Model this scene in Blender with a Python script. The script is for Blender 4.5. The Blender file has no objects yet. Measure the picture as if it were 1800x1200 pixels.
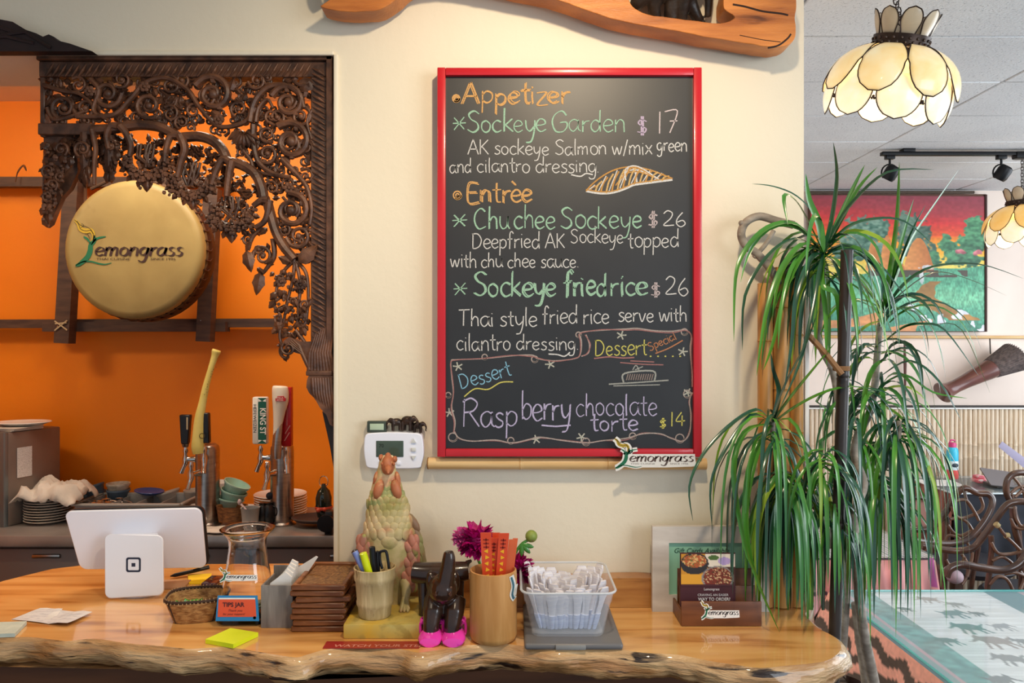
import bpy, bmesh, math, random
import numpy as np
from mathutils import Vector, Matrix, noise as mnoise
R = random.Random(7)
PI = math.pi
sc = bpy.context.scene
COL = sc.collection
V = Vector
K = 1350.0            # focal length in pixels of the 1800x1200 frame
EYE = 1.6             # eye height
ZC = 1.043            # bar counter top height
YW = 1.65             # front face of the cream wall

# ------------------------------------------------ camera, light, exposure
cam = bpy.data.cameras.new('camera'); cam.sensor_width = 36; cam.lens = 27.0
cam.clip_start = .02; cam.clip_end = 60
camo = bpy.data.objects.new('camera', cam); COL.objects.link(camo)
camo.location = (0, 0, EYE); camo.rotation_euler = (PI/2, 0, 0); sc.camera = camo
sc.view_settings.view_transform = 'Standard'; sc.view_settings.look = 'None'
sc.view_settings.gamma = 1; sc.view_settings.use_curve_mapping = False
sc.view_settings.exposure = 0.0
w = bpy.data.worlds.new('world'); sc.world = w; w.use_nodes = True
w.node_tree.nodes['Background'].inputs[0].default_value = (.76, .88, 1.0, 1)
w.node_tree.nodes['Background'].inputs[1].default_value = 0.52

def aim(o, to):
    o.rotation_euler = (V(to) - o.location).to_track_quat('-Z', 'Y').to_euler()
def light(name, kind, loc, to, power, col, size=.1, sizey=None, spot=None, blend=.5):
    l = bpy.data.lights.new(name, kind); l.energy = power; l.color = col
    if kind == 'AREA':
        l.size = size
        if sizey: l.shape = 'RECTANGLE'; l.size_y = sizey
    else: l.shadow_soft_size = size
    if kind == 'SPOT': l.spot_size = math.radians(spot); l.spot_blend = blend
    o = bpy.data.objects.new(name, l); COL.objects.link(o); o.location = loc; aim(o, to); return o
light('board_spot', 'SPOT', (.19, .75, 2.50), (.02, 1.65, 1.62), 40, (1, .80, .55), .035, spot=112, blend=.9)
light('counter_lamp', 'SPOT', (-.75, .85, 2.5), (-.45, 1.6, 1.05), 17, (1, .82, .60), .05, spot=80, blend=.9)
light('bar_light', 'AREA', (-2.2, 1.9, 2.54), (-1.9, 3.1, 1.5), 26, (1, .80, .55), .5)
light('bar_strip', 'AREA', (-1.0, 2.35, 2.54), (-1.0, 2.7, .9), 16, (1, .86, .7), .9, .3)
light('window_light', 'AREA', (4.1, 2.9, 1.7), (1.5, 3.0, 1.2), 88, (.86, .93, 1.0), 2.6, 1.9)
light('front_window_light', 'AREA', (2.6, -.4, 1.9), (1.4, 2.6, 1.0), 50, (.86, .93, 1.0), 1.8, 1.4)

# ------------------------------------------------ helpers
def P(px, py, d): return V(((px-900)/K*d, d, EYE-(py-600)/K*d))
def DZ(py, z=ZC): return (EYE-z)*K/(py-600)          # distance of a point seen at row py at height z
def lin(c):
    if isinstance(c, str): c = tuple(int(c[i:i+2], 16)/255 for i in (0, 2, 4))
    return tuple((x/12.92 if x <= .04045 else ((x+.055)/1.055)**2.4) for x in c[:3])
ORI = {}
def tag(o, label=None, cat=None, group=None, kind=None):
    if label: o['label'] = label
    if cat: o['category'] = cat
    if group: o['group'] = group
    if kind: o['kind'] = kind
    return o
def thing(name, label, cat, loc, group=None):
    o = bpy.data.objects.new(name, None); COL.objects.link(o); o.location = loc
    o.empty_display_size = .02; ORI[o] = V(loc); tag(o, label, cat, group); return o
class MB:
    def __init__(s): s.v = []; s.f = []
    def add(s, vs, fs, M=None):
        n = len(s.v)
        s.v += [tuple(M @ V(p)) for p in vs] if M is not None else [tuple(p) for p in vs]
        s.f += [tuple(i+n for i in f) for f in fs]; return s
    def box(s, c, d, M=None):
        x, y, z = d[0]/2, d[1]/2, d[2]/2
        vs = [(c[0]+a*x, c[1]+b*y, c[2]+e*z) for a in (-1, 1) for b in (-1, 1) for e in (-1, 1)]
        return s.add(vs, [(0,1,3,2),(4,6,7,5),(0,4,5,1),(2,3,7,6),(0,2,6,4),(1,5,7,3)], M)
    def rbox(s, c, d, r=.004, seg=2, M=None):
        bm = bmesh.new(); bmesh.ops.create_cube(bm, size=1)
        for v in bm.verts: v.co = V((v.co.x*d[0], v.co.y*d[1], v.co.z*d[2])) + V(c)
        bmesh.ops.bevel(bm, geom=bm.edges[:], offset=min(r, min(d)*.45), segments=seg, profile=.5, affect='EDGES')
        bm.verts.index_update()
        s.add([v.co.copy() for v in bm.verts], [[v.index for v in f.verts] for f in bm.faces], M); bm.free(); return s
    def tube(s, pts, r, n=8, M=None, caps=True, flat=1.0):
        pts = [V(p) for p in pts]; m = len(pts)
        if not hasattr(r, '__len__'): r = [r]*m
        vs = []; fs = []; t0 = None; nx = None
        for i, p in enumerate(pts):
            t = (pts[min(i+1, m-1)]-pts[max(i-1, 0)])
            t = t.normalized() if t.length > 1e-9 else (t0 or V((0, 0, 1)))
            if nx is None:
                a = V((0, 1, 0)) if abs(t.y) < .9 else V((1, 0, 0)); nx = (a - t*a.dot(t)).normalized()
            else:
                nx = nx - t*nx.dot(t); nx = nx.normalized() if nx.length > 1e-6 else V((0, 1, 0))
            by = t.cross(nx); t0 = t
            for k in range(n):
                a = 2*PI*k/n; vs.append(p + (nx*math.cos(a)*flat + by*math.sin(a))*r[i])
        for i in range(m-1):
            for k in range(n):
                a = i*n+k; b = i*n+(k+1) % n; fs.append((a, b, b+n, a+n))
        if caps: fs.append(tuple(range(n-1, -1, -1))); fs.append(tuple((m-1)*n+k for k in range(n)))
        return s.add(vs, fs, M)
    def lathe(s, prof, c=(0, 0, 0), n=24, M=None, sx=1, sy=1, closed=False, fn=None):
        vs = []; fs = []; m = len(prof)
        for j, (r, z) in enumerate(prof):
            for k in range(n):
                a = 2*PI*k/n; rr = r*(fn(a, j/(m-1)) if fn else 1)
                vs.append((c[0]+rr*math.cos(a)*sx, c[1]+rr*math.sin(a)*sy, c[2]+z))
        for j in range(m-1 if not closed else m):
            for k in range(n):
                a = j*n+k; b = j*n+(k+1) % n; a2 = ((j+1) % m)*n+k; b2 = ((j+1) % m)*n+(k+1) % n
                fs.append((a, b, b2, a2))
        if not closed:
            if prof[0][0] > 1e-6: fs.append(tuple(range(n-1, -1, -1)))
            if prof[-1][0] > 1e-6: fs.append(tuple((m-1)*n+k for k in range(n)))
        return s.add(vs, fs, M)
    def ball(s, c, r, n=10, M=None):
        if not hasattr(r, '__len__'): r = (r, r, r)
        q = max(4, n//2+1)
        prof = [(math.sin(PI*j/q), -math.cos(PI*j/q)) for j in range(q+1)]
        prof[0] = (.02, -1); prof[-1] = (.02, 1)
        T = Matrix.Translation(c) @ Matrix.Diagonal((r[0], r[1], r[2], 1))
        return s.lathe(prof, n=n, M=(M @ T if M is not None else T))
    def prism(s, poly, y0, y1, M=None):           # poly of (x, z), extruded along y
        n = len(poly); vs = [(x, y0, z) for x, z in poly]+[(x, y1, z) for x, z in poly]
        fs = [tuple(range(n)), tuple(range(2*n-1, n-1, -1))]+[(i, i+n, (i+1) % n+n, (i+1) % n) for i in range(n)]
        return s.add(vs, fs, M)
    def quad(s, c4, th, rad=.08, seg=5):          # rounded plate through 4 corners TL TR BR BL
        c = [V(p) for p in c4]; nrm = (c[1]-c[0]).cross(c[3]-c[0]).normalized()
        W = (c[1]-c[0]).length; H = (c[3]-c[0]).length; pts = []
        ru, rv = rad/W, rad/H
        for (cu, cv, a0) in ((ru, rv, PI), (1-ru, rv, 1.5*PI), (1-ru, 1-rv, 0), (ru, 1-rv, .5*PI)):
            for k in range(seg+1):
                a = a0+PI/2*k/seg; pts.append((cu+math.cos(a)*ru, cv+math.sin(a)*rv))
        p3 = [(c[0]*(1-u)+c[1]*u)*(1-v)+(c[3]*(1-u)+c[2]*u)*v for u, v in pts]
        n = len(p3); vs = p3+[p+nrm*th for p in p3]
        return s.add(vs, [tuple(range(n-1, -1, -1)), tuple(range(n, 2*n))]+[(i, (i+1) % n, (i+1) % n+n, i+n) for i in range(n)])
    def build(s, name, m, parent=None, smooth=True, loc=None, label=None, bake=None):
        me = bpy.data.meshes.new(name)
        o0 = ORI.get(parent, V((0, 0, 0))) if parent is not None else (V(loc) if loc is not None else V((0, 0, 0)))
        me.from_pydata([(p[0]-o0.x, p[1]-o0.y, p[2]-o0.z) for p in s.v], [], s.f); me.update()
        bm = bmesh.new(); bm.from_mesh(me); bmesh.ops.recalc_face_normals(bm, faces=bm.faces[:]); bm.to_mesh(me); bm.free()
        o = bpy.data.objects.new(name, me); COL.objects.link(o)
        if m is not None: me.materials.append(m)
        if smooth:
            me.polygons.foreach_set('use_smooth', [True]*len(me.polygons))
            try: me.set_sharp_from_angle(angle=math.radians(42))
            except Exception: pass
        if parent is not None: o.parent = parent; ORI[o] = o0
        else: o.location = o0; ORI[o] = o0
        if label: o['label'] = label
        if bake:
            md = o.modifiers.new('r', 'REMESH'); md.mode = 'VOXEL'; md.voxel_size = bake; md.use_smooth_shade = True
            m2 = o.modifiers.new('s', 'SMOOTH'); m2.iterations = 4; m2.factor = .5
            dg = bpy.context.evaluated_depsgraph_get(); nm = bpy.data.meshes.new_from_object(o.evaluated_get(dg))
            o.modifiers.clear(); o.data = nm; bpy.data.meshes.remove(me); nm.name = name
            nm.polygons.foreach_set('use_smooth', [True]*len(nm.polygons))
        return o
def one(name, mb, m, label, cat, group=None, smooth=True, loc=None, bake=None):
    xs = np.array(mb.v); c = (xs.max(0)+xs.min(0))/2; l = loc or (c[0], c[1], xs[:, 2].min())
    return tag(mb.build(name, m, None, smooth, loc=l, bake=bake), label, cat, group)
def struct(name, mb, m, smooth=False):
    o = mb.build(name, m, None, smooth); o['kind'] = 'structure'; return o
def Rx(a): return Matrix.Rotation(math.radians(a), 4, 'X')
def Ry(a): return Matrix.Rotation(math.radians(a), 4, 'Y')
def Rz(a): return Matrix.Rotation(math.radians(a), 4, 'Z')
def T(*p): return Matrix.Translation(V(p) if len(p) == 3 else p[0])
def spl(pts, k=6):                                  # Catmull-Rom through points of any dimension
    pts = [tuple(p) for p in pts]
    if len(pts) < 3: k = 1
    out = []
    for i in range(len(pts)-1):
        p0, p1, p2, p3 = pts[max(i-1, 0)], pts[i], pts[i+1], pts[min(i+2, len(pts)-1)]
        for j in range(k):
            t = j/k
            out.append(tuple(.5*(2*b+(c-a)*t+(2*a-5*b+4*c-d)*t*t+(3*b-a-3*c+d)*t**3) for a, b, c, d in zip(p0, p1, p2, p3)))
    out.append(pts[-1]); return out

# ------------------------------------------------ materials
def mat(name, c, c2=None, sc_=8, st=(1, 1, 1), rough=.5, metal=0, bump=0, bsc=None, lo=.35, hi=.65, coat=0, trans=0, emit=0,
        sub=0, c3=None, sc3=3, lo3=.55, hi3=.65, detail=4, spec=.5, wave=None, alpha=1, ior=1.45, sheen=0, bst=None):
    m = bpy.data.materials.new(name); m.use_nodes = True; nt = m.node_tree; N = nt.nodes; L = nt.links
    b = N['Principled BSDF']; I = b.inputs
    I['Base Color'].default_value = (*lin(c), 1); I['Roughness'].default_value = rough; I['Metallic'].default_value = metal
    I['Coat Weight'].default_value = coat; I['Coat Roughness'].default_value = .06; I['Transmission Weight'].default_value = trans
    I['Specular IOR Level'].default_value = spec; I['IOR'].default_value = ior; I['Alpha'].default_value = alpha
    if sub: I['Subsurface Weight'].default_value = sub; I['Subsurface Radius'].default_value = (.01, .006, .004)
    tc = N.new('ShaderNodeTexCoord')
    def coord(stv, s):
        mp = N.new('ShaderNodeMapping'); mp.inputs['Scale'].default_value = [a*s for a in stv]; L.new(tc.outputs['Object'], mp.inputs[0]); return mp.outputs[0]
    col = None
    def nz(stv, s, det, dist=0):
        n = N.new('ShaderNodeTexNoise'); n.inputs['Scale'].default_value = 1; n.inputs['Detail'].default_value = det
        n.inputs['Distortion'].default_value = dist; L.new(coord(stv, s), n.inputs[0]); return n.outputs[0]
    def ramp(fac, lo, hi, a, b_):
        mr = N.new('ShaderNodeMapRange'); mr.inputs[1].default_value = lo; mr.inputs[2].default_value = hi; L.new(fac, mr.inputs[0])
        mx = N.new('ShaderNodeMix'); mx.data_type = 'RGBA'; L.new(mr.outputs[0], mx.inputs[0])
        for s_, q in ((6, a), (7, b_)):
            if hasattr(q, 'links'): L.new(q, mx.inputs[s_])
            else: mx.inputs[s_].default_value = (*lin(q), 1)
        return mx.outputs[2]
    if c2:
        if wave:
            wv = N.new('ShaderNodeTexWave'); wv.inputs['Scale'].default_value = 1; wv.inputs['Distortion'].default_value = wave
            wv.inputs['Detail'].default_value = 3; L.new(coord(st, sc_), wv.inputs[0]); f = wv.outputs['Fac']
        else: f = nz(st, sc_, detail, .3)
        col = ramp(f, lo, hi, c, c2)
    if c3: col = ramp(nz(st if c2 else (1, 1, 1), sc3, 5, .6), lo3, hi3, col or c, c3)
    if col is not None: L.new(col, I['Base Color'])
    if emit:
        I['Emission Strength'].default_value = emit; I['Emission Color'].default_value = (*lin(c), 1)
        if col is not None: L.new(col, I['Emission Color'])
    if bump:
        bp = N.new('ShaderNodeBump'); bp.inputs['Strength'].default_value = 1; bp.inputs['Distance'].default_value = bump
        L.new(nz(bst or st, bsc or sc_*3, 6), bp.inputs['Height']); L.new(bp.outputs[0], I['Normal'])
    return m
def attmat(name, rough=.6, coat=0, bump=0):
    m = mat(name, 'ffffff', rough=rough, coat=coat, bump=bump, bsc=300)
    a = m.node_tree.nodes.new('ShaderNodeAttribute'); a.attribute_name = 'Col'
    m.node_tree.links.new(a.outputs['Color'], m.node_tree.nodes['Principled BSDF'].inputs['Base Color']); return m
def picture(name, c4, nx, ny, fn, m, parent=None, warp=None):
    """flat printed picture: a fine grid through four corners (TL TR BR BL) with computed print colours"""
    u, v = np.meshgrid(np.linspace(0, 1, nx), np.linspace(0, 1, ny)); c = [np.array(p, float) for p in c4]
    U = u[..., None]; W = v[..., None]
    p = ((c[0]*(1-U)+c[1]*U)*(1-W)+(c[3]*(1-U)+c[2]*U)*W).reshape(-1, 3)
    if warp is not None: p = p+warp(u, v).reshape(-1, 3)
    o0 = ORI.get(parent, V((0, 0, 0))) if parent else V((0, 0, 0)); p = p-np.array(o0)
    i = np.arange((nx-1)*(ny-1)); r = i//(nx-1); k = i % (nx-1); a = r*nx+k
    me = bpy.data.meshes.new(name); me.from_pydata(p.tolist(), [], np.stack([a, a+nx, a+nx+1, a+1], 1).tolist()); me.update()
    rgb = np.clip(fn(u, v), 0, 1); rgb = np.where(rgb <= .04045, rgb/12.92, ((rgb+.055)/1.055)**2.4)
    at = me.color_attributes.new('Col', 'FLOAT_COLOR', 'POINT')
    at.data.foreach_set('color', np.concatenate([rgb.reshape(-1, 3), np.ones((nx*ny, 1))], 1).astype(np.float32).ravel())
    me.materials.append(m); o = bpy.data.objects.new(name, me); COL.objects.link(o)
    if parent: o.parent = parent; ORI[o] = o0
    return o
def hx(s): return np.array([int(s[i:i+2], 16)/255 for i in (0, 2, 4)])
def vnoise(u, v, s, seed=0):
    rg = np.random.RandomState(seed); g = rg.rand(70, 70); x = u*s; y = v*s
    xi = np.floor(x).astype(int) % 69; yi = np.floor(y).astype(int) % 69; fx = x-np.floor(x); fy = y-np.floor(y)
    fx = fx*fx*(3-2*fx); fy = fy*fy*(3-2*fy)
    return (g[yi, xi]*(1-fx)+g[yi, xi+1]*fx)*(1-fy)+(g[yi+1, xi]*(1-fx)+g[yi+1, xi+1]*fx)*fy
def inpoly(u, v, poly):
    ins = np.zeros(u.shape, bool); n = len(poly)
    for i in range(n):
        x1, y1 = poly[i]; x2, y2 = poly[(i+1) % n]
        if y1 == y2: continue
        c = ((y1 > v) != (y2 > v)) & (u < (x2-x1)*(v-y1)/(y2-y1)+x1); ins ^= c
    return ins

M_wall = mat('cream_plaster', 'e9dfc8', 'e5dac2', 2, rough=.6, bump=.0006, bsc=60)
M_orange = mat('orange_paint', 'f4880a', 'ee7e06', 1.5, rough=.55, bump=.0005, bsc=50)
M_counter = mat('varnished_maple', 'f0bc74', 'd8944a', 3, st=(1, 7, 7), rough=.22, coat=.8, c3='9a5c28', sc3=3.0, lo3=.52, hi3=.76, wave=None, lo=.3, hi=.7)
M_edge = mat('live_edge_wood', 'dcb684', 'a87848', 5, st=(1, 3, 9), rough=.3, coat=.6, bump=.008, bsc=18, c3='2e1c10', sc3=6, lo3=.58, hi3=.64, bst=(1, 2, 7))
M_cab = mat('brown_panel', '6b3f20', '4c2a14', 3, st=(1, 1, 6), rough=.45)
M_carve = mat('dark_teak', '6a4632', '3d281e', 30, st=(1, 1, 1), rough=.42, bump=.0008, bsc=160)
M_carve2 = mat('dark_teak_worn', '7a5038', '442c20', 24, rough=.45, bump=.001, bsc=160)
M_red = mat('red_lacquer', 'c8202c', 'bf1a26', 5, rough=.28, coat=.3)
M_board = mat('chalkboard', '1b1c1f', '252629', 7, rough=.44, lo=.3, hi=.8, spec=.75)
M_bamboo = mat('pale_bamboo', 'e0bd86', 'cfa468', 4, st=(1, 8, 8), rough=.35)
M_bambv = mat('standing_bamboo', 'd9a35f', 'bd8340', 4, st=(8, 8, 1), rough=.4, c3='8c5a2c', sc3=2, lo3=.6, hi3=.75)
M_bampale = mat('split_bamboo', 'e6d4bc', 'ccb496', 6, st=(8, 8, 1), rough=.5)
M_white = mat('white_plastic', 'eceffa', rough=.3)
M_wht2 = mat('white_ceramic', 'ebe9e4', rough=.2, coat=.4)
M_navy = mat('navy_print', '20263e', rough=.5)
M_black = mat('black_plastic', '141417', rough=.35)
M_blackm = mat('black_metal', '1b1b1d', rough=.4, metal=.5)
M_steel = mat('brushed_steel', 'b4aca4', 'a39a92', 20, st=(1, 1, 8), rough=.28, metal=1)
M_chrome = mat('chrome', 'd8d4d0', rough=.1, metal=1)
M_greymet = mat('grey_steel_panel', '8f8178', '7f7269', 4, rough=.4, metal=.55)
M_grey = mat('grey_plastic', '8b8a88', rough=.45)
M_glass = mat('clear_glass', 'ffffff', rough=.01, trans=1, ior=1.45)
M_thin = mat('clear_plastic', 'f2f6fa', rough=.10, alpha=.17, spec=.7)
M_paper = mat('white_paper', 'ece9e4', 'dcd8d2', 20, rough=.7)
M_cloth = mat('white_cloth', 'd9d0c4', 'c7bdb0', 10, rough=.9, bump=.002, bsc=40)
M_hide = mat('drum_hide', 'a08a54', '8e7846', 6, rough=.5, c3='7a6438', sc3=7, lo3=.62, hi3=.8)
M_drumwood = mat('drum_shell', '3b1a10', '24100a', 12, rough=.55)
M_bar = mat('weathered_lath', '5c4334', '46322a', 10, st=(1, 1, 5), rough=.6)
M_leaf = mat('leaf_green', '559a2c', '2c6a34', 9, st=(1, 1, .3), rough=.26, spec=.9)
M_leaf2 = mat('leaf_dark', '2c5f42', '1f4a36', 9, rough=.22, spec=1.0)
M_leaf3 = mat('leaf_yellow_green', '9ab43a', '5f9428', 9, rough=.35)
M_trunk = mat('grey_trunk', 'a89c8e', '7f7468', 30, st=(1, 1, 2), rough=.7, bump=.001, bsc=80)
M_dkbam = mat('dark_bamboo', '3d342f', '2a2422', 6, st=(4, 4, 1), rough=.35)
M_att = attmat('printed_ink', .5)
# ------------------------------------------------ stroke alphabet (x-height 1, capitals 1.7)
G = {
'a': (.85, [[(.68,.85),(.4,1),(.1,.75),(.08,.3),(.32,0),(.6,.3),(.7,.9)], [(.7,.98),(.68,.25),(.85,.02)]]),
'b': (.8, [[(.1,1.85),(.08,.9),(.1,.02)], [(.1,.6),(.35,1),(.68,.8),(.65,.25),(.35,0),(.1,.2)]]),
'c': (.72, [[(.66,.85),(.38,1),(.1,.7),(.1,.28),(.35,0),(.68,.15)]]),
'd': (.85, [[(.65,.8),(.38,1),(.1,.7),(.1,.25),(.35,0),(.6,.25),(.7,.8)], [(.7,1.85),(.68,.8),(.72,.02)]]),
'e': (.78, [[(.1,.5),(.4,.52),(.66,.65),(.58,.92),(.32,1),(.1,.7),(.1,.3),(.36,0),(.7,.18)]]),
'f': (.62, [[(.62,1.6),(.45,1.85),(.28,1.6),(.26,.8),(.24,-.15)], [(.02,.95),(.52,1.0)]]),
'g': (.82, [[(.64,.85),(.38,1),(.1,.75),(.12,.3),(.36,.08),(.6,.35),(.68,.95)], [(.68,.95),(.66,0),(.55,-.6),(.25,-.7),(.1,-.5)]]),
'h': (.8, [[(.12,1.85),(.1,.9),(.1,0)], [(.1,.55),(.35,1),(.6,.85),(.64,.4),(.66,0)]]),
'i': (.34, [[(.14,1.0),(.14,.5),(.18,0)], [(.14,1.35),(.17,1.42)]]),
'j': (.45, [[(.3,1),(.3,0),(.2,-.6),(0,-.6)], [(.3,1.4),(.33,1.46)]]),
'k': (.75, [[(.12,1.85),(.1,.9),(.1,0)], [(.62,1.0),(.14,.48)], [(.2,.5),(.68,0)]]),
'l': (.34, [[(.15,1.85),(.13,.9),(.16,0)]]),
'm': (1.2, [[(.1,1),(.1,0)], [(.1,.6),(.32,1),(.52,.85),(.54,0)], [(.54,.6),(.78,1),(.98,.85),(1.02,0)]]),
'n': (.82, [[(.1,1),(.1,0)], [(.1,.55),(.36,1),(.62,.85),(.66,.4),(.68,0)]]),
'o': (.8, [[(.4,1),(.12,.8),(.1,.3),(.36,0),(.64,.2),(.68,.7),(.4,1)]]),
'p': (.8, [[(.1,1.0),(.1,.2),(.08,-.75)], [(.1,.7),(.35,1),(.66,.8),(.64,.3),(.36,.05),(.1,.25)]]),
'q': (.8, [[(.64,.85),(.38,1),(.1,.7),(.12,.25),(.36,.05),(.64,.4)], [(.68,1),(.66,-.75)]]),
'r': (.62, [[(.12,1),(.12,0)], [(.12,.55),(.3,.9),(.58,.98)]]),
's': (.66, [[(.58,.88),(.35,1),(.14,.82),(.28,.58),(.54,.38),(.5,.1),(.26,0),(.06,.12)]]),
't': (.6, [[(.3,1.6),(.28,.7),(.34,.08),(.55,.05)], [(.03,1.02),(.56,1.06)]]),
'u': (.84, [[(.1,1),(.1,.35),(.3,0),(.58,.2),(.68,1)], [(.68,1),(.66,.3),(.8,0)]]),
'v': (.76, [[(.06,1),(.34,0),(.68,1)]]),
'w': (1.1, [[(.06,1),(.28,0),(.52,.85),(.74,0),(1.0,1)]]),
'x': (.74, [[(.08,1),(.66,0)], [(.64,1),(.06,0)]]),
'y': (.8, [[(.08,1),(.14,.4),(.36,.15),(.64,.5)], [(.7,1),(.64,.1),(.45,-.65),(.12,-.75)]]),
'z': (.72, [[(.08,.98),(.62,1),(.08,.02),(.68,.02)]]),
'A': (1.1, [[(.02,0),(.5,1.7)], [(.5,1.7),(.98,0)], [(.2,.6),(.82,.6)]]),
'K': (.95, [[(.1,1.7),(.1,0)], [(.82,1.65),(.12,.75)], [(.28,.85),(.85,0)]]),
'S': (.95, [[(.82,1.5),(.5,1.72),(.15,1.45),(.3,1.05),(.7,.75),(.78,.3),(.45,0),(.08,.2)]]),
'G': (1.2, [[(1.0,1.35),(.7,1.7),(.25,1.4),(.08,.8),(.3,.1),(.75,.05),(1.02,.4),(1.0,.8),(.6,.78)]]),
'E': (.95, [[(.78,1.65),(.12,1.62),(.1,.02),(.85,.05)], [(.12,.88),(.68,.9)]]),
'D': (1.1, [[(.14,1.65),(.12,0)], [(.05,1.6),(.6,1.6),(.95,1.0),(.8,.3),(.4,0),(.08,.02)]]),
'T': (1.0, [[(.02,1.65),(.95,1.7)], [(.45,1.68),(.42,0)]]),
'C': (1.0, [[(.88,1.45),(.55,1.72),(.15,1.3),(.08,.6),(.4,0),(.92,.2)]]),
'R': (1.05, [[(.14,1.65),(.1,0)], [(.05,1.5),(.5,1.72),(.85,1.4),(.62,.95),(.15,.85)], [(.4,.88),(.95,0)]]),
'$': (.7, [[(.58,1.15),(.3,1.3),(.12,1.05),(.32,.8),(.56,.6),(.45,.32),(.08,.38)], [(.3,1.55),(.3,.1)], [(.4,1.55),(.4,.1)]]),
'1': (.45, [[(.2,1.7),(.18,0)]]), '7': (.95, [[(.05,1.62),(.8,1.68),(.35,0)], [(.35,.9),(.8,.92)]]),
'2': (.95, [[(.1,1.35),(.4,1.68),(.75,1.4),(.6,.8),(.1,.08),(.88,.1)]]),
'6': (.95, [[(.6,1.68),(.2,1.0),(.12,.4),(.45,0),(.8,.35),(.6,.75),(.18,.55)]]),
'4': (.9, [[(.55,1.68),(.08,.6),(.85,.65)], [(.6,1.3),(.58,0)]]),
'/': (.5, [[(.4,1.8),(.02,-.1)]]), '.': (.25, [[(.08,.02),(.12,.08)]]), ' ': (.45, []),
'*': (1.0, [[(.1,.1),(.85,1.1)], [(.1,1.05),(.85,.15)], [(0,.6),(.98,.65)]]),
'\u00e8': (.78, [[(.1,.5),(.4,.52),(.66,.65),(.58,.92),(.32,1),(.1,.7),(.1,.3),(.36,0),(.7,.18)], [(.1,1.7),(.35,1.4)]]),
}
def ribbon(mb, pts, w, Mx, h=0, nib=None, taper=False):
    """flat stroke through 2D points; Mx(x, y, h) gives the 3D point"""
    n = len(pts); L_ = []; R_ = []
    for i, p in enumerate(pts):
        a = pts[max(i-1, 0)]; b = pts[min(i+1, n-1)]; dx, dy = b[0]-a[0], b[1]-a[1]; l = math.hypot(dx, dy) or 1
        ww = w*(.35+.65*math.sin(PI*min(1, max(.0, (i+.3)/(n-.4)))) if taper else 1)
        if nib is not None:
            nx_, ny_ = math.cos(nib)*ww/2, math.sin(nib)*ww/2; e = w*.1
            if dx*ny_-dy*nx_ < 0: nx_, ny_ = -nx_, -ny_
            nx_ += -dy/l*e; ny_ += dx/l*e
        else: nx_, ny_ = -dy/l*ww/2, dx/l*ww/2
        L_.append((p[0]+nx_, p[1]+ny_)); R_.append((p[0]-nx_, p[1]-ny_))
    vs = [Mx(x, y, h) for x, y in L_]+[Mx(x, y, h) for x, y in R_]
    mb.add(vs, [(i, i+1, n+i+1, n+i) for i in range(n-1)])
def write(mb, s, x0, x1, base, xh, w, Mx, slant=0, nib=None, dbl=0, rot=0, jit=.05, rnd=None, h=0, nsp=5):
    """write s between x0 and x1 (pixel frame, y down) on baseline base"""
    rnd = rnd or R; tot = sum(G[c][0] for c in s) or 1; kx = (x1-x0)/tot; x = 0; cr, sr = math.cos(rot), math.sin(rot)
    for c in s:
        wd, st = G[c]; jy = rnd.uniform(-jit, jit)*xh; js = 1+rnd.uniform(-jit, jit)
        for k in range(1+dbl):
            ox = rnd.uniform(-.5, .5)*w*1.6*k; oy = rnd.uniform(-.6, .6)*w*1.3*k
            for q in st:
                pts = [((x+a*js)*kx+slant*b*xh+ox, b*xh*js+jy+oy) for a, b in q]
                pts = spl(pts, nsp) if len(pts) > 2 else pts
                pts = [(x0+a*cr-b*sr, base-(a*sr+b*cr)) for a, b in pts]
                ribbon(mb, pts, w, Mx, h+.00008*k, nib)
        x += wd
def text_mb(mb, s, size, Mt, extrude=0, shear=0, sx=1, align='LEFT', bold=0):
    cu = bpy.data.curves.new('t', 'FONT'); cu.body = s; cu.size = size; cu.extrude = extrude; cu.shear = shear; cu.align_x = align; cu.offset = bold
    cu.resolution_u = 3
    o = bpy.data.objects.new('t', cu); COL.objects.link(o); dg = bpy.context.evaluated_depsgraph_get(); dg.update()
    me = o.evaluated_get(dg).to_mesh()
    mb.add([(v.co.x*sx, v.co.y, v.co.z) for v in me.vertices], [tuple(p.vertices) for p in me.polygons], Mt)
    bpy.data.objects.remove(o); bpy.data.curves.remove(cu)
FACE = Rx(90)                     # text standing up and facing the viewer
inkmats = {}
def ink(c, rough=.7):
    if c not in inkmats: inkmats[c] = mat('ink_'+c, c, rough=rough)
    return inkmats[c]
def chalk(c):
    k = 'chalk_'+c
    if k not in inkmats: inkmats[k] = mat(k, c, '303133', 700, rough=.9, lo=.42, hi=.85, detail=3)
    return inkmats[k]

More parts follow.
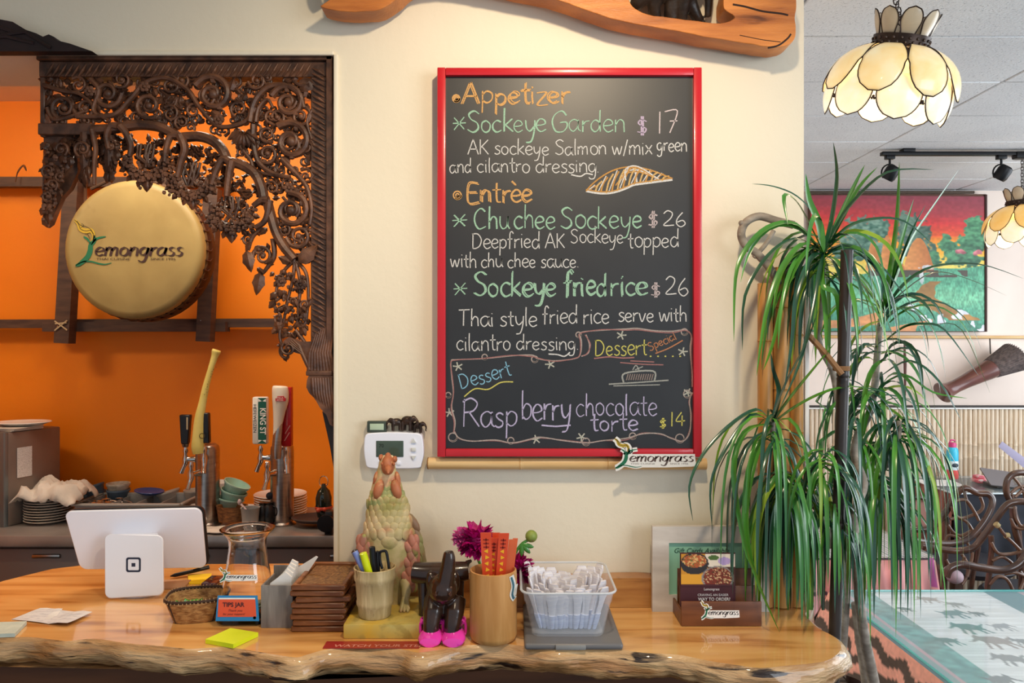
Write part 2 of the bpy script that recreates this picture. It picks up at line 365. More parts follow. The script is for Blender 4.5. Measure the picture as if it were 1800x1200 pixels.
def logo(parent, plane, u, wordcol='3a2320', backing=None, small=True):
    """plant-shaped L, a flowing word and a small line below; drawn in 1100x600 units. plane(x, y, h) -> point"""
    def put(name, mb, m):
        return mb.build(name, m, parent, False)
    leafs = [([(432,250),(440,300),(402,345),(395,400),(372,460),(320,512),(275,545),(248,552)], 52),
             ([(405,345),(440,300),(480,275),(552,262)], 22), ([(328,262),(365,285),(398,330)], 22)]
    sw = [(250,552),(320,515),(400,512),(480,532),(545,540),(610,525)]
    fl = [(238,95),(275,130),(300,185),(350,205),(400,200),(428,240),(420,300)]
    fl2 = [(262,105),(300,150),(350,160),(400,190),(425,235)]
    if backing:
        mb = MB(); bw = 46
        for pts, w_ in leafs: ribbon(mb, spl(pts, 4), w_+bw, plane, .0)
        ribbon(mb, spl(sw, 4), bw, plane, 0.00002); ribbon(mb, spl(fl, 4), 70+bw*.5, plane, 0.00004)
        mb.add([plane(x, y, .00006) for x, y in ((400,335),(1345,335),(1360,520),(1300,530),(950,545),(420,545))], [(0,1,2,3,4,5)])
        put('sticker_backing', mb, backing)
    g = MB()
    for pts, w_ in leafs: ribbon(g, spl(pts, 5), w_, plane, .0003, taper=True)
    ribbon(g, spl(sw, 5), 16, plane, .0003, taper=True); put('logo_stem', g, ink('176a48'))
    y = MB(); ribbon(y, spl(fl, 5), 50, plane, .0003, taper=True); put('logo_flame', y, ink('b99a2c'))
    k = MB(); ribbon(k, spl(fl, 5), 7, plane, .0005); ribbon(k, spl(fl2, 5), 7, plane, .0005)
    ribbon(k, spl([(345,230),(370,240),(395,290)], 4), 7, plane, .0005); ribbon(k, spl([(300,175),(330,150),(310,130)], 4), 6, plane, .0005)
    put('logo_outline', k, ink('54421c'))
    wd = MB(); rr = random.Random(3)
    write(wd, 'emongrass', 436, 1325, 455, 86, 22, plane, slant=.22, nib=math.radians(20), jit=0, rnd=rr, h=.0003)
    put('logo_word', wd, ink(wordcol))
    if small:
        s_ = MB(); o = V(plane(455, 498, .0003)); ex = (V(plane(456, 498, .0003))-o); ey = (V(plane(455, 497, .0003))-o); ez = ex.cross(ey)
        if ez.length > 0: ez.normalize()
        Mt = Matrix(((ex.x, ey.x, ez.x, o.x), (ex.y, ey.y, ez.y, o.y), (ex.z, ey.z, ez.z, o.z), (0, 0, 0, 1)))
        text_mb(s_, 'THAI CUISINE', 34, Mt, sx=1.62); text_mb(s_, 'SINCE 1996', 34, Mt @ T(545, 0, 0), sx=1.5)
        put('logo_small_line', s_, ink(wordcol))
def planexz(pxx, pyy, d, k):      # logo plane: units -> pixel offsets at distance d
    return lambda x, y, h: P(pxx+x*k, pyy+y*k, d)+V((0, -h-.0002, 0))

# ------------------------------------------------ structure
M_wfar = mat('pale_plaster', 'ecdbce', 'e2cfc1', 2, rough=.7)
XR = (1413-900)/K*YW; XL = (588-900)/K*YW; ZH = EYE+(600-97)/K*YW; CEIL = 2.572; YB = 4.95
mb = MB(); mb.box(((XL+XR)/2, YW+.1, CEIL/2), (XR-XL, .2, CEIL)); struct('wall_front', mb, M_wall)
mb = MB(); mb.box(((XL-2.9)/2, YW+.1, (ZH+CEIL)/2), (2.9+XL, .2, CEIL-ZH)); struct('wall_header', mb, M_wall)
mb = MB(); mb.box((-1.2, 3.16, CEIL/2), (3.6, .1, CEIL)); struct('wall_orange', mb, M_orange)
mb = MB(); mb.box((-2.95, 1.6, CEIL/2), (.1, 3.2, CEIL)); struct('wall_left', mb, M_orange)
mb = MB(); mb.box((.87, 3.16, CEIL/2), (.54, .1, CEIL)); struct('wall_return', mb, M_wfar)
mb = MB(); mb.box((.56, 2.48, CEIL/2), (.08, 1.26, CEIL)); struct('wall_partition', mb, M_wfar)
mb = MB(); mb.box((2.68, YB+.05, CEIL/2), (3.24, .1, CEIL)); struct('wall_back', mb, M_wfar)
mb = MB(); mb.box((1.10, 4.08, CEIL/2), (.08, 1.74, CEIL)); struct('wall_middle', mb, M_wfar)
mb = MB(); mb.box((.65, 2.2, -.03), (7.3, 5.6, .04)); fl = struct('floor', mb, mat('dark_grout', '2a2523', rough=.7))
M_tile = mat('brown_floor_tile', '6e5f57', '50453f', 5, rough=.3, coat=.2)
tm = None
for i in range(13):
    for j in range(12):
        if tm is None:
            b = MB(); b.rbox((0, 0, 0), (.142, .142, .012), .002, 1); t = b.build('floor_tile', M_tile, fl); tm = t.data
        else: t = bpy.data.objects.new('floor_tile', tm); COL.objects.link(t); t.parent = fl
        t.location = (1.36+i*.148, 3.1+j*.148, -.005)
# ceiling: base slab and tiles
mb = MB(); mb.box((.65, 2.2, CEIL+.045), (7.3, 5.6, .05)); ceil = struct('ceiling', mb, mat('ceiling_gap', '4a4a4c', rough=.8))
M_ct = mat('ceiling_tile', 'd8d8d8', 'cfcfd0', 3, rough=.85, bump=.002, bsc=110, c3='a8a9ac', sc3=150, lo3=.6, hi3=.66)
xe = [.645, .84, 1.84, 2.85, 3.86]
ye = [-.2+.43*k for k in range(13)]
for i in range(4):
    for j in range(len(ye)-1):
        b = MB(); x0, x1, y0, y1 = xe[i], xe[i+1], ye[j]+.07, ye[j+1]+.07
        if y1 > YB: y1 = YB
        b.rbox(((x0+x1)/2, (y0+y1)/2, CEIL+.01), (x1-x0-.009, y1-y0-.007, .02), .003, 1); b.build('ceiling_tile', M_ct, ceil)
mb = MB(); mb.box((-1.15, 2.2, CEIL+.01), (3.55, 5.4, .02)); mb.build('plaster_soffit', M_wall, ceil, False)
# slim pale corner bead at the end of the wall
mb = MB(); mb.rbox((XR+.006, YW+.012, 1.02), (.010, .03, 1.35), .002); struct('trim_1', mb, mat('white_bead', 'eeeae4', rough=.4))
mb = MB(); mb.rbox(((XL-2.9)/2, YW-.003, ZH+.003), (2.9+XL, .008, .010), .003); mb.rbox((XL+.004, YW-.003, (ZH+1.05)/2), (.010, .008, ZH-1.05), .003); struct('trim_3', mb, M_wall)

# ------------------------------------------------ bar counter with a live edge
front = [(-160,1128),(-60,1124),(0,1124),(50,1123),(110,1130),(160,1126),(220,1134),(290,1140),(330,1144),(390,1140),(440,1146),(480,1152),(520,1156),(550,1148),(580,1140),(640,1134),(700,1138),(730,1144),(765,1140),(820,1132),(880,1130),(930,1136),(980,1142),(1030,1140),(1080,1142),(1130,1150),(1190,1154),(1240,1164),(1290,1172),(1340,1178),(1385,1174),(1430,1170),(1462,1164),(1482,1152),(1489,1138),(1482,1124),(1466,1113),(1448,1104),(1434,1092),(1424,1080)]
front = [(x, y+7*max(0, 1-abs(x-760)/420)) for x, y in front]
fr = spl([(P(px, py, 1).x*DZ(py), DZ(py)) for px, py in front], 5)
bk = [(XR+.02, YW-.005), (XL, YW-.005), (XL-.005, 1.9), (P(560, 0, 1.92).x, 1.928)]
bk += [(P(px, 0, 1).x*DZ(py), DZ(py)) for px, py in ((400, 989), (250, 989), (150, 991), (90, 998), (40, 1010), (0, 1020), (-60, 1040), (-130, 1075))]
out = fr+bk; N_ = len(out)
fx_ = len(fr)
def ring(inset, z, rough=0):
    res = []
    for i, (x, y) in enumerate(out):
        a = out[i-1]; b = out[(i+1) % N_]; t = V((b[0]-a[0], b[1]-a[1], 0)); t = t.normalized() if t.length else V((1, 0, 0))
        nrm = V((-t.y, t.x, 0))          # points inward (front runs left to right)
        q = 1 if i < fx_ else (0.0 if i < fx_+4 else 1)
        r_ = rough*mnoise.noise(V((x*14, y*14, z*20)))+rough*.35*mnoise.noise(V((x*120, y*90, z*160)))+rough*.6*mnoise.noise(V((x*45, y*40, z*60)))
        res.append((x+nrm.x*(inset+r_)*q, y+nrm.y*(inset+r_)*q, z+ (rough*.7*mnoise.noise(V((x*9, 3, z*5))) if rough else 0)))
    return res
cnt = thing('bar_counter', 'long varnished maple bar counter with a gnarled live edge along the front', 'counter', (0, 1.55, 0))
top = ring(.010, ZC); rings = [top, ring(.003, ZC-.004), ring(-.001, ZC-.012, .003), ring(-.003, ZC-.020, .007), ring(-.003, ZC-.028, .011), ring(.0, ZC-.038, .014), ring(.012, ZC-.048, .012), ring(.05, ZC-.055, .006)]
mb = MB(); mb.add(top, [tuple(range(N_))]); mb.build('slab_top', M_counter, cnt, False)
mb = MB(); vs = [p for r_ in rings for p in r_]; fs = []
for j in range(len(rings)-1):
    for i in range(N_): fs.append((j*N_+i, j*N_+(i+1) % N_, (j+1)*N_+(i+1) % N_, (j+1)*N_+i))
fs.append(tuple((len(rings)-1)*N_+i for i in range(N_))); mb.add(vs, fs)
e = mb.build('live_edge', M_edge, cnt); e.data.set_sharp_from_angle(angle=math.radians(80)); e['label'] = 'bark-streaked wavy live edge'
mb = MB(); mb.box((-.28, 1.60, .485), (1.78, .16, .97)); mb.build('base_panel', M_cab, cnt, False)
mb = MB(); b0, b1 = P(586, 0, 1.62).x, P(1408, 0, 1.62).x
pl = [];
for i in range(41):
    x = b0+(b1-b0)*i/40; pl.append((x, ZC+.062+.008*mnoise.noise(V((x*9, 0, 0)))+.004*mnoise.noise(V((x*30, 1, 0)))))
mb.prism([(b0, ZC+.0005)]+pl+[(b1, ZC+.0005)], 1.607, 1.648)
one('backsplash_slab', mb, mat('figured_maple', 'c8914c', '9c5f28', 4, st=(1, 1, 9), rough=.3, coat=.5, c3='5a3216', sc3=5, lo3=.6, hi3=.7), 'rough-edged maple slab standing along the foot of the cream wall', 'backsplash')

# ------------------------------------------------ chalkboard
BD = 1.622
cb = thing('chalkboard', 'tall red-framed chalkboard menu with coloured chalk writing on the cream wall', 'chalkboard', P(1001, 803, 1.63))
mb = MB(); a = P(780, 131, BD); b = P(1222, 791, BD); mb.box(((a.x+b.x)/2, BD+.007, (a.z+b.z)/2), (b.x-a.x+.01, .014, a.z-b.z+.01)); mb.build('slate', M_board, cb, False)
fr_ = 1.612
def rail(x0, y0, x1, y1, nm='frame_rail'):
    a = P(x0, y0, fr_); b = P(x1, y1, fr_); m_ = MB(); m_.rbox(((a.x+b.x)/2, fr_+.017, (a.z+b.z)/2), (abs(b.x-a.x), .034, abs(a.z-b.z)), .0018); m_.build(nm, M_red, cb)
rail(768.5, 118, 783, 803); rail(1219.5, 118, 1234, 803); rail(783.2, 118.5, 1219.3, 132); rail(783.2, 789, 1219.3, 802.5)
def bp(x, y, h): return P(x, y, BD)+V((0, -.0006-h, 0))
CW, CG, CO, CL, CY, CBl, CPk = 'dcdad6', 'a4cdb0', 'deaa68', 'c6bcdc', 'd8cf6a', '8cc4dc', 'c8988f'
rb = random.Random(5)
def ch(s, x0, x1, base, xh, c, w=2.6, dbl=0, rot=0, slant=0, jit=.07):
    m_ = MB(); write(m_, s, x0, x1, base, xh, w*(.62 if dbl else .74), bp, slant, None, dbl, rot, jit, rb); m_.build('chalk_lettering', chalk(c), cb, False)
def line(pts, c, w=2.4, k=6, dbl=0):
    m_ = MB()
    for j in range(1+dbl): ribbon(m_, spl([(x+rb.uniform(-1.5, 1.5)*j, y+rb.uniform(-1.5, 1.5)*j) for x, y in pts], k), w, bp, .0001*j)
    return m_, c
def lines(items, nm='chalk_drawing'):
    by = {}
    for (pts, c, w_) in items:
        ribbon(by.setdefault(c, MB()), spl(pts, 6), w_, bp, rb.uniform(0, .0003))
    for c, m_ in by.items(): m_.build(nm, chalk(c), cb, False)
def circ(x, y, r, turns=1.3): return [(x+r*(1-.2*i/14)*math.cos(i*.6*turns), y+r*(1-.2*i/14)*math.sin(i*.6*turns)) for i in range(12)]
ch('Appetizer', 813, 1004, 183, 21, CO, 3.2, 2)
ch('*', 796, 818, 232, 21, CG, 2.4, 1); ch('Sockeye', 821, 961, 232, 21, CG, 2.8, 1); ch('Garden', 968, 1100, 232, 21, CG, 2.4, 1)
ch('$', 1119, 1139, 240, 22, 'c0aec6', 2.6, 1); ch('17', 1154, 1194, 234, 22, 'd8c8c8', 2.8)
ch('AK sockeye Salmon w/mix', 822, 1147, 272, 15, CW, 2.5, 0); ch('green', 1154, 1208, 266, 14, CW, 2.6)
ch('and', 790, 830, 304, 15, CW, 2.4); ch('cilantro', 838, 932, 303, 15, CW, 2.5); ch('dressing.', 941, 1054, 303, 15, CW, 2.5)
ch('Entr\u00e8e', 820, 938, 355, 21, CO, 3.0, 2)
ch('*', 795, 820, 402, 21, CG, 2.5, 1); ch('Chu', 833, 897, 403, 22, CG, 3.2, 1); ch('chee', 903, 978, 402, 22, CG, 3.0, 1); ch('Sockeye', 985, 1131, 401, 22, CG, 3.0, 1)
ch('$', 1138, 1158, 402, 19, 'c8b8b8', 2.4, 1); ch('26', 1164, 1209, 398, 16, CW, 2.6)
ch('Deepfried AK', 829, 995, 436, 16, CW, 2.5); ch('Sockeye', 1002, 1097, 427, 15, CW, 2.3); ch('topped', 1103, 1194, 435, 17, CW, 2.5)
ch('with chu chee sauce.', 791, 1018, 470, 14.5, CW, 2.5)
ch('*', 797, 822, 522, 22, CG, 2.5, 1); ch('Sockeye', 832, 980, 521, 23, CG, 3.2, 2); ch('fried', 991, 1068, 520, 23, CG, 3.2, 2); ch('rice', 1072, 1140, 519, 22, CG, 3.2, 2)
ch('$', 1143, 1163, 524, 18, 'c8b8b8', 2.4, 1); ch('26', 1168, 1213, 519, 19, CW, 2.8)
ch('Thai style', 806, 945, 573, 17, CW, 2.7); ch('fried rice', 953, 1072, 569, 17, CW, 2.7); ch('serve with', 1086, 1208, 565, 15, CW, 2.7)
ch('cilantro', 802, 899, 616, 17, CW, 2.6); ch('dressing.', 907, 1018, 615, 15, CW, 2.6)
ch('Dessert', 1045, 1138, 624, 17, CY, 2.6); ch('Special', 1142, 1195, 617, 9, 'c08058', 2.2, 0, .42)
ch('Dessert', 810, 904, 684, 16, CBl, 2.6, 0, .26)
ch('Rasp', 812, 912, 750, 27, CL, 3.0, 1); ch('berry', 916, 1004, 738, 27, CL, 3.0, 1); ch('chocolate', 1012, 1156, 731, 22, CL, 2.6, 1); ch('torte', 1038, 1122, 757, 18, CL, 2.8, 1)
ch('$', 1159, 1173, 753, 13, CY, 2.2, 1); ch('14', 1177, 1206, 748, 15, CY, 2.8)
it = [(circ(802, 173, 6.5), CO, 3), (circ(802, 173, 3), CO, 3), (circ(804, 343, 7.5), CO, 2.4), (circ(804, 343, 3), CO, 2.4)]
it += [([(1004, 307), (1020, 310), (1030, 305), (1042, 307)], CW, 2.4), ([(964, 622), (980, 623), (992, 626), (1002, 619)], CW, 2.4), ([(952, 747), (975, 749), (990, 748), (1003, 747)], CL, 2.8)]
# fish fillet drawing
def lens(t):  # along 0..1 lower and upper edges
    x = 1030+t*152; up = 336-22*t-32*math.sin(PI*min(1, t)**.85); lo = 336+9*math.sin(PI*min(t*1.8, 1))-20*t; return x, up, lo
up_ = [(lens(t/20)[0], lens(t/20)[1]) for t in range(21)]; lo_ = [(lens(t/20)[0], lens(t/20)[2]) for t in range(21)]
it += [(up_, 'c9934c', 2.6), (lo_, CW, 3.4), ([(x, y-3) for x, y in lo_], 'c9934c', 2)]
for k in range(1, 15):
    x, u_, l_ = lens(k/15.5); it.append(([(x-4, l_), (x+1, (u_+l_)/2-2), (x+9, u_+2)], 'c9934c' if k % 2 else 'd8b070', 3.0))
    if k % 2: it.append(([(x-9, l_-1), (x-2, (u_+l_)/2), (x+6, u_)], CW, 1.8))
for k in range(4): it.append(([(1082+6*k, 326-k*3), (1100, 306-k*3), (1122, 302-k*3), (1150+4*k, 312+k*2)], CW if k % 2 else 'c9934c', 2.2))
it.append(([(1108, 292), (1116, 300), (1120, 325)], CW, 3))
# dessert border vine
bor = [[(1018, 587), (1026, 583), (1060, 580), (1100, 578), (1120, 577), (1150, 581), (1180, 582), (1204, 580), (1215, 590), (1213, 612), (1216, 650), (1217, 680)],
       [(1216, 690), (1212, 705), (1214, 730), (1212, 760), (1200, 775), (1180, 770), (1160, 762), (1130, 762), (1100, 770), (1060, 774), (1030, 778), (990, 774), (950, 768), (930, 772), (900, 778), (870, 773), (830, 775), (808, 770), (798, 758)],
       [(798, 758), (800, 740), (794, 715), (797, 690), (794, 660), (793, 635), (803, 632), (850, 630), (900, 625), (935, 624), (945, 630), (975, 634), (1010, 630), (1020, 622), (1022, 600), (1018, 587)],
       [(1030, 588), (1036, 605), (1034, 620), (1022, 626)]]
for q, b_ in enumerate(bor):
    it += [(b_, 'b5a59c', 2.2), ([(x+rb.uniform(-2, 2), y+rb.uniform(-2, 2)+1) for x, y in b_], 'a87470', 1.8)]
for (x, y, r_) in ((1017, 588, 5), (852, 627, 5), (940, 631, 6), (1203, 583, 6), (1208, 692, 7), (1195, 770, 8), (1112, 766, 6), (1030, 776, 7), (898, 774, 6), (796, 768, 8), (788, 694, 5)): it.append((circ(x, y, r_), 'b5a59c', 2.0))
for (x, y) in ((805, 644), (967, 640), (1092, 589), (1200, 618), (790, 725), (942, 772), (1022, 768), (1209, 690)):
    for a in range(5): it.append(([(x, y), (x+9*math.cos(a*1.25+x), y+8*math.sin(a*1.25+x))], 'c0bfb0', 2.4))
it += [([(1044, 630), (1070, 627), (1095, 629), (1115, 628)], 'a87470', 2.4), ([(1152, 621), (1175, 612), (1200, 598)], 'c08058', 2.2), ([(816, 697), (835, 683), (858, 684), (880, 672), (902, 671)], CY, 2.2)]
for k in range(5): it.append(([(1142+k*13, 626), (1145+k*13, 626)], CY, 2.4))
it += [([(1096, 672), (1098, 656), (1148, 652), (1150, 670)], 'a8a8a0', 3.0), ([(1070, 675), (1120, 672), (1175, 668)], 'a8a8a0', 2.4), ([(1078, 678), (1160, 676)], 'a8a8a0', 1.8), ([(1090, 637), (1130, 640), (1166, 641)], 'a87470', 2.0), ([(1108, 634), (1150, 636)], 'a87470', 2.0), ([(1112, 650), (1118, 642), (1124, 652)], 'a8a8a0', 1.8), ([(1116, 650), (1130, 644)], 'a8a8a0', 1.8)]
for k in range(12): it.append(([(1101+k*4, 668), (1104+k*4, 657)], '8f7f78', 2.0))
lines(it)

# bamboo ledge under the board and the sticker on it
lb = thing('bamboo_ledge', 'split bamboo ledge screwed under the red chalkboard', 'ledge', P(995, 828, 1.62))
def bambooh(mb_, a, b, r, joints):
    pts = []; rr = []
    for i in range(41):
        t = i/40; pts.append(V(a).lerp(V(b), t)); rr.append(r)
    for jn in joints:
        for s_, k in ((-.004, 1), (-.0015, 1.06), (0, .96), (.0015, 1.06), (.004, 1)):
            pts.append(V(a).lerp(V(b), jn+s_)); rr.append(r*k)
    z = sorted(zip(pts, rr), key=lambda q: (q[0]-V(a)).length); mb_.tube([q[0] for q in z], [q[1] for q in z], 14)
mb = MB(); bambooh(mb, P(753, 814, 1.632), P(1241, 815, 1.632), .0125, (.33, .645, .95)); mb.build('bamboo_half', M_bamboo, lb)
mb = MB(); mb.lathe([(.0128, 0), (.0128, .001), (.009, .002), (.009, -.002), (.0128, -.001)], closed=True, M=T(P(752.6, 814, 1.632)) @ Ry(90), n=14); mb.build('cut_end', ink('8a6030'), lb)
st = thing('wall_sticker', 'cut-out restaurant logo sign leaning at the lower right corner of the chalkboard', 'sign', P(1150, 826, 1.604))
logo(st, lambda x, y, h: P(1080+(x-235)*.1275, 770+(y-90)*.113, 1.604)+V((0, -h*.5, 0)), 0, '5a4a44', backing=ink('e6e3dc'))

# thermostat
th = thing('thermostat', 'white rounded wall thermostat with a grey-green display left of the chalkboard', 'thermostat', P(691, 822, YW))
mb = MB(); c = [(641, 770), (645, 762), (660, 760), (690, 759), (720, 760), (738, 762), (743, 770), (745, 795), (741, 815), (735, 822), (690, 823), (650, 822), (643, 812), (640, 790)]
pp = [(P(x, y, 1.63).x, P(x, y, 1.63).z) for x, y in spl(c+[c[0]], 3)[:-1]]; mb.prism(pp, 1.625, 1.6495)
b = mb.build('case', M_white, th); md = b.modifiers.new('b', 'BEVEL'); md.width = .002; md.segments = 2
def plate(x0, y0, x1, y1, d, th_, m_, parent, nm, r=.001):
    a = P(x0, y0, d); b_ = P(x1, y1, d); q = MB(); q.rbox(((a.x+b_.x)/2, d+th_/2, (a.z+b_.z)/2), (abs(b_.x-a.x), th_, abs(a.z-b_.z)), r); return q.build(nm, m_, parent)
plate(661, 774.5, 709, 803, 1.6235, .003, mat('lcd_green', '47564a', '3f4c42', 20, rough=.15), th, 'display')
mb = MB(); text_mb(mb, '70', .0105, T(P(666, 786, 1.6232)) @ FACE); mb.build('display_digits', ink('1a241e'), th, False)
for (x, y, w_) in ((727, 778, 0), (727, 790, 1), (727, 801, 2)):
    q = MB(); a = P(x, y, 1.6225); s_ = .0052
    if w_ == 1: q.rbox(a, (.010, .003, .008), .0015)
    else: q.prism([(a.x-s_, a.z), (a.x+s_, a.z), (a.x, a.z+(.009 if w_ == 0 else -.009))], 1.6215, 1.6255)
    q.build('button', M_grey if 0 else mat('pale_button', 'd0d2ce', rough=.4), th)
plate(666, 811, 672, 817, 1.622, .004, M_white, th, 'button'); plate(697, 811, 704, 817, 1.622, .004, M_white, th, 'button')
hy = thing('mini_display', 'small dark hygrometer with a pale green screen standing on the thermostat', 'display', P(662, 759, 1.64))
plate(645, 740, 679, 760, 1.63, .012, mat('dark_green_case', '3c463c', rough=.4), hy, 'case', .0015); plate(650, 744.5, 674.5, 755.5, 1.629, .002, mat('pale_lcd', 'b7c9ae', rough=.2), hy, 'screen', .0004)
def elephant(mb_, M, trunk_up=False):
    """small elephant about 1 unit long facing -x, feet at z=0"""
    mb_.ball((0, 0, .55), (.36, .22, .25), 14, M); mb_.ball((-.36, 0, .66), (.17, .15, .18), 12, M)
    for x in (-.22, .22):
        for y in (-.12, .12): mb_.tube([(x, y, .5), (x-.01, y, .25), (x, y, .06), (x, y, .0)], [.11, .085, .08, .095], 8, M)
    tr = [(-.48, 0, .68), (-.58, 0, .55), (-.62, 0, .35), (-.58, 0, .2), (-.66, 0, .12)] if not trunk_up else [(-.48, 0, .66), (-.6, 0, .7), (-.64, 0, .9), (-.58, 0, 1.05)]
    mb_.tube(spl(tr, 3), [.085-.004*i for i in range(len(spl(tr, 3)))], 8, M)
    for s in (-1, 1): mb_.ball((-.27, s*.17, .66), (.12, .035, .17), 10, M); mb_.tube([(-.5, s*.07, .56), (-.62, s*.1, .52), (-.7, s*.1, .56)], [.028, .02, .008], 6, M)
    mb_.tube([(.34, 0, .62), (.42, 0, .45), (.42, 0, .28)], [.025, .018, .02], 6, M)
M_brz = mat('dark_bronze', '4a382e', '2a1f1a', 60, rough=.35, metal=.4)
fg = thing('elephant_figurine', 'dark bronze figurine of elephants walking in a line on top of the thermostat', 'figurine', P(715, 759, 1.64))
for (x, y, s, rz) in ((697, 757, .034, 20), (716, 757, .040, 160), (734, 761, .030, 175)):
    q = MB(); elephant(q, T(P(x, y, 1.638)) @ Rz(rz) @ Matrix.Scale(s*1.0, 4)); q.build('elephant', M_brz, fg, bake=.0012)
# ------------------------------------------------ carved log with elephants, above the board
M_log = mat('orange_hardwood', 'd68640', 'a45c28', 4, st=(1, 3, 8), rough=.42, bump=.001, bsc=60, c3='5c2f14', sc3=4, lo3=.62, hi3=.72)
DL = 1.60
lg = thing('carved_log', 'honey-coloured carved log sculpture with dark wooden elephants, hanging above the chalkboard', 'sculpture', P(985, 60, 1.62))
def prz(pts, k=3): return [(P(x, y, DL).x, P(x, y, DL).z) for x, y in (spl(pts, k) if k > 1 else pts)]
low = [(568, 20), (585, 26), (620, 29), (660, 28), (680, 22), (700, 8), (718, -8), (750, -22), (800, -26), (850, -18), (900, -8), (960, 4), (1010, 20), (1060, 38), (1110, 50), (1170, 60), (1230, 72), (1290, 82), (1340, 90), (1360, 91), (1385, 82), (1392, 60), (1389, 40), (1393, 15), (1386, -10), (1375, -50), (1340, -60), (1283, -40), (1270, -10), (1266, 8), (1268, 25), (1284, 36), (1284, 42), (1270, 48), (1248, 49), (1215, 45), (1180, 40), (1135, 34), (1108, 20), (1096, 2), (1060, -8), (1000, -18), (930, -34), (850, -50), (760, -58), (700, -52), (650, -30), (610, -8), (590, 5)]
def logprism(pts, y0, y1):
    m_ = MB(); pr = prz(pts, 4); pr = [(x+.0015*mnoise.noise(V((x*60, 0, z*60))), z+.0015*mnoise.noise(V((x*60, 5, z*60)))) for x, z in pr]; m_.prism(pr, y0, y1); return m_
o = logprism(low, 1.575, 1.632).build('log', M_log, lg); md = o.modifiers.new('b', 'BEVEL'); md.width = .006; md.segments = 3; md.limit_method = 'ANGLE'
mb = MB()
for (pts, r_) in (([(1288, 8), (1310, 12), (1340, 20), (1372, 24), (1385, 27)], .0022), ([(1350, 84), (1368, 80), (1384, 68), (1390, 60)], .002), ([(1300, 62), (1340, 70), (1372, 74)], .001)):
    mb.tube([P(x, y, 1.5755) for x, y in spl(pts, 5)], r_, 6)
mb.build('crack', ink('2c170c'), lg)
M_el = mat('ebony_carving', '3a3028', '221b17', 30, rough=.38, bump=.001, bsc=90)
for nm, items, D0 in (('elephant', [((1160, -62), (52, 42, 30), 0)], 1.60),):
    q = MB(); s = 1.6/K
    q.ball(P(1175, -45, 1.60), (70*s, .045, 48*s), 16)
    for pts, rr in (([(1145, -20), (1120, 5), (1113, 18), (1105, 20)], (20, 13, 8, 6)), ([(1160, -20), (1150, 10), (1152, 30)], (20, 12, 11)), ([(1190, -20), (1180, 15), (1178, 40)], (20, 13, 12)), ([(1215, -25), (1212, 0), (1225, 30), (1232, 42)], (22, 14, 10, 9)), ([(1200, -10), (1198, 20), (1196, 38)], (18, 12, 12)), ([(1240, -40), (1246, -5), (1244, 30)], (14, 8, 6)), ([(1100, -60), (1085, -30), (1080, -5), (1090, 2)], (22, 14, 9, 7))):
        q.tube([P(x, y, 1.598+.004*i) for i, (x, y) in enumerate(spl(pts, 4))], [v*s for v in [r_[0] for r_ in spl([(a,) for a in rr], 4)]], 10)
    q.ball(P(1112, -70, 1.59), (34*s, .03, 36*s), 12)
    q.build(nm, M_el, lg, bake=.0022)
q = MB(); s = 1.6/K
q.ball(P(640, -60, 1.60), (60*s, .04, 44*s), 14)
for pts in ([(600, -40), (598, -10), (600, 14)], [(660, -40), (668, -14), (672, -6)], [(575, -60), (570, -25), (578, -10)]):
    q.tube([P(x, y, 1.60) for x, y in spl(pts, 3)], 11*s, 9)
q.build('elephant', M_el, lg, bake=.0022)
# dark carving on the upper left
q = MB(); pts = [(-120, 92), (-120, 20), (-60, 30), (0, 35), (25, 40), (48, 54), (66, 60), (78, 66), (88, 62), (97, 66), (104, 73), (125, 78), (148, 86), (164, 91.5)]
q.prism([(P(x, y, 1.62).x, P(x, y, 1.62).z) for x, y in pts], 1.615, 1.640)
for a_, b_ in (((-60, 50), (30, 58)), ((-40, 70), (60, 76)), ((0, 62), (90, 84))): q.tube([P(a_[0], a_[1], 1.615), P((a_[0]+b_[0])/2, a_[1]-6, 1.613), P(b_[0], b_[1], 1.615)], .004, 6)
one('wood_carving', q, mat('near_black_wood', '2c1c1c', '1c1212', 20, rough=.6), 'near-black carved wooden crest at the top left of the cream wall', 'carving')

# ------------------------------------------------ fretwork arch in the opening
DF = 1.668
fw = thing('fretwork_arch', 'dark carved teak corner fretwork with scrolls and garlands filling the kitchen opening', 'carving', P(560, 760, 1.668))
S_ = DF/K
def F(x, y, dy=0): return P(x, y, DF+dy)
def board(x0, y0, x1, y1, d0, d1, nm, m_=M_carve, bev=.0015):
    a = P(x0, y0, DF); b = P(x1, y1, DF); q = MB(); q.rbox(((a.x+b.x)/2, (d0+d1)/2, (a.z+b.z)/2), (abs(b.x-a.x), d1-d0, abs(a.z-b.z)), bev, 1); return q.build(nm, m_, fw)
board(70, 100, 586, 109, DF-.014, 1.70, 'edge_moulding'); board(575.5, 100, 586.5, 628, DF-.014, 1.70, 'edge_moulding')
board(70, 109, 576, 136, DF-.004, 1.70, 'top_rail'); board(547, 136.2, 576, 610, DF-.004, 1.70, 'side_post')
board(70, 100, 78, 240, DF, 1.70, 'side_rail')
mb = MB()
for k in range(40):      # leaf ribs on top rail
    x = 80+k*11.6; big = (k % 5 == 0); mb.tube([F(x, 134, -.004), F(x+7, 124, -.009), F(x+14, 112, -.004)][::1], [.0018, .0032 if big else .0024, .001], 6)
mb.build('leaf_carving', M_carve2, fw)
mb = MB()
for k in range(50):
    y = 120+k*9.6; big = (k % 5 == 0); mb.tube([F(549, y, -.004), F(560, y+5, -.010), F(573, y+14, -.004)], [.0012, .0030 if big else .0022, .001], 6)
mb.build('leaf_carving', M_carve2, fw)
board(70, 218, 165, 238, DF-.008, 1.69, 'inner_bar')
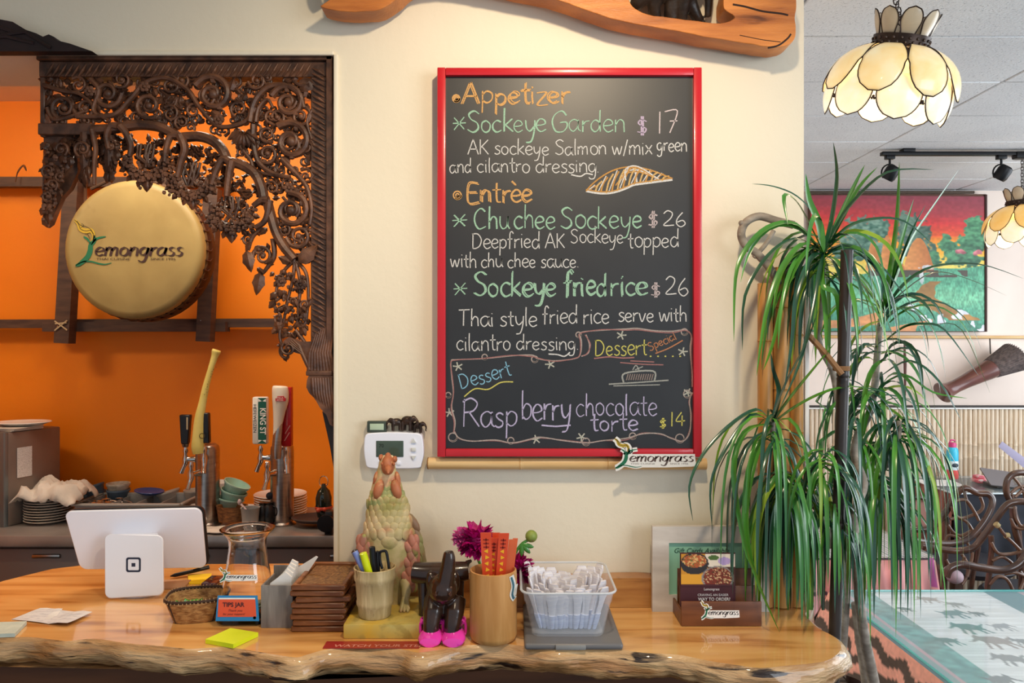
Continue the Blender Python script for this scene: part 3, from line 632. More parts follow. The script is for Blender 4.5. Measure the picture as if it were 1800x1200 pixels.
def frt(pts, r0, r1=None, nm='scroll', dy=0, k=6, flat=1.5, m_=None, par=None, parts=None):
    p = spl(pts, k); n = len(p); r1 = r1 if r1 is not None else r0
    q = MB(); q.tube([F(a[0], a[1], dy) for a in p], [(r0+(r1-r0)*i/(n-1))*S_ for i in range(n)], 8, flat=flat)
    if parts: parts(q)
    return q.build(nm, m_ or M_carve2, fw)
def spiral_pts(cx, cy, r, a0, turns, d, n=None, tight=.16):
    n = n or int(turns*9)+3; return [(cx+(r*(1-(1-tight)*i/(n-1)))*math.cos(a0+d*turns*2*PI*i/(n-1)), cy+(r*(1-(1-tight)*i/(n-1)))*math.sin(a0+d*turns*2*PI*i/(n-1))) for i in range(n)]
def leaf3(q, x, y, L_, a, w_=.42, dy=-.006):
    vs = []; n = 6; ca, sa = math.cos(a), math.sin(a)
    for i in range(n+1):
        t = i/n; ww = math.sin(PI*t**.75)*L_*w_*(1 if i % 2 else .82)
        for s in (-1, 0, 1):
            u = t*L_; vv = s*ww; vs.append(F(x+u*ca-vv*sa, y+u*sa+vv*ca, dy-(.006 if s == 0 else 0)))
    m0 = len(vs); back = [F(((x+L_*.5*ca)), (y+L_*.5*sa), dy+.012)]
    fs = []
    for i in range(n): fs += [(i*3, i*3+1, i*3+4, i*3+3), (i*3+1, i*3+2, i*3+5, i*3+4)]
    ring_ = [i*3 for i in range(n+1)]+[i*3+2 for i in range(n, -1, -1)]
    fs += [(ring_[i], ring_[(i+1) % len(ring_)], m0) for i in range(len(ring_))]
    q.add(vs+back, fs)
def scroll(cx, cy, r, a0=0, turns=1.6, d=1, th=None, dy=0, nm='scroll'):
    th = th or max(2.6, r*.2)
    def extra(q):
        q.ball(F(cx, cy, dy-.003), (th*1.35*S_,)*3, 8)
        for k in range(3 if r > 16 else 2):
            a = a0+d*(.6+k*1.9); leaf3(q, cx+r*.85*math.cos(a), cy+r*.85*math.sin(a), r*.75, a+d*2.4+PI*.9, .34, dy+.001)
        for k in range(3):
            a = a0+d*(1.1+k*1.35); x, y = cx+r*.72*math.cos(a), cy+r*.72*math.sin(a)
            q.ball(F(x, y, dy-.001), (th*.95*S_,)*3, 6)
    p = spiral_pts(cx, cy, r, a0, turns, d)
    frt(p, th, th*.55, nm, dy, 2, 1.5, parts=extra)
rf = random.Random(11)
big = [(190,165,26,0,1),(214,140,15,2,-1),(262,186,24,1,1),(150,190,20,3,-1),(113,190,22,2,1),(138,150,15,4,1),(320,141,15,3,-1),(375,166,34,3.6,1),(362,170,17,1,-1),(300,150,16,5,1),(420,192,15,2,1),(452,142,16,3,-1),(470,137,12,1,1),
 (507,180,31,3.5,1),(505,178,17,0,1),(487,206,16,2.5,-1),(529,205,19,5,1),(512,249,35,4,1),(509,253,18,1,-1),(470,270,19,3,-1),(470,236,15,1,1),(538,258,15,0,-1),(478,205,12,2,1),
 (320,215,13,2,1),(340,195,14,0,-1),(300,200,15,4,1),(240,205,11,1,1),(425,268,11,1,-1),
 (512,370,32,4.6,1),(512,368,16,1,-1),(478,330,13,3,1),(505,325,12,0,-1),(538,310,14,4,1),(530,340,11,2,-1),(525,415,22,3,-1),(527,425,11,1,1),(500,405,12,4,1),(545,405,10,0,-1),
 (462,450,18,3,1),(455,438,9,0,1),(445,405,10,3,-1),(436,420,10,1,1),(110,215,11,1,1),(148,212,12,3,-1)]
for (x, y, r_, a, d) in big: scroll(x, y, r_, a, 1.55, d)
# main vines
for pts, r0, r1 in (([(135, 205), (170, 205), (205, 200), (232, 172), (258, 145), (295, 138), (330, 158), (352, 190), (385, 222), (430, 215), (450, 190)], 4.5, 4),
                    ([(440, 215), (448, 180), (470, 155), (500, 150), (525, 165), (535, 190)], 6, 4), ([(446, 220), (446, 250), (455, 285), (480, 305), (510, 312)], 6, 4),
                    ([(450, 215), (455, 190), (470, 175), (480, 190)], 4, 2.5), ([(495, 280), (520, 305), (540, 330), (548, 365), (545, 395)], 5, 3.5),
                    ([(415, 250), (440, 280), (450, 300), (490, 310)], 4, 3), ([(78, 150), (110, 160), (140, 165), (160, 180)], 4.5, 3), ([(84, 190), (95, 210), (125, 205), (150, 195)], 4, 3),
                    ([(160, 140), (175, 160), (165, 195), (190, 210)], 5, 3), ([(545, 150), (528, 150), (515, 142)], 5, 3), ([(548, 195), (540, 215), (548, 245)], 3, 3)):
    frt(pts, r0, r1, 'vine', -.002)
# big interlinked arcs (the thick bough)
for pts, r0, r1 in (([(165, 228), (200, 226), (240, 220), (275, 222), (300, 232), (312, 240)], 9, 9), ([(318, 242), (350, 240), (375, 248), (392, 265), (400, 285)], 9, 9),
                    ([(405, 285), (425, 290), (448, 305), (460, 330), (464, 350)], 9, 9), ([(470, 355), (478, 385), (486, 410), (500, 435), (518, 456)], 9, 8)):
    frt(pts, r0, r1, 'bough', -.004, flat=1.4)
def strap(pts, r=7): frt(pts, r, r*.6, 'strap', -.014, flat=1.2)
strap([(208, 222), (195, 222), (188, 240), (192, 262)]); strap([(212, 222), (222, 235), (230, 255), (228, 275)]); strap([(315, 238), (300, 240), (292, 262), (290, 285)]); strap([(317, 238), (325, 262), (318, 285), (312, 312)], 8)
strap([(405, 285), (392, 280), (380, 300), (372, 325)], 8); strap([(407, 283), (402, 310), (398, 345)], 8); strap([(472, 352), (460, 352), (445, 362)], 8); strap([(474, 352), (470, 378), (462, 392), (448, 400)], 7)
strap([(162, 228), (168, 260), (166, 290), (166, 325)], 5)
def grapes(q, pts, n, r, spread):
    p = spl(pts, 10)
    for _ in range(n):
        a = rf.choice(p); q.ball(F(max(76, a[0]+rf.gauss(0, spread)), a[1]+rf.gauss(0, spread*.7), -.004-rf.random()*.014), (r*S_*rf.uniform(.8, 1.15),)*3, 6)
for (cx, cy, r_, nb) in ((258, 280, 34, 90), (338, 312, 34, 95), (407, 372, 32, 80)):
    q = MB(); arc = [(cx+r_*math.cos(a), cy+r_*.9*math.sin(a)) for a in [(-.1+k*.42) for k in range(9)]]
    grapes(q, arc, nb*2, 3.5, 8)
    for k in range(46): a = rf.uniform(0, 6.3); u_ = rf.uniform(.1, 1.1); leaf3(q, cx+r_*u_*math.cos(a), cy-4+r_*.8*u_*math.sin(a), rf.uniform(10, 18), rf.uniform(0, 6.3), .3, rf.uniform(.0, .012))
    q.tube([F(x, y, .004) for x, y in spl(arc, 3)], 9*S_, 8, flat=1.0)
    for k in range(7): a = .2+k*.42; leaf3(q, cx+(r_+6)*math.cos(a), cy+(r_+4)*math.sin(a), 14, a)
    leaf3(q, cx, cy+r_-2, 26, PI/2); q.build('garland', M_carve2, fw)
    q = MB()
    for k in range(6): x = cx-16+k*6; q.tube([F(x, cy-26, 0), F(x+rf.uniform(-8, 8), cy-5, -.004), F(cx+rf.uniform(-10, 10), cy+14, 0)], 2.4*S_, 6)
    q.build('tassel', M_carve, fw)
# left hanging drop
q = MB(); q.prism([(F(x, y).x, F(x, y).z) for x, y in [(72, 236), (130, 236), (132, 300), (118, 330), (104, 345), (92, 372), (84, 392), (76, 398), (70, 392), (70, 300)]], DF+.01, DF+.025)
for k in range(34):
    t = rf.random(); x = 75+rf.random()*(58*(1-t)+8); y = 245+t*145; leaf3(q, x, y, rf.uniform(14, 22), rf.uniform(.9, 2.2), .4, rf.uniform(-.012, .008))
grapes(q, [(80, 260), (100, 290), (85, 330), (80, 370)], 60, 3.4, 9)
q.build('hanging_drop', M_carve2, fw)
for (x, y, r_, d) in ((85, 300, 13, 1), (92, 325, 11, -1), (84, 345, 10, 1), (108, 262, 13, -1), (106, 310, 9, 1)): scroll(x, y, r_, 1, 1.4, d, dy=-.014, nm='scroll')
for (x0, y0, x1, y1, n) in ((135, 240, 165, 330, 22), (175, 245, 212, 325, 24)):
    q = MB()
    for k in range(n):
        t = k/n; leaf3(q, (x0+x1)/2+rf.uniform(-1, 1)*14*(1-t*.6), y0+t*(y1-y0-16), rf.uniform(16, 24), PI/2+rf.uniform(-.8, .8)*(1-t), .38, rf.uniform(-.01, .008))
    q.tube([F((x0+x1)/2, y0-6), F((x0+x1)/2+2, (y0+y1)/2), F((x0+x1)/2, y1-6)], [9*S_, 11*S_, 3*S_], 8); q.build('leaf_pendant', M_carve, fw)
scroll(146, 262, 15, 2, 1.5, 1, dy=-.012); scroll(195, 256, 11, 0, 1.5, -1, dy=-.012)
# lower right pendants and buds
q = MB()
for (x, y, L_, a) in ((433, 440, 40, 1.35), (458, 478, 42, 1.75), (440, 425, 20, 2), (470, 400, 20, 2.4), (452, 470, 18, .8), (480, 455, 18, 2.6)): leaf3(q, x, y, L_, a, .3)
q.build('leaf_bud', M_carve2, fw)
frt([(462, 400), (445, 415), (436, 440)], 4, 3, 'vine'); frt([(480, 420), (482, 450), (470, 470), (462, 480)], 5, 3, 'vine')
q = MB()
for k in range(60):
    t = rf.random(); xm = 512+t*14-14*(1-t); x = rf.uniform(478+t*10, 546); y = 465+t*120
    leaf3(q, x, y, rf.uniform(11, 20), rf.uniform(.6, 2.6), .42, rf.uniform(-.008, .008))
grapes(q, [(490, 495), (530, 500), (500, 540), (530, 560)], 46, 3.2, 12)
q.build('leaf_spray', M_carve2, fw)
for pts in ([(518, 456), (515, 490), (505, 530), (498, 570)], [(520, 460), (528, 500), (524, 550), (530, 590)], [(517, 458), (500, 475), (488, 500), (482, 540)], [(522, 460), (538, 480), (542, 520), (538, 570)], [(495, 560), (492, 590), (497, 610)], [(520, 580), (535, 600), (545, 620)]): frt(pts, 3.6, 2.4, 'vine')
for (x, y, r_, d) in ((494, 490, 9, 1), (530, 498, 9, -1), (505, 615, 15, 1), (528, 565, 10, -1), (490, 560, 8, 1), (536, 535, 9, 1), (515, 530, 8, -1)): scroll(x, y, r_, 1.5, 1.4, d, dy=-.004)
q = MB(); leaf3(q, 525, 462, 46, -.75, .32, -.01); leaf3(q, 512, 462, 26, 3.6, .35, -.01)
for (x, y) in ((384, 210), (254, 152), (157, 160), (494, 495), (528, 500), (508, 330)):
    for k in range(6): a = k*PI/3; q.ball(F(x+6*math.cos(a), y+6*math.sin(a), -.008), (4.2*S_, .004, 4.2*S_), 7)
    q.ball(F(x, y, -.012), (3*S_,)*3, 7)
for k in range(7): a = .6+k*.33; leaf3(q, 428+6*math.cos(a), 228+6*math.sin(a), 28, a, .3, -.008)
leaf3(q, 546, 138, 30, 2.2, .5, -.004); q.build('blossom', M_carve2, fw)
# random small curls to thicken the openwork
for k in range(235):
    for _ in range(30):
        x, y = rf.uniform(84, 545), rf.uniform(142, 460)
        ok = (y < 218) or (x > 300 and y < 232) or (x > 400 and y > 215 and (x-400) > (y-215)*.42+20)
        if ok: break
    r_ = rf.uniform(7, 11); frt(spiral_pts(x, y, r_, rf.uniform(0, 6), 1.2, rf.choice((-1, 1)), 8), 2.6, 1.8, 'curl', .006, 2, m_=M_carve)
# dense carved ground behind the left half of the openwork
q = MB()
for k in range(260):
    x = rf.uniform(82, 540); y = rf.uniform(140, 216)
    if x > 330 and rf.random() < .6: continue
    leaf3(q, x, y, rf.uniform(12, 20), rf.uniform(0, 6.3), .4, .006)
for (poly, n) in (([(165, 238), (300, 244), (318, 252), (388, 262), (402, 296), (455, 320), (470, 360), (440, 350), (415, 345), (392, 320), (360, 285), (320, 300), (285, 262), (225, 262), (215, 290), (165, 270)], 210), ([(100, 238), (210, 238), (205, 290), (160, 290), (130, 280)], 60), ([(400, 232), (470, 240), (500, 300), (480, 380), (455, 300), (420, 270)], 60)):
    xs_ = [p_[0] for p_ in poly]; ys_ = [p_[1] for p_ in poly]; k = 0
    while k < n:
        x, y = rf.uniform(min(xs_), max(xs_)), rf.uniform(min(ys_), max(ys_))
        if inpoly(np.array([x]), np.array([y]), poly)[0]: leaf3(q, x, y, rf.uniform(9, 17), rf.uniform(0, 6.3), .36, rf.uniform(.002, .010)); k += 1
q.build('carved_ground', M_carve, fw)
# acanthus base of the post
q = MB()
post = [(548, 600), (560, 590), (586.5, 560), (586.5, 655), (546, 655), (538, 640), (530, 622), (516, 618), (500, 600), (510, 592), (530, 600)]
q.prism([(F(x, y).x, F(x, y).z) for x, y in post], DF-.010, 1.70)
for k in range(9): x = 548+k*4.5; q.tube([F(x-6+k*1.1, 652, -.008), F(x-4, 620, -.014), F(x+8-k*.5, 585-k*3, -.008)], [3*S_, 3.2*S_, 1.2*S_], 6)
for k in range(4): q.tube([F(545-k*2, 650-k*4, -.008), F(532-k*2, 622-k*5, -.014), F(506+k*3, 603-k*2, -.01)], [3*S_, 3*S_, 1.5*S_], 6)
q.build('acanthus_capital', M_carve2, fw); scroll(507, 612, 13, 4, 1.5, -1, dy=-.012)
q = MB(); q.rbox(F(565.5, 655, .012), (46*S_, .052, 9*S_), .003); q.build('ring_moulding', M_carve2, fw)
q = MB(); q.prism([(F(x, y).x, F(x, y).z) for x, y in [(545, 660), (586.5, 660), (586.5, 748), (582, 745), (576, 728), (565, 716), (556, 700), (546, 690), (541, 680), (542, 668)]], DF-.012, 1.70)
for k in range(8): x = 549+k*4.6; q.tube([F(x, 664, -.012), F(x+2, 690, -.016), F(x+6+k*.6, 702+k*5.6, -.008)], [2.6*S_, 3.4*S_, 1.2*S_], 6)
q.build('acanthus_foot', M_carve2, fw)
q = MB(); q.prism([(F(x, y).x, F(x, y).z) for x, y in [(556, 727), (586, 746), (586, 850), (580, 850), (570, 790)]], 1.72, 1.735)
one('dark_bracket', q, mat('black_brown_wood', '2b211d', rough=.5), 'tapered dark wooden bracket under the foot of the carved post', 'bracket')

# ------------------------------------------------ drum on its lath rack
DR = 2.66; dc = P(233, 438, DR); rr = 122/K*DR
rk = thing('lath_rack', 'weathered wooden lath rack fixed on the orange wall behind the drum', 'rack', P(230, 600, 3.05))
def lath(pts, w0, d, th_=.03, nm='lath'):
    q = MB(); a, b = P(*pts[0], d), P(*pts[1], d); v = (b-a); v.y = 0; n_ = V((-v.z, 0, v.x)).normalized()*w0/2*d/K
    q.prism([((a+n_).x, (a+n_).z), ((b+n_).x, (b+n_).z), ((b-n_).x, (b-n_).z), ((a-n_).x, (a-n_).z)], d, d+th_); return q.build(nm, M_bar, rk, False)
lath(((-60, 319), (400, 319)), 17, 3.02, .04); lath(((74, 574), (396, 574)), 17, 3.0, .05); lath(((-60, 569), (500, 567)), 15, 3.03, .05)
lath(((124, 310), (107, 603)), 26, 2.95, .05); lath(((370, 330), (356, 600)), 25, 2.95, .05)
q = MB()
for s in ((96, 564, 118, 580), (118, 563, 96, 581), (97, 569, 117, 567)): q.tube([P(s[0], s[1], 2.945), P(s[2], s[3], 2.945)], .0028, 6)
q.build('cord_lashing', ink('cbb48c'), rk)
q = MB(); q.tube([P(x, y, 3.0) for x, y in spl([(27, 320), (32, 300), (42, 290), (46, 300), (40, 292), (30, 305)], 4)], .0022, 5); q.build('wire', ink('5c3418'), rk)
q = MB()
q.ball(P(353, 563, 2.948), .003, 6); q.ball(P(101, 573, 2.944), .003, 6); q.build('nail', M_chrome, rk)
dm = thing('hanging_drum', 'round cream-skinned drum with the green plant logo, hung on the rack', 'drum', (dc.x, DR+.12, dc.z-rr))
Mr = T(dc) @ Rx(-90)     # local z -> away from viewer (+y)
def Md(): return T(dc) @ Matrix(((1, 0, 0, 0), (0, 0, 1, 0), (0, 1, 0, 0), (0, 0, 0, 1)))
q = MB(); q.lathe([(.001, 0), (rr*.5, -.001), (rr*.9, 0), (rr*.97, .003), (rr*1.0, .012), (rr*1.005, .03), (rr*1.0, .045)], n=56, M=Md()); q.build('drum_skin', M_hide, dm)
q = MB(); q.lathe([(rr*.99, .04), (rr*1.03, .07), (rr*1.04, .10), (rr*.98, .125), (rr*.9, .13)], n=48, M=Md()); q.build('shell', M_drumwood, dm)
q = MB(); q.lathe([(rr*1.0+.006*math.cos(a), .046+.006*math.sin(a)) for a in [k*PI/3 for k in range(6)]], n=56, M=Md(), closed=True)
q.build('rope_hoop', mat('old_rope', '6d4c28', '4a3018', 120, rough=.8), dm)
q = MB()
for k in range(44):
    a = k*2*PI/44; p = V((math.cos(a), math.sin(a))); q.tube([Md() @ V((p.x*rr*1.008, p.y*rr*1.008, .035)), Md() @ V((p.x*rr*1.03, p.y*rr*1.03, .06)), Md() @ V((math.cos(a+.05)*rr*1.02, math.sin(a+.05)*rr*1.02, .08))], .0035, 5)
q.build('peg', M_drumwood, dm)
logo(dm, lambda x, y, h: P(90+x*.175, 370+y*.175, DR)+V((0, -.002-h, 0)), 0)
q = MB(); q.tube([P(268, 318, 2.72), P(310, 335, 2.72), P(355, 361, 2.74)], .006, 8); q.tube([P(190, 318, 2.72), P(160, 332, 2.72)], .006, 8); q.build('carry_strap', ink('4a3322'), dm)
for x in (150, 320): q = MB(); q.tube([P(x, 360, 2.76), P(x, 345, 2.86), P(x, 322, 3.03)], .006, 8); q.build('hanging_cord', ink('4a3322'), dm)

# ------------------------------------------------ back bar behind the opening
ZB = .93
bb = thing('back_bar', 'stainless steel back bar counter along the orange wall', 'counter', (-.9, 2.85, 0))
q = MB(); q.rbox((-1.2, 2.88, ZB-.02), (3.1, .46, .04), .004); q.build('worktop', mat('worn_steel_top', 'a8a19c', '8c8580', 6, rough=.3, metal=.5), bb)
q = MB(); q.box((-1.2, 2.93, .45), (3.08, .34, .88)); q.build('cabinet', M_greymet, bb, False)
for i, x in enumerate((-2.25, -1.72, -1.19, -.66, -.13)):
    q = MB(); q.rbox((x+.0, 2.752, .68), (.50, .02, .36), .003); dr = q.build('drawer', mat('taupe_steel', '8d7c70', rough=.45, metal=.3), bb)
    q = MB(); q.rbox((x+.06, 2.738, .835), (.10, .012, .014), .004); q.build('handle', M_steel, dr)
# oven / steel box on left
ov = thing('steel_cabinet', 'tall steel appliance with a printed sheet on its side, at the far left', 'appliance', (-1.95, 2.86, ZB))
Mo = T(-1.825, 2.78, ZB) @ Rz(-18)
q = MB(); q.rbox((-.22, .11, .17), (.44, .22, .34), .006, M=Mo); q.build('body', M_greymet, ov)
q = MB(); q.rbox((-.22, -.006, .17), (.44, .02, .345), .004, M=Mo); q.build('front_door', mat('bluish_steel', '7c8488', rough=.3, metal=.7), ov)
M_type = mat('printed_sheet', 'd9d2cc', 'b0a8a2', 260, st=(1, 1, 3), rough=.8, lo=.5, hi=.6)
q = MB(); q.box((.002, .065, .225), (.001, .06, .11), M=Mo); q.build('paper_sheet', M_type, ov, False)
q = MB(); q.lathe([(.01, 0), (.07, .001), (.1, .012), (.098, .014), (.07, .006), (.01, .004)], P(50, 745, 2.9)+V((-.02, 0, -.004)), 28, sy=.8)
one('oval_plate', q, M_wht2, 'white plate lying on top of the steel appliance at the far left', 'plate')
q = MB()
for k in range(3): q.box((-.12+k*.01, .08, .343+k*.0045), (.24, .13, .003), M=Mo @ T(0, 0, 0) @ Rz(4*k))
one('folded_napkins', q, M_cloth, 'crumpled white napkins on the steel appliance, beside the white plate', 'napkins', smooth=False)

def plate_prof(r): return [(.001, 0), (r*.55, 0), (r*.6, .002), (r*.95, .010), (r, .013), (r*.98, .0145), (r*.6, .006), (.001, .004)]
def stack(n, c, r, pitch, label, group, m_=M_wht2):
    first = None
    for i in range(n):
        if first is None:
            q = MB(); q.lathe(plate_prof(r), c, 30); first = one('dinner_plate', q, m_, label, 'plate', group)
            NTH = lambda i: 'bottom' if i == 0 else 'topmost' if i == n-1 else ('second', 'third', 'fourth', 'fifth', 'sixth')[i-1]+' from the bottom' if i < n/2 else ('second', 'third', 'fourth', 'fifth', 'sixth')[n-2-i]+' from the top'
        else:
            o = first.copy(); COL.objects.link(o); o.location = first.location+V((rf.uniform(-.001, .001), rf.uniform(-.001, .001), i*pitch)); tag(o, label+', '+NTH(i))
    first['label'] = label+', bottom one'
M_plg = mat('off_white_ware', 'bdb5aa', rough=.3)
bx, bd = P(88, 0, 2.86).x, 2.86
stack(11, V((bx-.005, 2.86, ZB)), .082, .0098, 'off-white plate in the cloth-covered stack', 'plates stacked under the cloth', M_plg)
stack(9, V((P(489, 0, 2.92).x, 2.95, ZB)), .099, .0092, 'white plate stacked behind the right beer tower', 'white plates behind the right beer tower')
# cloth draped over the left stack
def drape(c, rx, ry, z, seed, h=.02, low=.08):
    q = MB(); n, m_ = 26, 16; rg = random.Random(seed); vs = []
    for j in range(m_+1):
        for i in range(n+1):
            u = i/n*2-1; v = j/m_*2-1; x = c[0]+u*rx; y = c[1]+v*ry; e = max(abs(u), abs(v))
            zz = z+h*mnoise.noise(V((u*2.6+seed, v*2.2, .5)))+h*.6*abs(mnoise.noise(V((u*6+seed, v*5, 2))))-low*max(0, e-.62)**1.3*2.2*(1+.5*mnoise.noise(V((u*3, v*3, seed))))
            vs.append((x+.012*mnoise.noise(V((v*4, seed, u))), y+.012*mnoise.noise(V((u*4, seed+4, v))), zz))
    fs = [(j*(n+1)+i, j*(n+1)+i+1, (j+1)*(n+1)+i+1, (j+1)*(n+1)+i) for j in range(m_) for i in range(n)]
    q.add(vs, fs); return q
q = drape((bx+.025, 2.85), .115, .09, ZB+.142, 3, .03, .07)
o = one('cleaning_cloth', q, M_cloth, 'crumpled white cloth draped over the left stack of plates', 'cloth'); md = o.modifiers.new('s', 'SOLIDIFY'); md.thickness = .003
# bus tub of cutlery
q = MB(); tx0, tx1 = P(128, 0, 2.82).x, P(318, 0, 2.82).x; tub = thing('cutlery_tray', 'grey divided cutlery tray behind the white register', 'tray', ((tx0+tx1)/2, 2.9, ZB))
xc = (tx0+tx1)/2; W_ = (tx1-tx0)
q.rbox((xc, 2.82, ZB+.035), (W_*.96, .006, .07), .002); q.rbox((xc, 3.02, ZB+.035), (W_*.9, .006, .07), .002); q.rbox((xc-W_*.47, 2.92, ZB+.035), (.006, .2, .07), .002); q.rbox((xc+W_*.47, 2.92, ZB+.035), (.006, .2, .07), .002); q.rbox((xc, 2.92, ZB+.004), (W_*.94, .2, .006), .002)
q.build('tub', M_grey, tub)
q = MB(); q.rbox((xc, 2.815, ZB+.072), (W_, .022, .008), .003); q.rbox((xc, 3.025, ZB+.072), (W_, .014, .008), .003); q.rbox((xc-W_/2, 2.92, ZB+.072), (.014, .2, .008), .003); q.rbox((xc+W_/2, 2.92, ZB+.072), (.014, .2, .008), .003); q.build('rim', mat('grey_rim', '9c9a95', rough=.4), tub)
for k in range(3): q = MB(); q.rbox((xc-W_*.22+k*W_*.23, 2.92, ZB+.034), (.004, .2, .06), .001, M=None); q.build('divider', M_grey, tub)
for k in range(9):
    q = MB(); x = tx0+.03+rf.random()*.09; y = 2.85+rf.random()*.12; a = rf.uniform(-.5, .5)
    q.ball((x, y, ZB+.064+rf.random()*.01), (.017, .012, .004), 8); q.tube([(x+.01, y, ZB+.062), (x+.06, y+.05*a, ZB+.055), (x+.10, y+.1*a, ZB+.035)], .0025, 6)
    one('spoon', q, M_chrome, 'steel spoon lying in the left compartment of the grey cutlery tray', 'spoon', 'spoons in the cutlery tray')
def cup(px, py, d, r, h, mt, label, tilt=0, name='ramekin', rz=0, mi=None, cat='cup', group=None):
    c = P(px, py, d); Mt = T(c) @ Rz(rz) @ Ry(tilt)
    q = MB(); q.lathe([(.001, 0), (r*.72, 0), (r*.78, .002), (r*.95, h*.75), (r*1.0, h*.8), (r*1.04, h*.86), (r*1.04, h), (r*.97, h), (r*.92, h*.8), (r*.7, .006), (.001, .006)], n=24, M=Mt)
    return one(name, q, mt, label, cat, group)
M_blu = mat('slate_blue_glaze', '5f7488', '4c6076', 10, rough=.25); M_mint = mat('mint_glaze', 'b4dac8', 'a4ceba', 8, rough=.2)
M_tan = mat('speckled_cup', 'd0c8ba', 'a89f90', 40, rough=.3)
cup(208, 879, 3.02, .042, .044, M_blu, 'lower slate-blue ramekin of the upright pair behind the cutlery tray'); cup(208, 870, 3.02, .042, .048, M_tan, 'upper pale ramekin of the upright pair behind the cutlery tray')
cup(170, 884, 3.03, .042, .045, M_blu, 'lower slate-blue ramekin leaning beside the cloth-covered plates', -14); cup(168, 872, 3.02, .042, .045, M_blu, 'upper slate-blue ramekin leaning beside the cloth-covered plates', -18)
q = MB(); q.lathe(plate_prof(.055), n=24, M=T(P(262, 868, 3.0)) @ Ry(6)); one('blue_dish', q, mat('cobalt_glaze', '2b4a90', rough=.3), 'shallow cobalt blue dish behind the cutlery tray', 'dish')
cup(300, 880, 3.03, .042, .04, M_plg, 'tilted off-white bowl behind the right end of the cutlery tray', -16); cup(341, 880, 3.04, .038, .045, M_plg, 'off-white cup standing left of the left beer tower')
q = drape((P(335, 0, 2.8).x, 2.84), .065, .07, ZB+.052, 9, .02, .07); o = one('bar_towel', q, M_cloth, 'crumpled white towel heaped left of the left beer tower', 'towel'); o.modifiers.new('s', 'SOLIDIFY').thickness = .003
q = drape((P(412, 0, 2.70).x, 2.705), .125, .045, ZB+.006, 5, .004, 0); o = one('folded_towel', q, M_cloth, 'flat white towel spread in front of the beer towers', 'towel'); o.modifiers.new('s', 'SOLIDIFY').thickness = .004
# ramekins mint
for k, (x, y, tl) in enumerate(((402, 893, 12), (406, 880, 18), (410, 866, 24))):
    cup(x, y, 2.86, .048, .04, M_mint, ('lowest', 'middle', 'topmost')[k]+' mint green bowl of the leaning pile between the beer towers', tl, 'mint_bowl', cat='bowl')
cup(385, 880, 3.0, .05, .075, M_wht2, 'white cup behind the mint green bowls', cat='cup')
cup(432, 900, 3.05, .06, .02, M_wht2, 'white saucer behind the woven basket', cat='saucer', name='saucer')
M_wick = mat('wicker_brown', '8a5a2c', '5a3518', 60, st=(1, 1, 2), rough=.6, bump=.002, bsc=120)
q = MB(); c = P(408, 914, 2.80)
q.lathe([(.001, 0), (.048, 0), (.056, .05), (.058, .054), (.052, .053), (.046, .006), (.001, .006)], c, 20, sx=1.0, sy=.7); one('woven_basket', q, M_wick, 'small brown woven basket on the back bar between the beer towers', 'basket')
q = MB(); q.lathe([(.001, 0), (.028, 0), (.032, .045), (.034, .05), (.030, .049), (.026, .004), (.001, .004)], P(440, 916, 2.74), 20); one('grey_pot', q, M_grey, 'small grey pot with a spoon right of the woven basket', 'pot')
q = MB(); q.tube([P(440, 905, 2.74), P(424, 886, 2.76)], .004, 8); q.ball(P(421, 882, 2.765), (.008, .008, .011), 8); one('spoon', q, mat('pinkish_plastic', 'b8a2a2', rough=.4), 'pinkish spoon leaning out of the small grey pot', 'spoon')
for (x, lb_) in ((462, 'left'), (472, 'right')):
    q = MB(); c = P(x, 918, 2.78); q.lathe([(.001, 0), (.018, 0), (.022, .02), (.02, .05), (.012, .065), (.014, .072), (.001, .074)], c, 16); q.tube(spl([c+V((.015, 0, .06)), c+V((.03, 0, .05)), c+V((.03, 0, .03)), c+V((.018, 0, .02))], 3), .003, 6)
    one('black_jug', q, M_black, lb_+' one of two small black jugs left of the right beer tower', 'jug')
# right corner: brown tray with a dark glass bottle
q = MB(); q.lathe([(.001, 0), (.085, .001), (.10, .012), (.103, .013), (.10, .016), (.08, .006), (.001, .005)], P(562, 915, 2.80), 30, sy=.7); one('round_tray', q, ink('3c2a24'), 'round dark brown serving tray at the right end of the back bar', 'tray')
bt = thing('dark_bottle', 'dark glass bottle with a wire loop and red and gold ribbon on the brown tray', 'bottle', P(569, 908, 2.78))
c = P(569, 908, 2.78); q = MB(); q.lathe([(.001, 0), (.022, 0), (.028, .03), (.029, .07), (.022, .095), (.008, .11), (.007, .12), (.001, .121)], c, 20); q.build('bottle_body', mat('dark_green_glass', '182018', rough=.06, spec=.8), bt)
q = MB(); q.tube([c+V((.016*math.cos(a), 0, .128+.02*math.sin(a))) for a in [k*PI/6 for k in range(13)]], .002, 6); q.build('wire_loop', M_chrome, bt)
q = MB(); q.lathe([(.03, .028), (.032, .034), (.03, .04), (.029, .034)], c, 20, closed=True); q.ball(c+V((-.012, -.028, .03)), .009, 8); q.ball(c+V((.010, -.028, .033)), .008, 8); q.build('ribbon', ink('b3432c', .3), bt)
q = MB(); c = P(577, 944, 2.66); q.rbox(c+V((0, .02, .045)), (.03, .04, .09), .008); q.lathe([(.001, 0), (.03, 0), (.03, .01), (.001, .011)], n=18, M=T(c+V((-.006, -.004, .05))) @ Rx(90)); one('black_clamp', q, M_black, 'black clamp box at the front right edge of the back bar', 'clamp')

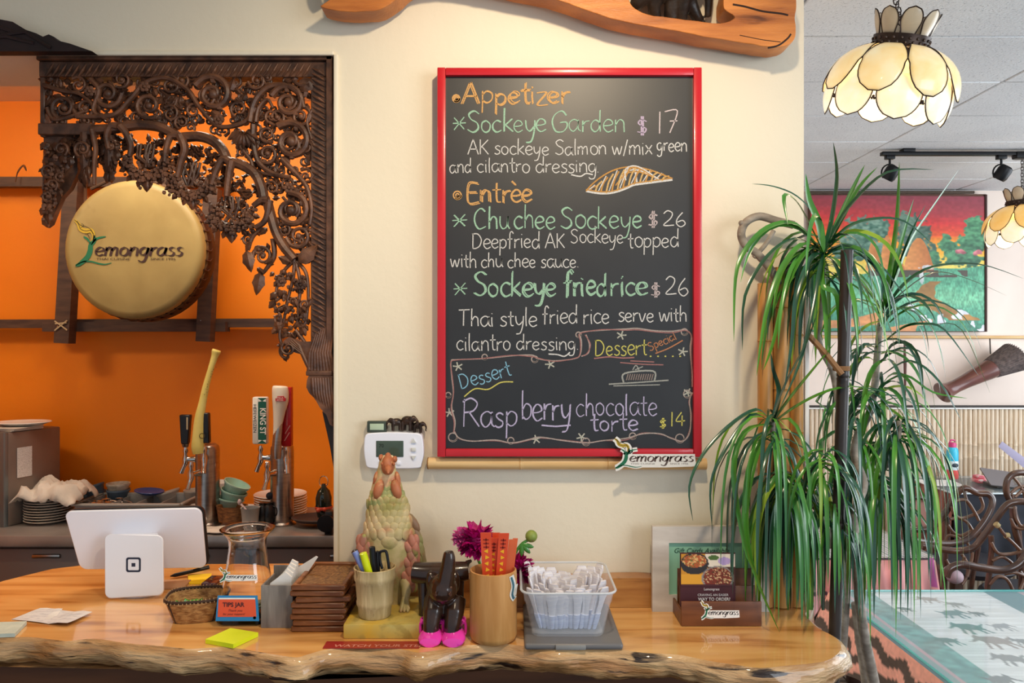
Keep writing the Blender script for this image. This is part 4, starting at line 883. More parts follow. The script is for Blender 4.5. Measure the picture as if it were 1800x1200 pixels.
# beer towers
def tower(px, name_label, d=2.82):
    x = P(px, 0, d).x; t = thing('beer_tower', name_label, 'beer tower', (x, d, ZB))
    c = V((x, d, ZB)); r = .042
    q = MB(); q.lathe([(.05, 0), (.05, .006), (r, .012), (r, .27), (r*.96, .285), (r*.7, .295), (.001, .297)], c, 30); q.build('column', M_steel, t)
    return t, c
def faucet(t, c, dx, dy, z, drop=True):
    p0 = c+V((0, 0, z)); e = V((dx, dy, 0)); q = MB(); p1 = p0+e
    q.tube([p0+e*.3, p0+e*.5, p0+e*.55, p0+e*.8, p1], [.009, .009, .013, .009, .010], 12)
    q.tube([p1+V((0, 0, .045)), p1+V((0, 0, .03)), p1+V((0, 0, .02)), p1, p1+V((0, 0, -.014)), p1+e*.1+V((0, 0, -.03)), p1+e*.2+V((0, 0, -.05))], [.007, .010, .006, .012, .010, .008, .009], 12)
    f = q.build('faucet', M_chrome, t); return p1+V((0, 0, .045)), f
tl, c1 = tower(365, 'left steel beer tower with black tap handles and a pale yellow axe-shaped one')
tr, c2 = tower(496, 'right steel beer tower with a green and white, a white and a red tap handle')
def uv2(p, ang=0): return T(p) @ Ry(ang)
h, f = faucet(tl, c1, -.075, -.015, .24)
q = MB(); q.lathe([(.010, 0), (.013, .01), (.014, .012)], h, 14); q.build('ferrule', M_steel, f)
hp = h+V((0, 0, .012)); q = MB(); q.prism([(hp.x-.013, hp.z), (hp.x+.013, hp.z), (hp.x+.021, hp.z+.106), (hp.x-.019, hp.z+.106)], hp.y-.011, hp.y+.011); b = q.build('tap_handle', M_black, tl, label='short black tap handle'); b.modifiers.new('b', 'BEVEL').width = .003
q = MB(); q.rbox(hp+V((.011, -.0118, .075)), (.006, .001, .045), .0004); q.build('handle_lettering', ink('b8a888'), b, False)
h, f = faucet(tl, c1, .015, -.07, .25); h = h+V((.008, 0, .012)); q = MB(); q.prism([(h.x-.010, h.z), (h.x+.014, h.z), (h.x+.011, h.z+.108), (h.x-.016, h.z+.108)], h.y-.011, h.y+.011); b = q.build('tap_handle', M_black, tl, label='short black tap handle'); b.modifiers.new('b', 'BEVEL').width = .003
# axe handle
h, f = faucet(tl, c1, -.03, -.075, .195); q = MB(); pts = [(349, 797, 12), (348, 785, 14), (349, 765, 13), (351, 735, 11), (356, 708, 8.5), (362, 680, 7.5), (370, 650, 6.5), (377, 628, 7.5), (380, 618, 10), (381, 615, 9)]
q.tube([V((P(x, y, h.y).x, h.y, P(x, y, h.y).z)) for x, y, w_ in spl(pts, 4)], [w_/K*h.y*.82 for x, y, w_ in spl(pts, 4)], 12, flat=.75)
b = q.build('axe_handle', mat('pale_yellow_wood', 'e4d680', 'd6c468', 14, rough=.4), tl, label='long pale yellow axe-shaped tap handle')
q = MB(); cc = P(355, 766, h.y-.016); q.lathe([(.008, 0), (.010, .0006), (.0075, .0007)], n=16, M=T(cc) @ Rx(90), closed=True)
for k in range(12):
    y = 643+k*4.4; x = 374-k*1.6; pp_ = P(x+2, y, h.y-.009); text_mb(q, "'-,:- .,-:'-"[k], .014, T(pp_) @ FACE @ Rz(-110), extrude=.001)
q.build('handle_lettering', ink('5a4a1c'), b, False)
# right tower handles
h, f = faucet(tr, c2, -.075, -.012, .245); hp = h+V((0, 0, .004)); q = MB(); q.rbox(hp+V((0, 0, .088)), (.054, .030, .172), .006); b = q.build('tap_handle', mat('cream_plastic', 'e3e0d6', rough=.35), tr, label='white and green plaque tap handle')
q = MB(); q.box(hp+V((.0105, -.0155, .088)), (.030, .001, .166)); q.build('green_panel', ink('10574a'), b, False)
q = MB(); text_mb(q, 'KING ST', .030, T(hp+V((.0035, -.0165, .135))) @ FACE @ Rz(-90), bold=.0006, sx=.86); q.build('handle_lettering', ink('e6e6e0'), b, False)
q = MB(); text_mb(q, 'HEFEWEIZEN', .016, T(hp+V((-.0215, -.0158, .148))) @ FACE @ Rz(-90), sx=1.1); q.build('handle_lettering', ink('1c3a4a'), b, False)
q = MB(); c_ = hp+V((.0105, -.0165, 0))
for (z, s) in ((.168, -1), (.008, 1)):
    for sx_ in (-1, 1): q.add([c_+V((sx_*.014, 0, z)), c_+V((sx_*.001, 0, z+s*.009)), c_+V((sx_*.014, 0, z+s*.011)), c_+V((sx_*.014, 0, z+s*.002))], [(0, 1, 2, 3)])
q.build('fleur_mark', ink('e6e6e1'), b, False)
h, f = faucet(tr, c2, -.03, -.08, .195); q = MB(); pts = [(486, 805, 6.5), (486, 790, 8), (487, 765, 7), (489, 742, 8.5), (491, 722, 11), (493, 705, 14), (493, 690, 14.5), (492, 681, 13.5), (492, 678, 11)]
q.tube([V((P(x, y, h.y).x, h.y, P(x, y, h.y).z)) for x, y, w_ in spl(pts, 4)], [w_/K*h.y for x, y, w_ in spl(pts, 4)], 16, flat=.8)
b = q.build('tap_handle', mat('ivory_gloss', 'e2dccb', rough=.15), tr, label='glossy ivory club-shaped tap handle')
q = MB(); q.tube([V((P(x, y, h.y).x, h.y, P(x, y, h.y).z)) for x, y in ((486, 806), (486, 790), (488, 765), (491, 745), (497, 728))], [.0145, .0172, .0160, .0130, .004], 16, flat=.85); q.build('grey_grip', M_steel, b)
q = MB(); hh = P(493, 701, h.y-.0235); q.prism([(hh.x+x*.001, hh.z+z*.001) for x, z in ((-17, -8), (17, -8), (18, 2), (12, 4), (11, 10), (-11, 10), (-12, 4), (-18, 2))], hh.y-.001, hh.y+.006); q.build('badge', ink('b3202a'), b, False)
q = MB(); text_mb(q, 'STELLA', .009, T(hh+V((-.0145, -.0012, .001))) @ FACE, sx=.85); text_mb(q, 'ARTOIS', .008, T(hh+V((-.0135, -.0012, -.0065))) @ FACE, sx=.85); q.build('handle_lettering', ink('ece4dc'), b, False)
h, f = faucet(tr, c2, .03, -.05, .245); hp = h+V((.004, 0, .004)); q = MB(); q.rbox(hp+V((0, 0, .106)), (.034, .030, .212), .003, M=None); b = q.build('tap_handle', mat('red_gloss', 'b01c22', rough=.25), tr, label='tall square red tap handle')
q = MB(); q.box(hp+V((.003, -.0155, .14)), (.0012, .001, .13)); q.tube([hp+V((.012, -.0155, .05)), hp+V((-.006, -.0155, .02))], .0015, 5); q.tube([hp+V((.014, -.0155, .075)), hp+V((-.004, -.0155, .045))], .0015, 5)
q.build('handle_lettering', ink('d9a49c'), b, False)
q = MB(); q.lathe([(.001, 0), (.013, .001), (.013, .012), (.001, .014)], n=14, M=T(c2+V((-.036, -.022, .11))) @ Rx(90)); q.build('plug', M_black, tr)
# ------------------------------------------------ things on the bar counter
def base(px, py): d = DZ(py); return V(((px-900)/K*d, d, ZC))
# register stand and tablet
rg_ = thing('register_stand', 'white point-of-sale stand with a square black emblem, holding up the tablet', 'register stand', base(235, 1050))
q = MB(); d0, d1 = 1.655, 1.70
q.quad([P(183.5, 938, d1), P(286, 940, d1), P(287, 1046, d0), P(184, 1052, d0)], .006, .014, 6); f = q.build('front_plate', M_white, rg_); f.modifiers.new('b', 'BEVEL').width = .0015
q = MB(); q.lathe([(.001, 0), (.045, 0), (.047, .002), (.045, .005), (.001, .006)], base(236, 1050)+V((0, .03, 0)), 28, sy=.8); q.build('round_foot', M_white, rg_)
q = MB(); q.quad([P(197, 936, 1.745), P(277, 936, 1.745), P(280, 945, 1.70), P(194, 945, 1.70)], .004, .003, 3); q.build('bridge', M_white, rg_)
def on_plate(px, py, h=0): t = (py-938)/112; return P(px, py, d1+(d0-d1)*t)+V((0, -.0012-h, 0))
q = MB()
def rring(cx, cy, a, b, r1, r2, mp):
    vs = []; n = 0
    for rad, hw in ((r1, a), (r2, b)):
        for (sx, sy, a0) in ((1, 1, 0), (-1, 1, PI/2), (-1, -1, PI), (1, -1, 1.5*PI)):
            for k in range(5): an = a0+PI/2*k/4; vs.append(mp(cx+sx*(hw-rad)+rad*math.cos(an), cy+sy*(hw-rad)+rad*math.sin(an)))
    return vs, [(i, (i+1) % 20, 20+(i+1) % 20, 20+i) for i in range(20)]
vs, fs = rring(235, 992, 13, 9.6, 4, 2, on_plate); q.add(vs, fs); q.add([on_plate(235+x, 992+y) for x, y in ((-3.4, -3), (3.4, -3), (3.4, 3.4), (-3.4, 3.4))], [(0, 1, 2, 3)]); q.build('square_emblem', M_navy, rg_, False)
tb = thing('register_tablet', 'large white-backed tablet register mounted behind the white stand', 'tablet', P(236, 1000, 1.73))
c4 = [P(112, 899, 1.70), P(354, 893, 1.75), P(363, 998, 1.79), P(141, 1001, 1.73)]
q = MB(); q.quad(c4, .007, .016, 6); q.build('back_shell', M_white, tb).modifiers.new('b', 'BEVEL').width = .0015
q = MB(); q.quad([p+V((.0035, .0072, .0035)) for p in c4], .006, .016, 6); q.build('bezel', M_black, tb)

# tips jar
jb = base(419, 1102); jb.y += .052; jar = thing('tips_jar', 'clear glass flask marked TIPS JAR with blue and orange label', 'jar', jb)
def sq(a, t):   # morph from rounded square at the base to round at the neck
    s = max(abs(math.cos(a)), abs(math.sin(a))); k = max(0, 1-t*1.6); return (1-k)+k*min(1.22, 1/s)
q = MB(); pr = [(.001, 0), (.046, 0), (.051, .004), (.050, .03), (.046, .07), (.0400, .11), (.036, .145), (.037, .16), (.045, .172), (.052, .178), (.0535, .181), (.050, .1815)]
pri = [(.047, .1785), (.042, .172), (.0345, .160), (.0335, .145), (.0375, .11), (.0435, .07), (.0475, .03), (.047, .010), (.001, .008)]
allp = pr+pri
q.lathe(allp, jb, 40, fn=lambda a, t: 1)
M44 = T(jb) @ Rz(45)
vs = []
q = MB()
for (r_, z) in allp:
    for k in range(40):
        a = 2*PI*k/40; kk = max(0, 1-z/.13); s = 1/max(abs(math.cos(a)), abs(math.sin(a))); f_ = (1-kk)+kk*min(1.2, s)
        vs.append((jb.x+r_*f_*math.cos(a), jb.y+r_*f_*math.sin(a), jb.z+z))
fs = [(j*40+k, j*40+(k+1) % 40, (j+1)*40+(k+1) % 40, (j+1)*40+k) for j in range(len(allp)-1) for k in range(40)]
q.add(vs, fs); q.build('flask', M_glass, jar)
jd = jb.y-.0535
def jp(px, py, h=0): t = (1103-py)/170; return P(px, py, jd+.010*t)+V((0, -h, 0))
def flat(mb_, pts, mp, h=0): mb_.add([mp(x, y, h) for x, y in pts], [tuple(range(len(pts)))])
q = MB(); flat(q, [(383, 1046), (453, 1046), (456, 1091), (379, 1091)], jp, .0008); q.build('blue_label', ink('2a86c4'), jar, False)
q = MB(); flat(q, [(384.5, 1052), (449, 1052), (451, 1083.5), (383, 1083.5)], jp, .0012); q.build('orange_label', ink('e0593a'), jar, False)
q = MB(); flat(q, [(385, 1050), (449, 1050), (449, 1052.6), (385, 1052.6)], jp, .0014)
for k in range(10):
    pass
q.lathe([(.0001, 0), (.0028, 0)], n=12, M=T(jp(448, 1085, .0015)) @ Rx(90)); q.build('label_stripe', ink('f0f0ee'), jar, False)
q = MB(); text_mb(q, 'TIPS JAR', .0118, T(jp(392, 1065.5, .0016)) @ FACE, bold=.0003, sx=.98); text_mb(q, 'Thank you', .006, T(jp(401, 1074, .0016)) @ FACE, shear=.3, sx=1.1); text_mb(q, 'for your support!', .0055, T(jp(392, 1080, .0016)) @ FACE, shear=.3, sx=1.1); q.build('label_lettering', ink('4a2730'), jar, False)
logo(jar, lambda x, y, h: jp(386+(x-235)*.0595, 997+(y-90)*.052, .001+h*.5), 0, '4a4a52', backing=ink('f2f2f0'), small=False)
# small change inside the jar
for k in range(4):
    q = MB(); z = jb.z+.009+k*.004; p = [(jb.x-.028+.012*(k % 2), z), (jb.x+.02, z+.001), (jb.x+.026, z+.004), (jb.x-.02, z+.005)]
    q.prism(p, jb.y-.024+.012*k, jb.y-.006+.012*k)
    one('banknote', q, ink(('8c9c7c', '9aa588')[k % 2]), 'crumpled banknote at the bottom of the tips jar', 'banknote', 'banknotes in the tips jar')

# wrapper basket with green sweets
bc = base(325, 1104); bc.y += .058; bk_ = thing('boat_basket', 'small oblong woven basket with a dark stitched rim', 'basket', bc)
M_wkr = mat('pale_wicker', 'c89a60', '8a5c30', 70, st=(1, 1, 2.5), rough=.55, bump=.0025, bsc=140)
q = MB()
def bkM(rot=12): return T(bc) @ Rz(rot)
def supr(n): return lambda a, t: 1/(abs(math.cos(a))**n+abs(math.sin(a))**n)**(1/n)
q.lathe([(.001, 0), (.040, 0), (.044, .004), (.058, .045), (.0565, .046), (.042, .006), (.001, .004)], n=36, M=bkM(), sx=1, sy=.84, fn=supr(3.2)); q.build('woven_body', M_wkr, bk_)
q = MB(); q.lathe([(.0575+.003*math.cos(a), .0465+.0035*math.sin(a)) for a in [k*PI/3 for k in range(6)]], n=36, M=bkM(), sx=1, sy=.84, fn=supr(3.2), closed=True); rim = q.build('rim', ink('3a2418'), bk_)
q = MB()
for k in range(54):
    a = 2*PI*k/54; f_ = supr(3.2)(a, 0); x, y = .0575*f_*math.cos(a), .0575*.84*f_*math.sin(a); m_ = bkM()
    q.tube([m_ @ V((x*1.05, y*1.05, .043)), m_ @ V((x, y, .0515)), m_ @ V((x*.95, y*.95, .044))], .0009, 5)
q.build('rim_stitching', ink('b89468'), bk_)['kind'] = 'stuff'
q = MB()
for k in range(4):
    a = PI/4+k*PI/2; pts = [bkM() @ V((r_*supr(3.2)(a, 0)*math.cos(a)*1.01, r_*supr(3.2)(a, 0)*math.sin(a)*.85, z)) for r_, z in ((.042, .002), (.050, .025), (.058, .044))]; q.tube(pts, .0016, 6)
q.build('corner_binding', ink('3a2419'), bk_)
M_grn = mat('green_wrapper', '2fa02c', '1c7f28', 60, rough=.25, coat=.5)
for k, (x, y) in enumerate(((-.026, -.006), (-.012, .012), (-.032, .014), (-.008, -.014), (.014, .006), (.03, -.004))):
    q = MB(); p = bc+V((x, y, .024+.004*(k % 2))) ; q.rbox((0, 0, 0), (.022, .013, .008), .003, M=T(p) @ Rz(40*k)); q.tube([p+V((.010, 0, 0)), p+V((.018, .003, .002))], [.003, .006], 6); q.tube([p-V((.010, 0, 0)), p-V((.018, .003, -.002))], [.003, .006], 6)
    one('wrapped_sweet', q, M_grn, 'green wrapped sweet in the small oblong basket', 'sweet', 'green sweets in the basket')

# papers, pens, phone at the back left of the counter
def paper(name, pts, h, m_, label, cat, th_=.0006, z0=None):
    q = MB(); z = (z0 or ZC)+.0004; v0 = []
    for (px, py) in pts: b_ = base(px, py); v0.append((b_.x, b_.y))
    n = len(v0); nn = 6; vs = []; 
    q4 = [V((*p, 0)) for p in v0]
    for lay in (0, 1):
        for j in range(nn+1):
            for i in range(nn+1):
                u, v = i/nn, j/nn; p = (q4[0]*(1-u)+q4[1]*u)*(1-v)+(q4[3]*(1-u)+q4[2]*u)*v
                zz = z+h*abs(mnoise.noise(V((u*1.7+px, v*1.3, 1))))*2*(.3+u) + lay*th_
                vs.append((p.x, p.y, zz))
    m1 = nn+1; tot = m1*m1
    fs = [(j*m1+i, j*m1+i+1, (j+1)*m1+i+1, (j+1)*m1+i) for j in range(nn) for i in range(nn)]
    fs += [tuple(a+tot for a in f_[::-1]) for f_ in fs]
    edge = [i for i in range(m1)]+[j*m1+nn for j in range(1, m1)]+[nn*m1+i for i in range(nn-1, -1, -1)]+[j*m1 for j in range(nn-1, 0, -1)]
    fs += [(edge[i], edge[(i+1) % len(edge)], edge[(i+1) % len(edge)]+tot, edge[i]+tot) for i in range(len(edge))]
    q.add(vs, fs); return one(name, q, m_, label, cat, smooth=True)
paper('receipt', [(68, 1070), (162, 1080), (118, 1101), (20, 1089)], .004, mat('receipt_paper', 'dedad8', 'c2bec0', 60, st=(1, 4, 1), rough=.7, lo=.5, hi=.62), 'curled printed receipt lying on the left of the counter', 'receipt')
paper('receipt', [(70, 1069), (110, 1071), (95, 1092), (30, 1090)], .002, M_paper, 'plain slip of paper under the curled receipt', 'paper', z0=ZC-.0002)
paper('note_pad', [(-20, 1100), (47, 1098), (26, 1120), (-40, 1122)], .0005, mat('pale_green_paper', 'd2d8c8', 'c2cabc', 40, rough=.7), 'stack of pale green slips at the left edge of the counter', 'paper', th_=.007)
paper('sticky_pad', [(405, 1111), (454, 1119), (410, 1140), (361, 1131)], .0002, mat('neon_yellow_paper', 'e4f21c', 'dcea18', 4, rough=.6), 'neon yellow sticky note pad on the counter in front of the tips jar', 'note pad', th_=.008)
paper('brown_wallet', [(288, 1022), (336, 1022), (322, 1036), (285, 1036)], .0005, mat('kraft_paper', 'b88c68', rough=.7), 'kraft brown envelope lying beside the white register stand', 'envelope', th_=.004)
paper('yellow_card', [(330, 1012), (372, 1010), (368, 1027), (332, 1027)], .0003, ink('f0c818'), 'bright yellow card under the black pen', 'card', th_=.003)
q = MB(); a_, b_ = base(299, 1017)+V((0, 0, .006)), base(368, 1007)+V((0, 0, .014)); q.tube([a_, a_.lerp(b_, .07), a_.lerp(b_, .12), a_.lerp(b_, .9), b_], [.001, .003, .0045, .0045, .004], 10); q.tube([a_.lerp(b_, .6)+V((0, -.004, .004)), b_+V((0, -.003, .005))], .0014, 6)
one('ballpoint_pen', q, M_black, 'black ballpoint pen lying across the yellow card', 'pen')
q = MB(); q.rbox(base(372, 1028)+V((0, .01, .006)), (.035, .06, .010), .004, 2); one('dark_phone', q, mat('dark_red_brown', '4a1d1c', rough=.15, coat=.5), 'dark red-brown slab beside the neck of the tips jar', 'phone')

# grey paper-textured holder with napkins
hb = base(487, 1103); hb.y += .04; hd = thing('grey_holder', 'grey woodgrain box holding folded napkins beside the coaster stack', 'box', hb)
q = MB(); M_gw = mat('grey_woodgrain', '8f8a86', '6c6764', 8, st=(8, 8, 1), rough=.6)
w2, dp, hh_ = .031, .04, .083
for (c_, s_) in (((0, -dp, hh_/2), (w2*2, .004, hh_)), ((0, dp, hh_/2+.008), (w2*2, .004, hh_+.016)), ((-w2+.002, 0, hh_/2), (.004, dp*2, hh_)), ((w2-.002, 0, hh_/2), (.004, dp*2, hh_)), ((0, 0, .003), (w2*2, dp*2, .006))): q.rbox(hb+V(c_), s_, .001)
q.build('box_body', M_gw, hd)
for k in range(5):
    q = MB(); y = hb.y-.026+k*.011; x0 = hb.x-.024; q.prism([(x0, hb.z+.02), (x0+.048, hb.z+.02), (x0+.048, hb.z+.094+.004*k), (x0+.036, hb.z+.104+.003*k), (x0+.006+.003*k, hb.z+.082)], y, y+.006)
    one('folded_napkin', q, M_paper, 'folded white napkin standing in the grey woodgrain box', 'napkin', 'napkins in the grey box', smooth=False)
q = MB(); q.prism([(hb.x+.0, hb.z+.07), (hb.x+.03, hb.z+.07), (hb.x+.062, hb.z+.118), (hb.x+.058, hb.z+.120), (hb.x+.01, hb.z+.09)], hb.y+.03, hb.y+.0315); one('card_slip', q, M_paper, 'pale card slip sticking up at a slant behind the grey box', 'card', smooth=False)

# stack of square wooden coaster trays
M_tray = mat('reddish_tray_wood', '8f5a34', '5c3218', 12, st=(1, 4, 4), rough=.4, c3='b57c48', sc3=30, lo3=.6, hi3=.8); M_rat = mat('woven_rattan', '8f6636', '5a3818', 160, st=(1, 1, 1), rough=.6, bump=.003, bsc=200)
tx = -.372; td = 1.472; tm0 = None
names = ['bottom', 'second from the bottom', 'third from the bottom', 'fourth from the bottom', 'fourth from the top', 'third from the top', 'second from the top', 'top']
for k in range(8):
    z = ZC+k*.0113; dx = (.000, .002, -.001, .001, 0, .004, -.001, .0)[k]; rz = (0, 1, -1, .5, -.5, 4, -1, 0)[k]
    org = V((tx+dx, td+.08, z))
    if tm0 is None:
        t = thing('coaster_tray', 'x', 'tray', org, 'stacked coaster trays'); q = MB(); W2, D2 = .052, .08
        q.rbox(org+V((0, 0, .0025)), (W2*1.8, D2*1.8, .004), .001)
        for (c_, s_) in (((0, -D2+.005, .0055), (W2*2, .010, .0105)), ((0, D2-.005, .0055), (W2*2, .010, .0105)), ((-W2+.005, 0, .0055), (.010, D2*2-.02, .0105)), ((W2-.005, 0, .0055), (.010, D2*2-.02, .0105))): q.rbox(org+V(c_), s_, .002, 1)
        fr0 = q.build('frame', M_tray, t); q = MB(); q.rbox(org+V((0, 0, .005)), (W2*1.62, D2*1.7, .0014), .0003); rt0 = q.build('woven_base', M_rat, t); tm0 = t; ts = t
        t.rotation_euler.z = math.radians(rz)
    else:
        ts = tm0.copy(); COL.objects.link(ts); ts.location = org; ts.rotation_euler.z = math.radians(rz)
        for ch_ in (fr0, rt0): c2_ = ch_.copy(); COL.objects.link(c2_); c2_.parent = ts
    ts['label'] = 'square reddish wooden coaster tray, '+names[k]+' of the stack'

# yellow block, bucket, pens, rooster
ZY = 1.0706
yb = MB(); yx0, yx1 = (603-900)/K*1.438, (739-900)/K*1.438; yb.rbox(((yx0+yx1)/2, (1.438+1.60)/2, (ZC+ZY)/2), (yx1-yx0, 1.60-1.438, ZY-ZC), .003)
rs = thing('rooster_figure', 'tall painted ceramic rooster with scalloped feathers on a yellow plinth', 'figurine', ((yx0+yx1)/2, 1.52, ZC))
yb.build('yellow_plinth', mat('mustard_glaze', 'd2a838', 'b9a860', 14, rough=.45, c3='a89248', sc3=30, lo3=.55, hi3=.65), rs)
M_cer = mat('aged_glaze', 'd8bf92', '9a9050', 15, rough=.5, lo=.38, hi=.62, c3='bf7858', sc3=12, lo3=.53, hi3=.64, bump=.0008, bsc=120); M_pinkc = mat('terracotta_pink', 'bd7860', '9c6a58', 40, rough=.5, c3='96964e', sc3=40, lo3=.56, hi3=.66)
M_comb = mat('terracotta_orange', 'c47a52', 'a8603c', 30, rough=.5, c3='cfa06a', sc3=40, lo3=.58, hi3=.68); M_grc = mat('green_glaze', 'b8b070', '8a9460', 30, rough=.5)
RD = 1.56; rS = RD/K
def rp(px, py, dy=0): return P(px, py, RD+dy)
q = MB()
prof = [(1066, 684, 22), (1040, 684, 26), (1010, 684, 40), (985, 684, 46), (960, 684, 47), (935, 682, 44), (910, 682, 39), (890, 681, 34), (870, 680, 30), (850, 680, 26), (838, 679, 21), (820, 680, 15), (806, 681, 13), (800, 682, 8)]
vs = []; n = 24
for (py, px, r_) in spl(prof, 3):
    c_ = rp(px, py)
    for k in range(n): a = 2*PI*k/n; w_ = 1+.05*mnoise.noise(V((math.cos(a)*2, math.sin(a)*2, py*.03))); vs.append((c_.x+r_*rS*w_*math.cos(a), c_.y+r_*rS*.72*w_*math.sin(a), c_.z))
m_ = len(vs)//n; fs = [(j*n+k, j*n+(k+1) % n, (j+1)*n+(k+1) % n, (j+1)*n+k) for j in range(m_-1) for k in range(n)]+[tuple(range(n)), tuple((m_-1)*n+k for k in range(n))]
q.add(vs, fs); q.build('body', M_cer, rs)
def petal(q, p, L_, W2, t_, ang, face=0):     # flat teardrop feather in the picture plane
    q.ball((0, 0, 0), (W2, t_, L_/2), 10, M=T(p) @ Rz(face) @ Ry(ang) @ T(0, 0, -L_/2))
q = MB()      # neck scallops
for row in range(5):
    y = 846+row*7.5; hw = 24+row*3.2; cnt_ = 6+row
    for k in range(cnt_):
        u = -1+2*(k+.5*(row % 2))/(cnt_-1); 
        if abs(u) > 1: continue
        a = u*1.2; petal(q, rp(680+hw*math.sin(a), y, -hw*rS*.72*math.cos(a)+.0015), .021, .0088, .0022, 0, math.degrees(a))
q.build('neck_feathers', M_grc, rs)
q = MB()      # face, wattles, comb
for s in (-1, 1):
    petal(q, rp(681+s*11, 842, -.022), .042, .0105, .010, -s*14); petal(q, rp(680+s*17, 828, -.006), .034, .006, .008, -s*8)
q.build('wattles', M_comb, rs)
q = MB(); q.ball(rp(682, 818, -.006), (.014, .018, .022), 12); q.tube([rp(682, 822, -.02), rp(682, 828, -.040), rp(682, 832, -.045)], [.008, .005, .001], 8)
for s in (-1, 1): q.ball(rp(682+s*10, 815, -.016), .0035, 8)
for (x, y, r_) in ((670, 804, 5.5), (682, 802, 6.5), (694, 807, 5.5)): q.ball(rp(x, y), (r_*rS*.85, .010, r_*rS*1.1), 10)
q.ball(rp(682, 811), (13*rS, .012, 12*rS), 10); q.build('head_and_comb', M_comb, rs)
for s, X in ((-1, 641), (1, 722)):
    q = MB()
    for row in range(7):
        for k in range(3): petal(q, rp(X+s*(k-1)*9-row*s*1.2, 938+row*13, -.022-.004*((row+k) % 2)), .030, .0082, .005, s*(-12+14*(k-1)))
    q.ball(rp(X, 980, -.004), (17*rS, .02, 46*rS), 12); q.build('wing', M_pinkc, rs)
q = MB()
for (x, y, L_, a) in ((712, 900, .05, -35), (718, 918, .055, -30), (724, 935, .055, -25), (728, 955, .055, -20), (730, 975, .06, -12), (722, 990, .06, -8), (735, 995, .04, 0)): petal(q, rp(x, y, .012), L_, .011, .008, a)
q.tube([rp(x, y, .012) for x, y in spl([(708, 905), (722, 935), (738, 965), (745, 990), (735, 1005), (722, 995)], 4)], [.008]*10+[.006]*11, 8); q.build('tail_feathers', mat('green_rose_glaze', '97965c', '8a6a50', 36, rough=.5, c3='a8604c', sc3=30, lo3=.55, hi3=.66), rs)
q = MB(); q.tube([rp(712, 1018, -.02), rp(714, 1040, -.03), rp(712, 1056, -.035)], [.012, .010, .006], 9)
for (x, dx) in ((712, -6), (712, 0), (712, 6)): q.tube([rp(x, 1050, -.035), V((rp(x+dx, 1060, -.05).x, RD-.055, ZY+.005)), V((rp(x+dx, 1060, -.05).x, RD-.062, ZY+.002))], [.006, .004, .002], 7)
q.build('leg', M_cer, rs); q = MB(); q.ball(rp(684, 950, -.030), (.020, .012, .022), 12); q.build('breast_patch', M_cer, rs)
q = MB()
for row in range(6):
    for k in range(7):
        u = -1+2*(k+.5*(row % 2))/6.5; a = u*1.1; hw = 36+row*2.2; petal(q, rp(682+hw*math.sin(a), 872+row*11, -hw*rS*.70*math.cos(a)+.0005), .026, .0105, .003, 0, math.degrees(a))
q.build('back_scales', M_cer, rs)
# bucket
bkx = (659-900)/K*1.485; bb_ = V((bkx, 1.485, ZY)); bu = thing('pen_bucket', 'pale woodgrain ceramic bucket of pens standing on the yellow plinth', 'bucket', bb_)
M_buck = mat('pale_wood_ceramic', 'd2bd90', 'b09a6c', 9, st=(9, 9, 1), rough=.5, bump=.0025, bsc=60, lo=.35, hi=.6, c3='8a744c', sc3=14, lo3=.62, hi3=.68, bst=(1, 1, .12))
q = MB(); q.lathe([(.001, 0), (.028, 0), (.031, .003), (.0325, .02), (.035, .024), (.0355, .030), (.0345, .034), (.037, .068), (.0395, .072), (.040, .079), (.039, .083), (.0405, .094), (.0385, .095), (.036, .09), (.029, .008), (.001, .006)], bb_, 32); q.build('pail', M_buck, bu)
def pen(px0, py0, px1, py1, dd, r, m_, name, label, cap=None, capm=None):
    t_ = bb_; a_ = P(px1, py1, 1.485+dd); b_ = P(px0, py0, 1.485+dd*1.3); b2 = a_+(a_-b_).normalized()*.055; b2.z = max(b2.z, ZY+.010)
    q = MB(); q.tube([b2, a_, a_.lerp(b_, .6), a_.lerp(b_, .97), b_], [r*.9, r, r, r*.95, r*.5], 12)
    return one(name, q, m_, label, 'pen')
pen(623, 968, 639, 1000, -.012, .0062, mat('periwinkle_plastic', '7c8cc8', rough=.3), 'felt_marker', 'black-capped periwinkle marker, leftmost in the woodgrain bucket')
q = MB(); a_, b_ = P(622, 966, 1.472), P(632, 985, 1.473); q.tube([a_, a_.lerp(b_, .1), b_], [.003, .0066, .0070], 12); one('marker_cap', q, M_black, 'black cap on the leftmost marker in the bucket', 'pen cap')
pen(638, 971, 647, 1002, -.016, .0075, mat('highlighter_yellow', 'dbe81c', rough=.3), 'highlighter', 'yellow highlighter standing in the woodgrain bucket')
pen(654, 960, 657, 1000, -.010, .0062, M_black, 'black_pen', 'tall black pen with a clip in the middle of the bucket'); pen(663, 968, 664, 1000, -.002, .0045, M_black, 'black_pen', 'thin black pen right of the tall clip pen')
q = MB(); q.tube([P(x, y, 1.482) for x, y in spl([(672, 999), (668, 985), (668, 971), (674, 968), (679, 970), (682, 985), (684, 999)], 4)], .0028, 8); one('black_scissors', q, M_black, 'black looped handle at the right of the pens in the bucket', 'scissors')

